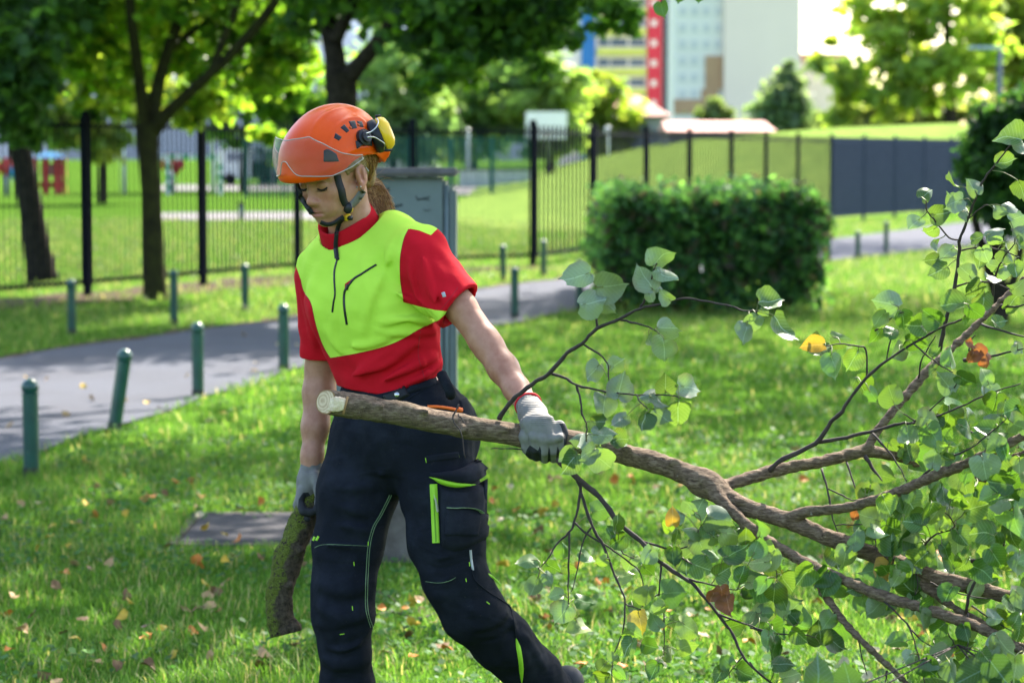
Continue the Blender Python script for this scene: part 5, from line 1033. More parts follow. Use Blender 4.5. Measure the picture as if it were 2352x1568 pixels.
for q in ([(1180, 50), (1186, 82)], [(1400, 14), (1403, 46)], [(697, 748), (700, 776)], [(687, 1046), (690, 1076)], [(604, 1236), (635, 1232)], [(1473, 750), (1476, 778)], [(1449, 860), (1454, 882)], [(1588, 1016), (1609, 1033)], [(1225, 160), (1250, 157)], [(795, 612), (793, 640)], [(1309, 380), (1308, 402)]): td('bartack', LIME, q, 1.9, .0012)
for q in ([(424, 606), (436, 580)], [(446, 605), (462, 577)]): td('green_mark', LIME, q, 4.5, .0012)
for o in (-7, 7): td('seam_stitch', STITCH, [(945 + o, 300), (880 + o, 430), (830 + o, 520), (800 + o, 640), (788 + o, 800), (782 + o, 950), (786 + o, 1080), (818 + o, 1190)], 1.1, .0012)
td('knee_edge', STITCH, [(436, 654), (490, 634), (640, 636), (785, 642)], .9, .0012); td('knee_edge', STITCH, [(1180, 880), (1270, 890), (1340, 875), (1382, 853)], .7, .0012)
td('reflective_strip', REFL, [(1481, 668), (1486, 730), (1498, 805)], 5, .0015)
td('lime_gusset', LIME, [(1788, 1262), (1808, 1350), (1822, 1450), (1826, 1564)], 11, .0015, taper=True); td('lime_gusset', LIME, [(1600, 828), (1650, 870), (1690, 912)], 5, .0015, taper=True)
td('side_seam', NAVY2, [(1490, 800), (1510, 870), (1600, 950), (1735, 1040), (1765, 1120), (1785, 1255)], 2.2, .002)
BELT = td('waistband', NAVY2, [(560, 1010), (700, 985), (860, 970), (1000, 935), (1120, 905), (1235, 865)], 15, .005, conv=z2); tp('belt_tab', BLACK, [(880, 962), (960, 925), (1030, 905)], [(905, 1003), (980, 1000), (1060, 960)], .010, conv=z2, nv=8, edge=.2)
disc(*z2(980, 957), [(.0062, .006), (.0062, .013), (.0045, .0145), (.001, .015)], 'button', STEEL, TRO, bv=BVT)
td('hip_zip', ORANGE, [(1175, 1034), (1240, 1036), (1320, 1046), (1400, 1066)], 6, .004, conv=z2); td('zip_pull', ORANGE, [(1365, 1052), (1412, 1066)], 9, .007, conv=z2)
td('hip_pocket_seam', NAVY2, [(1040, 985), (1120, 935), (1180, 900), (1260, 872)], 3, .002, conv=z2); tp('welt_pocket', NAVY2, [(1155, 1355), (1385, 1325)], [(1160, 1405), (1388, 1378)], .003, conv=z2, nv=6)
tp('back_pocket', NAVY2, [(1380, 985), (1420, 965)], [(1400, 1225), (1480, 1195)], .006, conv=z2, bulge=.004)
mb = MB(); mb.tube(crv([P(*z2(1262, 812), 5.56), P(*z2(1290, 870), 5.54), P(*z2(1320, 930), 5.54), P(*z2(1325, 960), 5.56)], 5), [.006] + [.0125] * 14 + [.008], 10); mb.build('tool_loop', NAVY2, TRO, True)
# ---- gloves
GLV = NT('glove_knit'); gw = GLV.node('ShaderNodeTexWave', bands_direction='Z'); gw.inputs['Scale'].default_value = 75; gw.inputs['Distortion'].default_value = 1.2; GLV.l(GLV.coord(), gw.inputs[0])
gk = GLV.ramp(GLV.noise(40, 5), [(.3, (.135, .128, .117)), (.7, (.205, .195, .18))]); gk = GLV.mix(GLV.math('MULTIPLY', GLV.attr('rib'), GLV.math('MULTIPLY', gw.outputs['Fac'], .45)), gk, (.15, .14, .125)); gk = GLV.mix(GLV.math('GREATER_THAN', GLV.attr('panel'), 0.0), gk, (.018, .019, .022)); GLV.col(gk); GLV.set(rough=.75, spec=.3)
GLV.bump(GLV.math('ADD', GLV.math('MULTIPLY', gw.outputs['Fac'], GLV.attr('rib')), GLV.noise(500, 2)), .35, .0015); GLV = GLV.m
def fingers(f, lst, k=.0035):
    for pts, ra, rb in lst:
        n = len(pts) - 1
        for i in range(n): f.un(cone(A3(*pts[i]), A3(*pts[i + 1]), ra + (rb - ra) * i / n, ra + (rb - ra) * (i + 1) / n), k)
def glove(name, f, polys, ribc, ybl, red):
    V, Q = f.mesh(); me = npmesh(name, V, Q, GLV); u, v = uv_of(V); pn = np.max([poly_sd(V, p) for p in polys], 0); pn = np.maximum(pn, (V[:, 1] - ybl) * 1000 - 3 * (v < ribc[1]) * 100)
    fattr(me, 'panel', np.where(v < ribc[1], -10, pn)); fattr(me, 'rib', np.clip((ribc[1] + 6 - v) / 8, 0, 1)); o = link(name, me, PERSON); mb = MB(); mb.tube(red[0], red[1], 8, cap=False); mb.build('cuff_binding', M('red_binding', (.62, .02, .03), rough=.8) if 'red_binding' not in bpy.data.materials else bpy.data.materials['red_binding'], o, True); return o
def ring(c, axis, r, n=25):
    a = Vector(axis).normalized(); x = a.orthogonal().normalized(); y = a.cross(x); return [Vector(c) + x * r * math.cos(q) + y * r * math.sin(q) for q in np.linspace(0, 6.2832, n)]
c0 = A3(1228, 962, 5.28); f = Field(c0 - .14, c0 + .14, .0022)
chain(f, [(A3(1214, 931, 5.33), .0285), (A3(1224, 952, 5.295), .0305), (A3(1233, 970, 5.262), .030)], .012)
f.un(cone(A3(1236, 972, 5.235), A3(1250, 1005, 5.226), .023, .019, ax=np.array([1, 0, 0]), fl=1.75), .015); f.un(ell(A3(1286, 1002, 5.245), (.019, .02, .036)), .012)
fingers(f, [([(1226, 1000, 5.222), (1229, 1031, 5.227), (1232, 1048, 5.254), (1232, 1040, 5.284)], .0118, .0095), ([(1247, 1006, 5.219), (1250, 1037, 5.225), (1252, 1053, 5.254), (1252, 1044, 5.286)], .0120, .0098), ([(1268, 1006, 5.221), (1271, 1036, 5.228), (1272, 1052, 5.256), (1272, 1043, 5.286)], .0115, .0095), ([(1286, 1002, 5.226), (1289, 1028, 5.232), (1290, 1044, 5.260), (1289, 1037, 5.286)], .0105, .0088)])
fingers(f, [([(1216, 972, 5.245), (1206, 1003, 5.238), (1211, 1030, 5.242), (1221, 1044, 5.262)], .0145, .0105)], .006)
for (u, v) in ((1226, 1003), (1247, 1008), (1268, 1008), (1286, 1005)): f.un(ell(A3(u, v, 5.214), (.0085, .007, .008)), .008)
f.cut(cone(A3(1205, 910, 5.36), A3(1216, 934, 5.325), .0265, .0262), .002); f.wob(.0005, 300, 3)
GL_ = glove('glove', f, [[(1273, 957), (1288, 978), (1296, 1005), (1294, 1034), (1284, 1047), (1320, 1060), (1325, 940)], [(1210, 1032), (1217, 1022), (1238, 1036), (1234, 1070), (1200, 1070)], [(1236, 1034), (1240, 1024), (1243, 1034), (1244, 1070), (1235, 1070)], [(1259, 1036), (1261, 1024), (1264, 1036), (1265, 1070), (1257, 1070)], [(1279, 1034), (1281, 1024), (1284, 1034), (1285, 1070), (1276, 1070)]], (0, 972), 5.262, (ring(A3(1213, 929, 5.334), A3(1224, 952, 5.295) - A3(1214, 931, 5.33), .0285), .0032))  # black coating, plus the dark of the finger gaps put into colour
c0 = A3(712, 1110, 5.79); f = Field(c0 - .13, c0 + .13, .0024)
chain(f, [(A3(717, 1044, 5.80), .0265), (A3(716, 1072, 5.797), .0245), (A3(711, 1095, 5.79), .0245)], .012); f.un(ell(A3(706, 1115, 5.79), (.027, .036, .045)), .012)
fingers(f, [([(694, 1122, 5.765), (688, 1152, 5.752), (697, 1174, 5.735), (714, 1176, 5.733)], .0115, .0095), ([(692, 1126, 5.785), (684, 1158, 5.785), (690, 1184, 5.765), (706, 1190, 5.745)], .0115, .0095), ([(693, 1126, 5.805), (686, 1158, 5.812), (692, 1184, 5.812), (708, 1190, 5.80)], .011, .009), ([(697, 1124, 5.822), (692, 1152, 5.832), (698, 1174, 5.835), (712, 1180, 5.825)], .010, .0085)])
fingers(f, [([(722, 1092, 5.77), (733, 1125, 5.752), (735, 1152, 5.742), (728, 1172, 5.736)], .0135, .0105)], .006)
f.cut(cone(A3(718, 1025, 5.80), A3(717, 1046, 5.80), .0245, .0235), .002); f.wob(.0005, 300, 4)
glove('glove', f, [[(683, 1172), (686, 1146), (696, 1131), (708, 1130), (716, 1142), (722, 1160), (730, 1130), (733, 1100), (728, 1078), (745, 1070), (750, 1200), (680, 1200)]], (0, 1096), 5.83, (ring(A3(717, 1042, 5.80), np.array([0, 0, 1]), .0262), .003))
# ---- boots
BOOT = M('boot_leather', (.03, .03, .034), (.02, .02, .022), 30, .6, .3, 200, .001); SOLE = M('boot_sole', (.02, .02, .02), (.012, .012, .012), 40, .8)
def boot(ank, heel, toe):
    ank, heel, toe = map(np.array, (ank, heel, toe)); mid = (ank * .4 + (heel + toe) * .3); lo = np.min([ank, heel, toe], 0) - .09; hi = np.max([ank, heel, toe], 0) + .12; f = Field(lo, hi, .0055)
    chain(f, [(ank + np.array([0, 0, .06]), .043), (ank, .044), (heel * .5 + ank * .5, .045)], .02); chain(f, [(heel * .7 + ank * .3, .04), (mid * .6 + toe * .4, .045), (toe, .038)], .03); V, Q = f.mesh(); o = link('boot', npmesh('boot', V, Q, BOOT), PERSON)
    dn = np.cross(np.cross(toe - heel, ank - heel), toe - heel); dn = -dn / np.linalg.norm(dn); mb = MB(); c = [heel, heel * .6 + toe * .4, toe]; mb.tube([Vector(p + dn * .03) for p in crv(c, 4)], [.030, .038, .038, .036, .036, .04, .042, .042, .03], 12); mb.build('sole', SOLE, o, True); return o, ank
boot(A3(805, 1822, 5.75), A3(805, 1822, 5.75) + np.array([.03, .04, -.03]), np.array([A3(805, 1822, 5.75)[0] - .105, 5.75 - .135, .042]))
la = A3(1302, 1622, 5.88); bo, _ = boot(la, la + np.array([.045, .06, -.03]), np.array([la[0] - .03, la[1] - .03, .045]))
mb = MB(); mb.tube([Vector(p) for p in (la + np.array([.030, -.03, .055]), la + np.array([.033, -.035, .03]), la + np.array([.032, -.03, 0]))], .006, 8); mb.build('pull_tab', ORANGE, bo, True)
# ---- chin straps
BODYV = [BODY.data.vertices[i].co for i in range(0)]
def cat_bvh(objs):
    vs, fs, n = [], [], 0
    for o in objs:
        mw = world_mat(o); vs += [mw @ v.co for v in o.data.vertices]; fs += [tuple(i + n for i in p.vertices) for p in o.data.polygons]; n = len(vs)
    return BVHTree.FromPolygons(vs, fs)
BVALL = cat_bvh([BODY, SHIRTO, COL])
STR = bpy.data.objects.new('chin_strap', None); C.objects.link(STR); STR.parent = PERSON
def st(name, mat, pts, w_, Y=None, th=.0018, lift=.0015, **kw):
    mb = MB(); strip(mb, BVALL, [z1(*p) for p in pts], w_, th, lift=lift, Y=Y, **kw); return mb.build(name, mat, STR, True)
st('front_strap', BLACK, [(780, 715), (793, 780), (815, 850), (833, 930), (858, 985)], 16, 5.56)
st('back_strap', GREYW, [(1012, 850), (985, 890), (945, 945), (905, 985)], 15, 5.58)
st('far_strap', BLACK, [(415, 755), (432, 820), (465, 900), (510, 975), (545, 1025), (575, 1072)], 9, 5.575, lift=.004)
st('under_chin_strap', BLACK, [(640, 1132), (690, 1150), (745, 1140), (790, 1110), (830, 1080)], 8, 5.56, lift=.004)
st('hanging_strap', BLACK, [(820, 1085), (805, 1140), (788, 1210), (776, 1290), (775, 1360), (783, 1420), (786, 1470)], 9, 5.56, lift=.004)
mb = MB(); mb.box(P(*z1(785, 1468), 5.555), (.009, .006, .006)); mb.build('strap_end', BLKP, STR, True, bevel=.001)
def blob(name, mat, u, v, r3, lift, parent):
    p, no = hit(BVALL, u, v, 5.56); f = Field(np.array(p) - .04, np.array(p) + .04, .0016); f.un(ell(np.array(p + no * lift), r3, np.array([[.95, -.3, 0], [.3, .95, 0], [0, 0, 1]])), 0); V, Q = f.mesh(); return link(name, npmesh(name, V, Q, mat), parent)
bk = blob('buckle', BLKP, *z1(868, 1005), (.0115, .006, .014), .004, STR); blob('buckle_button', bpy.data.materials['yellow_plastic'], *z1(880, 1008), (.0058, .0035, .0075), .0085, bk)
blob('clip', bpy.data.materials['yellow_plastic'], *z1(858, 1080), (.0115, .006, .0095), .004, STR); mb = MB(); q, no = hit(BVALL, *z1(872, 1075), 5.56); mb.tube([q + no * .011 - Vector(Lb) * .005, q + no * .011 + Vector(Lb) * .006], .006, 10); mb.build('clip_roller', BLKP, STR, True)
# ================================================================ LEAVES
def leaf_template():
    O = [(0.0, 0.0), (.11, -.075), (.26, -.085), (.40, -.01), (.49, .13), (.525, .31), (.50, .49), (.43, .64), (.32, .77), (.19, .865), (.07, .93), (0, 1.06)]
    vs, fs = [], []; n = len(O); idx = {}
    for s_ in (1, -1):
        for k, (x, y) in enumerate(O):
            m = (0, .0 + 1.06 * (k / (n - 1)) ** 1.15)
            for j, fr in enumerate((0, .5, 1)):
                if j == 0 and s_ == -1: idx[(s_, k, 0)] = idx[(1, k, 0)]; continue
                vs.append((s_ * (m[0] + (x - m[0]) * fr), m[1] + (y - m[1]) * fr)); idx[(s_, k, j)] = len(vs) - 1
        for k in range(n - 1):
            for j in (0, 1):
                a, b, c, d = idx[(s_, k, j)], idx[(s_, k, j + 1)], idx[(s_, k + 1, j + 1)], idx[(s_, k + 1, j)]
                q = (a, b, c, d) if s_ == 1 else (a, d, c, b); fs += [(q[0], q[1], q[2]), (q[0], q[2], q[3])]
    return np.array(vs), np.array(fs)
LT, LF = leaf_template(); LT[:, 0] *= 1.06; LEDGE = (np.abs(LT[:, 0]) > .3) | (LT[:, 1] < 0) | (LT[:, 1] > .8)
def leaves_mesh(name, items, mat, seed, parent=None, curl=1.0):
    """items: (base, tip direction, normal, length, colour)"""
    r = np.random.default_rng(seed); VV, FF, CC, UV = [], [], [], []; off = 0
    for (b, d, n, L, col) in items:
        b = np.array(b); d = np.array(d, float); d /= np.linalg.norm(d); n = np.array(n, float); n -= d * (n @ d); n /= np.linalg.norm(n) + 1e-9; x = np.cross(d, n)
        q = LT.copy(); jit = r.normal(0, .018, len(q)); q[:, 0] *= (1 + jit * LEDGE) * r.uniform(.72, 1.06); q[:, 1] += r.normal(0, .03, len(q)) * LEDGE
        fold, c1, c2, tw = r.uniform(-.05, .38) * curl, r.normal(.0, .28) * curl, r.normal(0, .35) * curl, r.normal(0, .3) * curl
        q[:, 0] += r.normal(0, .14) * q[:, 1] * (1.1 - q[:, 1]) * 2; q[:, 0] += r.normal(0, .05) * q[:, 1] ** 2
        z = fold * np.abs(q[:, 0]) + c1 * (q[:, 1] - .2) ** 2 + c2 * q[:, 0] ** 2 + tw * q[:, 0] * q[:, 1] + .03 * curl * np.sin(9 * q[:, 1] + 7 * np.abs(q[:, 0]) + r.uniform(0, 6))
        VV.append(b + (q[:, :1] * x + q[:, 1:] * d + z[:, None] * n) * L / 1.1); FF.append(LF + off); off += len(q); UV.append(q)
        c = np.tile(np.array(col), (len(q), 1)); e_ = np.clip(np.hypot(q[:, 0] * 1.6, q[:, 1] - .45) - .55, 0, 1) * (r.random() < .35) * 1.6
        CC.append(c * (1 - e_[:, None] * np.array([.2, .5, .5])))
    V = np.concatenate(VV); Fc = np.concatenate(FF); me = npmesh(name, V, Fc, mat); cattr(me, 'col', np.concatenate(CC)); uv = np.concatenate(UV)
    l = me.uv_layers.new(name='UVMap'); li = np.empty(len(me.loops), np.int32); me.loops.foreach_get('vertex_index', li); l.data.foreach_set('uv', uv[li].astype(np.float32).ravel())
    return link(name, me, parent)
LIME_LEAF = leaf_mat('lime_leaf', (.042, .095, .024), (.175, .220, .150), (.17, .29, .03), tw=.28, rough=.38)
TWIG = M('twig_bark', (.055, .04, .034), (.028, .02, .018), 60, .8, .4, 200, .001)
STALK = M('leaf_stalk', (.17, .19, .06), (.12, .12, .05), 30, .5)
# ================================================================ THE CUT BRANCH
BR = thing('cut_branch', 'long leafy cut tree branch with a pale sawn end, dragged by the woman', 'branch', P(750, 922, 5.18))
BK = NT('branch_bark'); n1 = BK.noise(38, 6, rough=.65); n2 = BK.noise(9, 4); n3 = BK.noise(150, 3)
mp = BK.node('ShaderNodeMapping'); mp.inputs['Scale'].default_value = (.35, 1, 1.6); BK.l(BK.coord(), mp.inputs[0]); n4 = BK.noise(120, 5, mp.outputs[0], .7)
c = BK.ramp(n4, [(.30, (.04, .026, .017)), (.5, (.135, .092, .06)), (.72, (.27, .20, .135))]); c = BK.mix(BK.math('MULTIPLY', BK.ramp(n2, [(.5, (0, 0, 0)), (.72, (1, 1, 1))]), .35), c, (.085, .09, .035)); c = BK.mix(BK.math('GREATER_THAN', n3, .72), c, (.26, .25, .21))
BK.col(c); BK.set(rough=.9, spec=.2); BK.bump(BK.math('ADD', n4, n1), .9, .006); BK = BK.m
def lim(pts): return [(u, v, r_, Y) for u, v, r_, Y in crv(pts, 4)]
LIMBS = {
 'M': lim([(748, 922, 29, 5.17), (800, 930, 29, 5.185), (900, 946, 28, 5.21), (1050, 976, 27, 5.24), (1200, 1000, 26, 5.262), (1320, 1014, 25, 5.255), (1420, 1040, 24.5, 5.235), (1500, 1060, 24, 5.20), (1570, 1086, 24.5, 5.17), (1612, 1106, 26, 5.15), (1650, 1128, 25, 5.14)]),
 'A': lim([(1640, 1122, 15, 5.15), (1670, 1113, 13, 5.16), (1735, 1093, 13.5, 5.18), (1800, 1076, 14, 5.20), (1900, 1056, 13, 5.23), (1985, 1036, 13.5, 5.26), (2030, 1042, 11, 5.28), (2085, 1056, 10, 5.32), (2160, 1080, 9, 5.36), (2260, 1100, 8, 5.42)]),
 'A2': lim([(1990, 1032, 10, 5.26), (2018, 985, 9.5, 5.27), (2080, 910, 9.5, 5.30), (2140, 842, 9, 5.33), (2200, 788, 8, 5.36), (2280, 710, 7, 5.40), (2352, 642, 6, 5.43), (2440, 570, 4, 5.46)]),
 'B': lim([(1640, 1120, 24, 5.14), (1700, 1160, 20, 5.12), (1800, 1192, 19, 5.09), (1900, 1232, 18.5, 5.06), (2000, 1270, 18, 5.03), (2060, 1291, 18, 5.01), (2150, 1326, 17, 4.98), (2240, 1350, 16, 4.95), (2352, 1382, 15, 4.92), (2500, 1440, 13, 4.86), (2650, 1530, 9, 4.80)]),
 'B2': lim([(1795, 1195, 12, 5.09), (1825, 1184, 11, 5.07), (1860, 1173, 10.5, 5.06), (1950, 1164, 11, 5.02), (2060, 1130, 11.5, 4.97), (2150, 1092, 11.5, 4.93), (2250, 1050, 11, 4.88), (2352, 1000, 10, 4.84), (2480, 930, 7, 4.78)]),
 'B4': lim([(2140, 1090, 7, 4.93), (2220, 1062, 7, 4.91), (2290, 1056, 6, 4.89), (2370, 1036, 5, 4.87)]),
 'B3': lim([(2060, 1295, 11, 5.01), (2130, 1350, 10, 4.98), (2200, 1400, 9, 4.94), (2270, 1440, 9, 4.90), (2380, 1500, 7, 4.86)]),
 'C': lim([(1635, 1124, 16, 5.12), (1680, 1172, 12.5, 5.09), (1750, 1232, 12, 5.05), (1850, 1293, 12.5, 5.00), (1950, 1337, 12, 4.95), (2050, 1376, 12.5, 4.90), (2150, 1406, 12.5, 4.85), (2260, 1446, 12, 4.80), (2352, 1498, 11, 4.75), (2480, 1580, 8, 4.70)]),
 'C2': lim([(1852, 1296, 9, 5.00), (1890, 1360, 8, 4.97), (1950, 1440, 7.5, 4.93), (2020, 1510, 7, 4.89), (2085, 1572, 6, 4.86), (2140, 1640, 4, 4.84)]),
}
f = Field((-.47, 4.6, .38), (1.36, 5.52, 1.36), .0040)
for nm, L in LIMBS.items():
    for a, b in zip(L[:-1], L[1:]): f.un(cone(A3(a[0], a[1], a[3]), A3(b[0], b[1], b[3]), pr(a[2], a[3]), pr(b[2], b[3])), .006 if nm != 'M' else .002)
f.un(ell(A3(1622, 1110, 5.15), (.030, .026, .026)), .025)
for (u, v, q) in ((1157, 985, .008), (975, 945, .007), (1546, 1062, .008), (870, 932, .007), (1060, 985, .008), (1700, 1150, .007), (1440, 1030, .007), (1590, 1110, .009), (1900, 1225, .007), (1240, 1010, .006)):
    L = LIMBS['M' if u < 1640 else 'B']; c_ = min(L, key=lambda p: math.hypot(p[0] - u, p[1] - v)); f.un(ell(A3(u, v, c_[3] - pr(c_[2]) * .9), (q * 1.4, q, q)), .010)
f.wob(.0012, 130, 21); f.wob(.0007, 330, 22)
sl, X, Y, Z = f.grid(f.lo, f.lo + f.h * f.n); cn = A3(745, 922, 5.17); cax_ = (A3(748, 922, 5.17) - A3(900, 946, 5.21)); cax_ /= np.linalg.norm(cax_); cnr = cax_ * .80 + np.array([.05, -.62, .08]); cnr /= np.linalg.norm(cnr)
pl = half(cn, -cnr)(X, Y, Z); near = (X < cn[0] + .1); f.D = np.where(near, np.maximum(f.D, pl), f.D).astype(np.float32)
V, Q = f.mesh(); LIMBO = link('limb', npmesh('limb', V, Q, BK), BR); BVL = bvh_of(V, Q)
WD = NT('sawn_wood'); wv_ = WD.node('ShaderNodeTexWave', wave_type='RINGS', rings_direction='SPHERICAL'); wv_.inputs['Scale'].default_value = 55; wv_.inputs['Distortion'].default_value = 1.5; WD.l(WD.coord(), wv_.inputs[0])
WD.col(WD.ramp(WD.math('ADD', WD.math('MULTIPLY', wv_.outputs['Fac'], .35), WD.math('MULTIPLY', WD.noise(60, 4), .65)), [(.25, (.40, .27, .15)), (.7, (.62, .47, .30))])); WD.set(rough=.75); WD.bump(WD.noise(200, 4), .3, .001); WD = WD.m
SPL = M('split_wood', (.72, .58, .40), (.5, .36, .22), 90, .7, .5, 300, .002); CAMB = M('cambium', (.30, .17, .07), (.2, .11, .05), 60, .8)
def cutdisc(c, n_, bv, off=.0012):
    """points where the sawn plane meets the bark"""
    x = Vector(n_).orthogonal().normalized(); y = Vector(n_).cross(x); pts = []
    for k in range(36):
        a = 2 * math.pi * k / 36; d = x * math.cos(a) + y * math.sin(a); o = Vector(c) - Vector(n_) * .004 + d * .2; loc, no, i, ds = bv.ray_cast(o, -d); pts.append((loc if loc else Vector(c) + d * .03) + Vector(n_) * (.004 + off))
    return pts
def fan(pts, c, s0, s1, n_):
    mb = MB(); c = Vector(c); rows = [[c + (p - c) * (s0 + (s1 - s0) * j / 3) for p in pts + pts[:1]] for j in range(4)]; mb.grid(rows); return mb
cc_ = LIMBS['M'][0]; cen = Vector(cn); pts = cutdisc(cn, cnr, BVL); cen = sum(pts, Vector()) / len(pts)
fan(pts, cen, 0.0, .90, cnr).build('cut_face', WD, BR); fan([p - Vector(cnr) * .0003 for p in pts], cen, .86, 1.0, cnr).build('bark_ring', CAMB, BR)
mb = MB(); mb.grid(patch(BVL, [(760, 911), (778, 907), (797, 914)], [(752, 947), (768, 950), (789, 944)], 12, 6, th=.0035, edge=.08, jit=.0008)); mb.build('split_wood', SPL, BR)
mb = MB(); strip(mb, BVL, [(797, 913), (793, 930), (788, 948)], 5, .005, Y=5.15); mb.build('torn_bark', CAMB, BR)
TW = []   # (group, points (u, v, Y), radius px start, end)
def tw(grp, pts, r0, r1, Y0, Y1, conv=None):
    q = [conv(*p) if conv else p for p in pts]; c = crv(q, 4); n = len(c); rn = random.Random(len(TW))
    TW.append((grp, [(u + rn.uniform(-1.2, 1.2), v + rn.uniform(-1.2, 1.2), Y0 + (Y1 - Y0) * i / (n - 1)) for i, (u, v) in enumerate(c)], r0, r1))
r1c = lambda x, y: (1091 + .3418 * x, 516.8 + .3418 * y)
r3c = lambda x, y: (1148.4 + .3593 * x, 1004.9 + .3593 * y)
r4c = lambda x, y: (1722.7 + .4143 * x, 918.7 + .4143 * y)
r2c = lambda x, y: (1665.2 + .29296 * x, 459.4 + .29296 * y)
r8c = lambda x, y: (1550.4 + .3408 * x, .3408 * y)
# E: the upright twig by the glove
tw('E', [(160, 1300), (230, 1200), (300, 1130), (410, 1050), (505, 990), (620, 860), (720, 795), (820, 695), (970, 632), (1110, 562), (1240, 530), (1405, 492), (1560, 515), (1690, 538), (1810, 575), (1905, 578)], 5.5, 1.5, 5.25, 5.0, r1c)
for pts, r0, Y0, Y1 in (([(820, 692), (812, 600), (800, 530), (825, 460), (810, 395)], 2.6, 5.15, 5.13), ([(1110, 560), (1150, 480), (1180, 380), (1222, 255)], 2.6, 5.11, 5.07), ([(970, 635), (1080, 660), (1190, 695), (1242, 735)], 2.4, 5.13, 5.08), ([(720, 797), (830, 865), (890, 930), (897, 1045)], 2.6, 5.16, 5.12), ([(505, 992), (600, 1025), (680, 1072), (860, 1118), (1000, 1130), (1140, 1142), (1320, 1143), (1382, 1166)], 3.4, 5.2, 5.05), ([(680, 1074), (708, 1160), (720, 1270), (752, 1350), (745, 1450), (772, 1520)], 2.6, 5.17, 5.12), ([(1085, 1140), (1110, 1185), (1160, 1230)], 1.8, 5.08, 5.05)): tw('E', pts, r0, 1.2, Y0, Y1, r1c)
# D: drooping twigs below the glove
tw('D', [(370, 135), (480, 245), (640, 380), (760, 540), (900, 660), (1020, 790), (1180, 895), (1260, 960), (1390, 1120), (1490, 1260), (1550, 1390), (1640, 1490), (1760, 1580)], 7, 2, 5.2, 4.95, r3c)
for pts, r0, Y0, Y1 in (([(490, 255), (515, 350), (475, 540), (440, 605), (355, 690), (310, 770), (245, 840)], 3.6, 5.19, 5.15), ([(442, 605), (440, 780), (435, 950), (440, 1085)], 2.6, 5.17, 5.15), ([(515, 350), (590, 560), (660, 690), (720, 840), (770, 960), (800, 1060), (780, 1250), (730, 1380), (710, 1580)], 3.6, 5.18, 5.05), ([(588, 565), (525, 680), (500, 830), (460, 980)], 2.2, 5.17, 5.14), ([(480, 540), (560, 620), (700, 700), (820, 790), (890, 850), (915, 950), (912, 1010)], 2.6, 5.17, 5.1), ([(755, 545), (755, 670), (790, 740), (860, 770)], 2.2, 5.15, 5.12), ([(910, 665), (1090, 710), (1200, 690), (1285, 570)], 2.8, 5.12, 5.08), ([(1090, 710), (1200, 790), (1235, 812)], 1.8, 5.1, 5.07), ([(1030, 800), (1020, 1000), (1050, 1150), (1045, 1395)], 2.6, 5.1, 5.04), ([(1020, 1000), (960, 1030), (905, 1082)], 1.8, 5.08, 5.06), ([(1185, 895), (1350, 940), (1515, 975)], 2.6, 5.08, 5.0), ([(1395, 1125), (1600, 1200), (1770, 1255)], 2.6, 5.02, 4.95), ([(1552, 1395), (1475, 1490), (1470, 1535)], 2, 5.0, 4.98), ([(800, 1060), (900, 1100)], 1.8, 5.1, 5.08), ([(780, 1250), (850, 1300)], 1.8, 5.08, 5.06), ([(160, 75), (80, 68), (-60, 68)], 1.6, 5.24, 5.2), ([(-262, -215), (-300, -120), (-250, -30), (-222, 130)], 2.0, 5.16, 5.12), ([(-268, -150), (-245, -120), (-222, -85)], 1.6, 5.15, 5.13)): tw('D', pts, r0, 1.0, Y0, Y1, r3c)
# F: twigs rising from the upper limb
tw('F', [(1768, 1080), (1797, 1055), (1872, 1018), (1909, 968), (1930, 950), (1950, 918), (1990, 868), (2037, 828), (2099, 789), (2169, 748), (2210, 733), (2226, 706)], 6, 1.5, 5.18, 5.0)
for pts, r0, Y0, Y1 in (([(1874, 1017), (1946, 1004), (2013, 987), (2067, 973), (2108, 970), (2180, 945), (2262, 908), (2345, 880)], 4.5, 5.16, 5.0), ([(1990, 868), (1990, 805), (1970, 795), (1930, 790), (1895, 795)], 2.4, 5.1, 5.06), ([(2037, 828), (2045, 780), (2050, 770)], 1.8, 5.07, 5.05), ([(2099, 789), (2135, 820), (2170, 845), (2190, 855)], 2.2, 5.04, 5.0), ([(2010, 760), (2040, 735), (2058, 722), (2075, 718)], 2, 5.06, 5.04), ([(2108, 970), (2075, 950)], 1.5, 5.1, 5.05), ([(2095, 970), (2150, 930), (2200, 880)], 2, 5.08, 5.0)): tw('F', pts, r0, 1.2, Y0, Y1)
# G: tall twigs at the right edge
tw('G', [(2158, 805), (2166, 765), (2175, 723), (2193, 662), (2203, 577), (2204, 550), (2222, 506), (2239, 459), (2262, 410), (2290, 375), (2320, 335), (2345, 315)], 5, 1.4, 5.34, 5.1)
for pts, r0, Y0, Y1 in (([(2204, 550), (2180, 545), (2150, 510), (2130, 485), (2128, 460)], 2, 5.25, 5.2), ([(2204, 575), (2240, 570), (2290, 572), (2340, 590)], 2.2, 5.27, 5.2), ([(2193, 660), (2240, 646), (2290, 652), (2352, 680)], 2.4, 5.3, 5.2), ([(2222, 506), (2250, 480), (2270, 470)], 1.6, 5.22, 5.2), ([(2300, 700), (2330, 705), (2380, 690)], 3, 5.38, 5.3), ([(2255, 745), (2320, 765), (2380, 780)], 3, 5.36, 5.25), ([(2215, 828), (2270, 820), (2352, 800)], 5, 5.3, 5.2), ([(2280, 690), (2285, 640), (2300, 600), (2330, 560)], 3, 5.38, 5.25), ([(2110, 868), (2120, 820), (2150, 770)], 2.2, 5.3, 5.22), ([(2226, 806), (2232, 780), (2240, 770)], 2, 5.3, 5.28)): tw('G', pts, r0, 1.2, Y0, Y1)
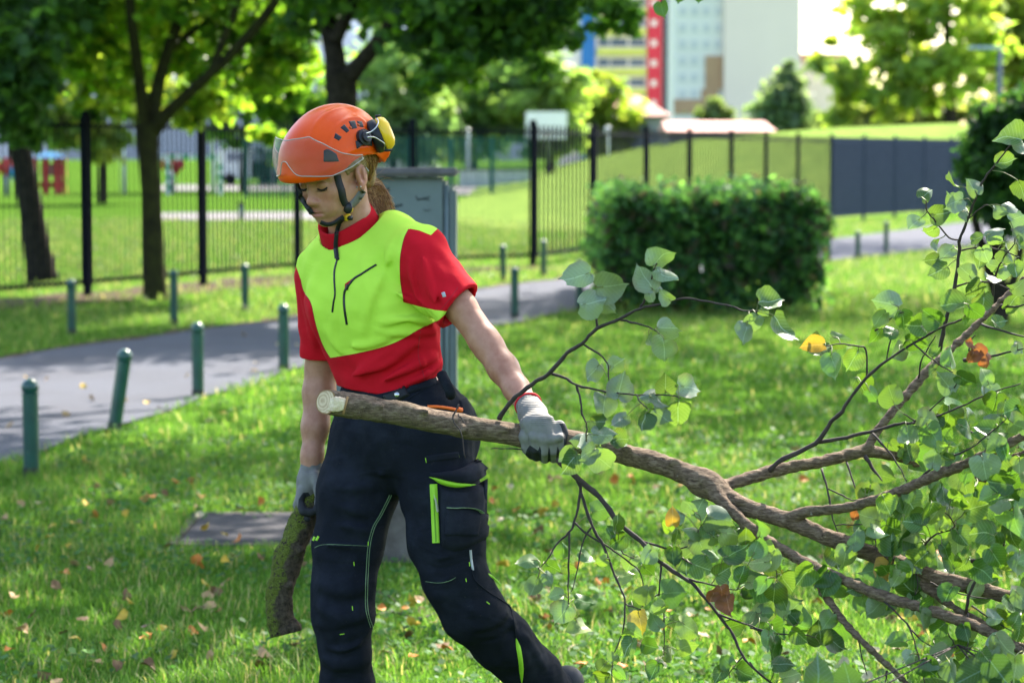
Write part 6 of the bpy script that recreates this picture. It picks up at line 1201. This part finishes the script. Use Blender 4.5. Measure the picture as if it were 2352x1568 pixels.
# H: the tangle on the right
for pts, r0, Y0, Y1 in (([(395, 380), (430, 490), (450, 620), (495, 760)], 3, 5.2, 5.1), ([(430, 490), (520, 530), (580, 555), (650, 530)], 1.8, 5.17, 5.1), ([(535, 345), (570, 450), (620, 550)], 2.6, 5.22, 5.15), ([(640, 310), (690, 390), (735, 450)], 5, 5.24, 5.2), ([(680, 185), (790, 310), (870, 450)], 3, 5.1, 5.0), ([(920, 460), (1000, 380), (1110, 320), (1230, 260), (1330, 180), (1500, 30)], 3.2, 4.97, 4.8), ([(1140, 130), (1250, 190), (1400, 240), (1490, 262)], 2.4, 5.1, 5.0), ([(745, 1110), (870, 1240), (950, 1330), (1110, 1420)], 2.6, 4.9, 4.8), ([(870, 1240), (900, 1300), (940, 1440), (970, 1570)], 2.4, 4.87, 4.8), ([(1200, 1175), (1220, 1060), (1300, 930), (1380, 880), (1530, 880)], 4, 4.85, 4.75), ([(1205, 1180), (1215, 1290), (1195, 1430)], 2.4, 4.83, 4.8), ([(1400, 845), (1440, 600), (1420, 500)], 2.4, 4.85, 4.8), ([(930, 905), (1000, 760), (1130, 710), (1100, 640), (1010, 575)], 2.4, 5.0, 4.9), ([(480, 690), (640, 690)], 1.5, 5.1, 5.05), ([(0, 800), (80, 840), (140, 930), (150, 1000)], 2, 5.05, 5.0), ([(0, 1260), (120, 1290), (300, 1300), (360, 1312)], 2, 5.0, 4.95), ([(1060, 1210), (1110, 1310), (1150, 1380)], 2, 4.88, 4.84), ([(1000, 1010), (1100, 1050), (1250, 1090), (1400, 1100)], 2, 4.95, 4.85), ([(1230, 890), (1380, 860), (1520, 840)], 5, 4.98, 4.9), ([(1230, 1140), (1350, 1220), (1470, 1290)], 2.2, 4.84, 4.78), ([(0, 1450), (40, 1500), (110, 1560)], 1.8, 4.95, 4.93), ([(600, 1330), (620, 1420), (650, 1520)], 1.5, 4.95, 4.93), ([(650, 620), (690, 760), (700, 840)], 1.6, 5.05, 5.0), ([(750, 950), (820, 930), (890, 915)], 1.6, 5.0, 4.98), ([(920, 960), (930, 1030), (915, 1080)], 1.6, 4.97, 4.95), ([(760, 1500), (750, 1570)], 3, 4.9, 4.88)): tw('H', pts, r0, 1.0, Y0, Y1, r4c)
EXPL = {'E': [(r1c, s) for s in ((690, 350, 190), (910, 410, 190), (790, 520, 180), (895, 525, 140), (1250, 205, 185), (1145, 355, 185), (1280, 345, 150), (1185, 485, 85), (1280, 480, 100), (1225, 420, 75), (1980, 515, 165), (1820, 720, 140), (1860, 665, 150), (2055, 690, 190), (1945, 590, 75), (1275, 690, 150), (1270, 835, 170), (1165, 765, 90), (955, 930, 135), (795, 985, 140), (975, 1085, 175), (870, 1210, 155), (1280, 1065, 150), (1440, 1090, 150), (1175, 1140, 135), (1230, 1190, 130), (1360, 1250, 190), (1250, 1280, 135), (1120, 1320, 145), (970, 1315, 130), (870, 1410, 155), (695, 1425, 115), (980, 1440, 110), (770, 1490, 150), (830, 1320, 100), (620, 1545, 120))] + [(r3c, s) for s in ((445, 165, 150), (660, 155, 165), (770, 20, 110), (560, 100, 130))],
 'D': [(r3c, s) for s in ((655, 455, 150), (745, 540, 120), (745, 660, 125), (165, 790, 150), (410, 720, 105), (345, 830, 110), (455, 835, 110), (560, 770, 115), (640, 790, 100), (320, 905, 105), (215, 960, 135), (345, 1005, 115), (545, 1045, 130), (395, 1130, 150), (520, 1220, 140), (935, 760, 125), (800, 880, 135), (830, 800, 120), (950, 850, 120), (945, 1020, 140), (1120, 990, 185), (1000, 1100, 130), (860, 1090, 100), (900, 1190, 170), (990, 1170, 115), (1220, 1220, 180), (1150, 1180, 125), (850, 1240, 110), (820, 1340, 135), (950, 1330, 125), (1190, 1330, 125), (1090, 1390, 115), (985, 1490, 125), (650, 1470, 100), (740, 1410, 95), (770, 1510, 110), (640, 1530, 130), (1110, 510, 125), (1130, 620, 105), (1230, 590, 125), (1280, 430, 165), (1210, 430, 105), (1410, 520, 175), (1490, 610, 160), (1500, 740, 175), (1340, 600, 105), (1200, 740, 170), (1290, 700, 150), (1190, 830, 115), (1300, 830, 150), (1590, 620, 155), (1640, 690, 140), (1550, 860, 125), (1660, 890, 155), (1700, 970, 175), (1460, 1120, 95), (1600, 1140, 110), (1510, 1200, 140), (1710, 1300, 130), (1700, 1120, 125), (1445, 1420, 105), (1540, 1500, 140), (1400, 1520, 125), (1430, 930, 110), (700, 600, 90), (1060, 560, 100), (1390, 640, 120), (1100, 760, 120), (1360, 760, 140), (1430, 850, 130))],
 'F': [(r2c, s) for s in ((1255, 800, 200), (1210, 930, 145), (1195, 1060, 145), (1400, 940, 155), (1490, 985, 165), (1625, 915, 165), (1320, 1030, 135), (1490, 1120, 175), (1350, 1180, 135), (700, 1160, 190), (910, 1080, 145), (860, 1300, 190), (1000, 1260, 165), (1655, 1200, 95), (1620, 1335, 95), (1730, 1430, 180), (1770, 1230, 155), (1890, 1410, 160), (2040, 1380, 140), (1070, 1460, 165), (1160, 1530, 115), (1300, 1520, 185), (1780, 820, 180), (1890, 940, 110), (1970, 885, 155))],
 'G': [(r2c, s) for s in ((1950, 700, 160), (1490, 180, 125), (1610, 245, 125), (1690, 110, 150), (1650, 360, 95), (1740, 420, 145), (1620, 470, 125), (1670, 560, 155), (1900, 105, 125), (2105, 240, 145), (1980, 300, 105), (2120, 345, 125), (2040, 430, 125), (1890, 560, 155), (2220, 430, 145), (2150, 90, 115), (2290, 140, 130), (1800, 15, 140), (2250, 40, 120), (2020, 800, 145), (2080, 1510, 140), (2290, 1170, 105), (2290, 560, 150), (2180, 540, 140), (2100, 620, 130), (2300, 680, 130), (2300, 330, 110), (2250, 800, 150), (2150, 960, 110), (2000, 480, 120), (2120, 520, 120), (2330, 250, 130))] + [(r8c, s) for s in ((2260, 920, 160), (2215, 1105, 115), (1850, 1225, 130), (2000, 1255, 130), (1700, 1300, 115), (1880, 1345, 125), (2330, 1000, 110), (2330, 1250, 120))],
 'H': []}
rl = random.Random(17)
for (x, y) in ((1000, 130), (1080, 80), (1100, 200), (1040, 260), (830, 240), (920, 330), (1270, 130), (1330, 210), (1380, 60), (1480, 130), (1060, 480), (1170, 480), (930, 580), (1050, 640), (800, 560), (700, 480), (600, 760), (700, 690), (820, 720), (900, 780), (1150, 590), (1280, 560), (1390, 500), (1500, 540), (1470, 280), (1240, 700), (1330, 820), (1480, 690), (1130, 900), (1000, 940), (920, 880), (850, 980), (700, 980), (780, 1040), (550, 860), (470, 1050), (390, 980), (600, 1100), (700, 1120), (940, 1080), (1040, 1110), (950, 1220), (1030, 1290), (860, 1380), (1250, 1330), (1120, 1460), (1040, 1490), (1380, 1400), (1300, 1450), (1450, 1250), (1400, 1180), (1250, 1010), (1480, 1160), (390, 1230), (270, 1150), (100, 1060), (130, 1150), (60, 880), (180, 870), (240, 970), (30, 760), (450, 1320), (230, 1280), (100, 1340), (190, 1350), (1290, 1530), (1450, 1530), (1480, 930), (1420, 760), (880, 640), (1200, 380), (1330, 400), (1420, 340), (1180, 780), (1100, 1000), (1350, 960), (760, 820), (1500, 420), (30, 1000), (180, 1500), (1600, 300), (1650, 700), (1600, 1000), (1700, 1200), (1600, 500), (1750, 900), (1680, 1400), (1800, 1100)):
    for k in range(rl.choice((3, 3, 4)) if 480 < x else 2): EXPL['H'].append((r4c, (x + rl.uniform(-62, 62), y + rl.uniform(-62, 62), rl.uniform(95, 165))))
GL = {'E': 'upright twig carrying pale leaves above the glove', 'D': 'drooping twigs with yellow green leaves below the glove', 'F': 'twigs rising from the upper limb', 'G': 'tall leafy twigs at the right edge', 'H': 'dense leafy tangle at the right'}
def away(grp):
    pts = []
    for g_, q, a, b in TW:
        if g_ == grp or grp == 'H': pts += q[len(q) // 3 if grp != 'H' else 0:]
    if grp == 'H':
        for nm in ('B', 'B2', 'C', 'C2', 'A', 'B3', 'B4'): pts += [(u, v, Y) for u, v, r_, Y in LIMBS[nm][len(LIMBS[nm]) // 4:]]
    return np.array(pts)
def unit(v): v = np.array(v, float); return v / np.linalg.norm(v)
for gi, grp in enumerate(('E', 'D', 'F', 'G', 'H')):
    mb = MB(); nodes = random.Random(gi)
    for g_, q, r0, r1_ in TW:
        if g_ != grp: continue
        n = len(q); rad = [pr(r0 + (r1_ - r0) * i / (n - 1), q[i][2]) * nodes.uniform(.9, 1.25) for i in range(n)]
        mb.tube([P(*p) for p in q], rad, 7)
        if grp == 'H': sb = mb.build('side_branch', TWIG, BR, True); mb = MB()
    rn = random.Random(100 + gi); pts = away(grp); items = []; pet = MB()
    for conv, (x, y, sz) in EXPL[grp]:
        u, v = conv(x, y); sc = {id(r1c): .3418, id(r3c): .3593, id(r4c): .4143, id(r2c): .293, id(r8c): .3408}[id(conv)]; L = sz * sc
        dd = np.hypot(pts[:, 0] - u, pts[:, 1] - v); i = int(np.argmin(dd + np.array([rn.uniform(0, 12) for _ in pts]))); tu, tv, tY = pts[i]; dist = dd[i]
        av = np.array([u - tu, v - tv]) / max(dist, 1); dr = av * min(1, dist / 25) * .9 + np.array([rn.uniform(-.5, .5), rn.uniform(-.1, .75)]); dr /= np.linalg.norm(dr)
        Y = tY + rn.uniform(-.04, .04) + (rn.uniform(-.12, .12) if grp == 'H' else 0); k = pr(1, Y)
        tilt_ = rn.gauss(0, .38); d3 = unit((dr[0], tilt_, -dr[1])); ctr = np.array(P(u, v, Y)); base = ctr - d3 * L * k * .5
        sgn = 1 if rn.random() < (.72 if grp in 'EFG' else .5) else -1       # mostly the pale underside towards the viewer
        nr = unit((rn.gauss(0, .5), 1.0, rn.gauss(-.25, .45))) * sgn
        if grp in 'EG': col = np.array([1.0, 1.0, 1.0]) * rn.uniform(.75, 1.3)
        else: col = np.array(rn.choice([(.85, 1.05, .55), (1.0, 1.08, .6), (.68, .9, .5), (1.0, 1.05, .9), (1.2, 1.2, .6)])) * rn.uniform(.7, 1.25)
        if rn.random() < .003: col = np.array((2.6, 1.35, .6))
        items.append((base, d3, nr, L * k * (1.16 if grp in 'EFG' else 1.06), col))
        t0 = P(tu, tv, tY); b3 = Vector(base)
        if dist < 130 * (1.6 if grp == 'H' else 1):
            pet.tube(crv([t0, t0.lerp(b3, .5) + Vector((rn.uniform(-.006, .006), 0, rn.uniform(.0, .008))), b3, b3 + Vector(d3) * L * k * .25], 3), [.0011] * 6 + [.0009] * 3 + [.0006], 4)
    sb = BR
    if grp != 'H': sb = mb.build('side_branch', TWIG, BR, True); sb['label'] = GL[grp]
    fo = leaves_mesh('foliage', items, LIME_LEAF, 50 + gi, sb, 1.45)
    so_ = pet.build('stalks', None, sb, True); bm = bmesh.new(); bm.from_mesh(fo.data); n0 = len(bm.faces); bm.from_mesh(so_.data); bm.faces.ensure_lookup_table()
    for fc in bm.faces[n0:]: fc.material_index = 1; fc.smooth = True
    bm.to_mesh(fo.data); bm.free(); fo.data.materials.append(STALK); bpy.data.objects.remove(so_)
# two big leaves close to the camera at the lower edge, shade put into their tint
its = []
for (x, y, sz, Y) in ((370, 1510, 215, 4.15), (560, 1520, 165, 4.2), (1330, 1350, 190, 4.4), (1400, 1480, 200, 4.4), (1240, 1510, 170, 4.42), (1290, 1410, 170, 4.45)):
    u, v = r4c(x, y); its.append((np.array(P(u, v + sz * .2, Y)), unit((rn.uniform(-.3, .3), .1, 1)) if x < 700 else unit((rn.uniform(-1, 1), .1, -.5)), unit((rn.gauss(0, .3), -1, .3)), sz * .4143 * pr(1, Y) * 1.05, np.array((.5, .62, .8))))
mb = MB(); 
for it in its: mb.tube(crv([Vector(it[0]), Vector(it[0]) + Vector((.02, .08, -.06)), Vector(it[0]) + Vector((.08, .25, -.06)), P(2200, 1480, 4.8)], 4), .0016, 5)
sb = mb.build('side_branch', TWIG, BR, True); leaves_mesh('foliage', its, LIME_LEAF, 90, sb, .6); sb['label'] = 'twigs with blurred leaves nearest the camera'
# brown and half yellow leaves caught in the twigs
DEAD = leaf_mat('dead_leaf', (.16, .06, .025), (.20, .085, .04), (.4, .15, .03), tw=.25, rough=.6, spots=False); AUT = leaf_mat('turning_leaf', (.28, .17, .02), (.30, .20, .04), (.55, .35, .03), tw=.35, spots=True)
def extra(name, lab, mat, conv, items, Y, seed, curl):
    its = []
    for (x, y, sz, dx, dz) in items: u, v = conv(x, y); sc = .3593 if conv is r3c else .293 if conv is r2c else .4143; its.append((np.array(P(u, v, Y)), unit((dx, .1, dz)), unit((.3, -1, .2)), sz * sc * pr(1, Y), (1, 1, 1)))
    o = leaves_mesh(name, its, mat, seed, BR, curl); o['label'] = lab
extra('leaf', 'curled brown dead leaf caught between twigs', DEAD, r2c, [(1960, 1140, 130, .4, -1), (2010, 1180, 120, .8, -.6), (1950, 1180, 120, -.3, -1), (2030, 1240, 90, .3, -1), (1900, 1090, 90, .4, -1)], 5.0, 61, 2.2)
extra('leaf', 'small rust brown leaf in the lower twigs', DEAD, r3c, [(1410, 950, 130, .2, -1), (1370, 980, 90, -.4, -1), (1450, 1010, 130, .1, -1)], 4.98, 62, 2.0)
extra('leaf', 'yellow and brown leaf at the tip of a twig', AUT, r2c, [(770, 1130, 200, -1, -.1)], 5.04, 63, 1.0)
extra('leaf', 'orange leaf hanging under the dark limb', DEAD, r4c, [(590, 610, 70, -.2, -1)], 5.05, 64, 1.4)
extra('leaf', 'bright yellow leaf hanging below the main limb', AUT, r3c, [(1100, 560, 130, .1, 1)], 5.05, 65, 1.2)
# ================================================================ MOSSY LOG
LG = NT('mossy_log'); n1 = LG.noise(22, 6, rough=.7); n2 = LG.noise(110, 5, rough=.7); n3 = LG.noise(300, 3)
br_ = LG.ramp(n2, [(.3, (.026, .02, .015)), (.7, (.12, .09, .06))]); mo = LG.ramp(n3, [(.3, (.05, .065, .013)), (.7, (.16, .185, .03))]); fac = LG.ramp(LG.math('ADD', n1, LG.math('MULTIPLY', LG.attr('moss'), .35)), [(.50, (0, 0, 0)), (.60, (1, 1, 1))]); fac2 = LG.math('MULTIPLY', fac, LG.math('GREATER_THAN', n2, .43))
LG.col(LG.mix(fac2, br_, mo)); LG.set(rough=.95, spec=.15); LG.bump(LG.math('ADD', n2, n3), .9, .006); LG = LG.m
LP = crv([(741, 1066, 17, 5.845), (731, 1108, 21, 5.825), (714, 1146, 26, 5.788), (701, 1183, 29.5, 5.772), (677, 1240, 31, 5.76), (654, 1310, 31.5, 5.75), (641, 1385, 30, 5.745), (644, 1430, 30, 5.745), (657, 1478, 32, 5.745)], 4)
f = Field(np.array([-.62, 5.6, .38]), np.array([-.36, 5.94, .92]), .0032)
for a, b in zip(LP[:-1], LP[1:]): f.un(cone(A3(a[0], a[1], a[3]), A3(b[0], b[1], b[3]), pr(a[2], a[3]), pr(b[2], b[3])), .004)
f.un(ell(A3(672, 1440, 5.74), (.022, .025, .018)), .012); f.un(ell(A3(690, 1262, 5.73), (.010, .01, .009)), .008); f.un(ell(A3(668, 1345, 5.72), (.008, .01, .009)), .008)
f.wob(.0022, 90, 31); f.wob(.0016, 260, 32)
sl, X, Y, Z = f.grid(f.lo, f.lo + f.h * f.n); f.D = np.maximum(f.D, half(A3(655, 1456, 5.745), (.25, -.15, -1))(X, Y, Z) * -1).astype(np.float32)
V, Q = f.mesh(); me = npmesh('log', V, Q, LG); u, v = uv_of(V); cl = np.interp(v, LP[:, 1], LP[:, 0]); fattr(me, 'moss', np.clip((cl - u) / 30 + .2 + (1300 - v) / 500, -1, 1))
o = link('mossy_log', me); tag(o, 'short curved mossy log hanging from the woman’s right glove', 'log')
# ================================================================ GROUND LITTER
KC = {'yellow': ((.55, .36, .03), (.45, .28, .03)), 'orange': ((.50, .17, .02), (.40, .12, .02)), 'brown': ((.17, .09, .032), (.12, .062, .024)), 'tan': ((.40, .25, .11), (.32, .19, .08)), 'pale': ((.50, .40, .24), (.40, .32, .19)), 'green': ((.14, .30, .04), (.10, .24, .03))}
KM = {k: M(k + '_fallen_leaf', a, b, 50, .6, .3, 150, .001) for k, (a, b) in KC.items()}; KV = {k: [] for k in KC}
for ki, k in enumerate(KC):
    for s_ in range(4):
        o = leaves_mesh('fallen_leaf', [((0, -.02, 0), (0, 1, 0), (0, 0, 1), .042, (1, 1, 1))], KM[k], 300 + 10 * ki + s_, None, 1.9); KV[k].append(o.data); bpy.data.objects.remove(o)
rl = random.Random(77)
def drop(k, x, y, sc=1.0, z=.028):
    sc *= .98
    me = rl.choice(KV[k]); o = bpy.data.objects.new('fallen_leaf', me); C.objects.link(o); o.location = (x, y, z + rl.uniform(0, .018)); o.rotation_euler = (rl.gauss(0, .5), rl.gauss(0, .5), rl.uniform(0, 6.28)); q = sc * rl.uniform(.85, 1.2); o.scale = (q, q, q)
    u, v = uv_of([[x, y, 0]]); u = u[0]
    if on_path(x, y): where = 'on the grey path left of the woman' if u < 700 else 'on the path right of the woman'
    elif y > 11.5: where = 'far back on the lawn behind the path bollards' if u < 700 else 'far back on the lawn between woman and hedge'
    elif u < 330: where = 'in the near grass at the left edge'
    elif u < 620: where = 'in the near grass just left of the mossy log'
    elif u < 1150: where = 'in the grass behind the woman’s legs'
    elif u < 1650: where = 'in the grass under the branch near the glove'
    else: where = 'in the grass under the leafy end of the branch'
    tag(o, f'{k} curled fallen leaf {where}', 'leaf', f'{k} fallen leaves {where}')
K = {'y': 'yellow', 'o': 'orange', 'b': 'brown', 't': 'tan', 'p': 'pale', 'g': 'green'}
LST = [(lambda x, y: (x * .319, 1068 + y * .319), '600 25 y,620 215 y,700 215 t,620 340 y,800 330 t,150 330 t,290 320 p,680 420 o,1450 290 o,1425 365 t,1720 370 t,1880 340 o,375 490 y,365 580 y,270 665 y,470 650 y,1110 490 y,1440 450 p,1470 505 y,1610 560 y,1700 605 o,1210 645 b,1440 800 o,1425 770 o,1620 785 y,550 785 t,790 780 t,650 835 b,475 855 o,415 950 b,100 1015 t,915 1015 b,1470 910 y,1630 925 t,1550 985 b,1580 1000 b,880 1155 y,240 1145 b,1320 1120 b,840 1225 b,1050 1245 b,1172 1255 y,1040 1320 o,550 1335 y,460 1285 b,190 1285 t,1440 1250 t,1400 1270 o,750 1395 o,600 1180 b,1880 1440 t,1920 1480 t,2110 1380 b,700 1500 t,640 1440 g,1080 1540 b,860 1545 b,50 1150 o,80 1430 o,1240 1420 y,1890 1530 b,1500 1090 t,1560 1150 t,1480 1020 t,1420 1110 b,40 455 t,570 465 p,160 1290 t,2150 780 b,1870 740 b,1680 730 b,1100 290 o,1200 270 b,1040 300 o,1280 180 o,1370 170 o,540 490 y'),
       (z3, '1650 325 o,1740 310 p,1800 460 o,1970 465 y,2050 430 y,1620 415 o,1700 540 p,1690 855 y,2200 850 o,1180 965 b,1075 1100 y,1035 1130 o,1150 1155 b,890 1160 o,1400 1240 b,1500 1300 o,1100 1275 y,1055 1330 b,1330 1420 o,1100 1455 o,925 1440 b,1520 1420 b,290 1390 b,90 1460 t,1560 1480 t,2200 1520 o,340 840 b,2130 890 b,1960 1190 o,1900 1080 b,2060 250 t,1660 470 b,1940 590 b,1130 1100 t,1250 1230 b,1290 1400 b'),
       (r3c, '725 330 o,850 330 o,1140 350 o,1000 370 t,970 545 t,640 1000 o,680 990 o,735 1000 o,680 1180 y,1320 1140 o,1440 1280 o,1390 1440 b,930 1430 t,500 1520 o,1070 1290 o,1350 1240 t,320 320 b,640 290 p,1000 300 p,210 530 b,250 640 b,280 520 y,350 490 y,210 690 t,220 1110 b,440 1220 b,310 1210 o,1550 1260 o,1600 1380 o,1500 1520 t,1290 1340 b,600 950 o,420 930 b'),
       (r4c, '180 170 p,300 220 b,250 320 t,600 360 y,620 420 b,440 590 t,300 490 o,170 480 p,300 1040 y,330 1060 t,190 1160 t,370 1170 o,800 1000 p,780 1220 o,740 1260 t,840 1290 y,690 1460 p,820 1460 b,900 1520 b,180 1480 b,470 1450 y,560 750 o,1370 1150 y,1030 1370 o,1060 890 o,640 920 t,950 1350 t')]
for cv, s_ in LST:
    for it in s_.split(','):
        x, y, k = it.split(); u, v = cv(float(x), float(y)); p = G(u, v - 2)
        if v < 1660: drop(K[k], p.x, p.y, 1.0 if v > 1150 else 1.15)
for i in range(35):
    y = 7.0 + 14 * rl.random() ** 1.5; x = rl.uniform(-.235, .235) * y
    if not on_path(x, y) and not (abs(x + .45) < .3 and abs(y - 9.4) < .4): drop(rl.choice(('yellow', 'tan', 'brown', 'orange', 'pale', 'brown', 'tan')), x, y, .85)
for i in range(55):
    p = G(rl.uniform(1230, 2330), rl.uniform(1290, 1590)); drop(rl.choice(('orange', 'orange', 'tan', 'yellow', 'brown', 'pale')), p.x, p.y, .9)
for u, v in ((20, 985), (60, 872), (105, 880), (190, 895), (210, 925), (290, 930), (340, 930), (590, 840), (560, 775), (640, 800), (905, 800), (480, 980), (680, 800), (510, 960), (585, 855), (430, 870), (150, 960)): p = G(u, v); drop(rl.choice(('tan', 'pale', 'yellow')), p.x, p.y, 1.2, .012)
# fallen twig between the legs and the branch
mb = MB(); q = [G(858, 1432), G(905, 1425), G(960, 1440), G(1010, 1425), G(1065, 1425)]; mb.tube(crv([p + Vector((0, 0, .03)) for p in q], 5), .004, 6); mb.tube(crv([p + Vector((0, 0, .035)) for p in (G(930, 1435), G(900, 1395), G(855, 1375))], 5), .0025, 5); tag(mb.build('fallen_twig', TWIG, None, True), 'thin dark fallen twig in the grass between the woman’s legs', 'twig')
# overhanging lime twig at the top edge
T = thing('overhanging_twig', 'hanging lime twig tip with few green leaves at the top edge', 'twig', P(1560, -60, 7.2)); mb = MB(); mb.tube(crv([P(1700, -260, 7.4), P(1640, -120, 7.3), P(1575, -45, 7.2), P(1530, -20, 7.2), P(1518, 8, 7.2)], 5), list(np.linspace(.008, .0016, 21)), 6); mb.tube(crv([P(1575, -45, 7.2), P(1600, -30, 7.2), P(1604, -12, 7.2)], 4), .0016, 5); mb.build('stem', TWIG, T, True)
GREENL = leaf_mat('near_leaf', (.05, .12, .018), (.07, .14, .03), (.14, .30, .02), tw=.35)
leaves_mesh('foliage', [(np.array(P(1517, 6, 7.2)), unit((.25, 0, -1)), unit((.2, -1, .2)), .052, (1, 1, 1)), (np.array(P(1560, -28, 7.2)), unit((-.15, 0, -1)), unit((.3, -1, .1)), .05, (1, 1, 1)), (np.array(P(1603, -24, 7.2)), unit((.1, 0, -1)), unit((-.2, -1, .1)), .045, (1, 1, 1)), (np.array(P(1640, -90, 7.3)), unit((.3, 0, -1)), unit((0, -1, .3)), .055, (1, 1, 1))], GREENL, 71, T)
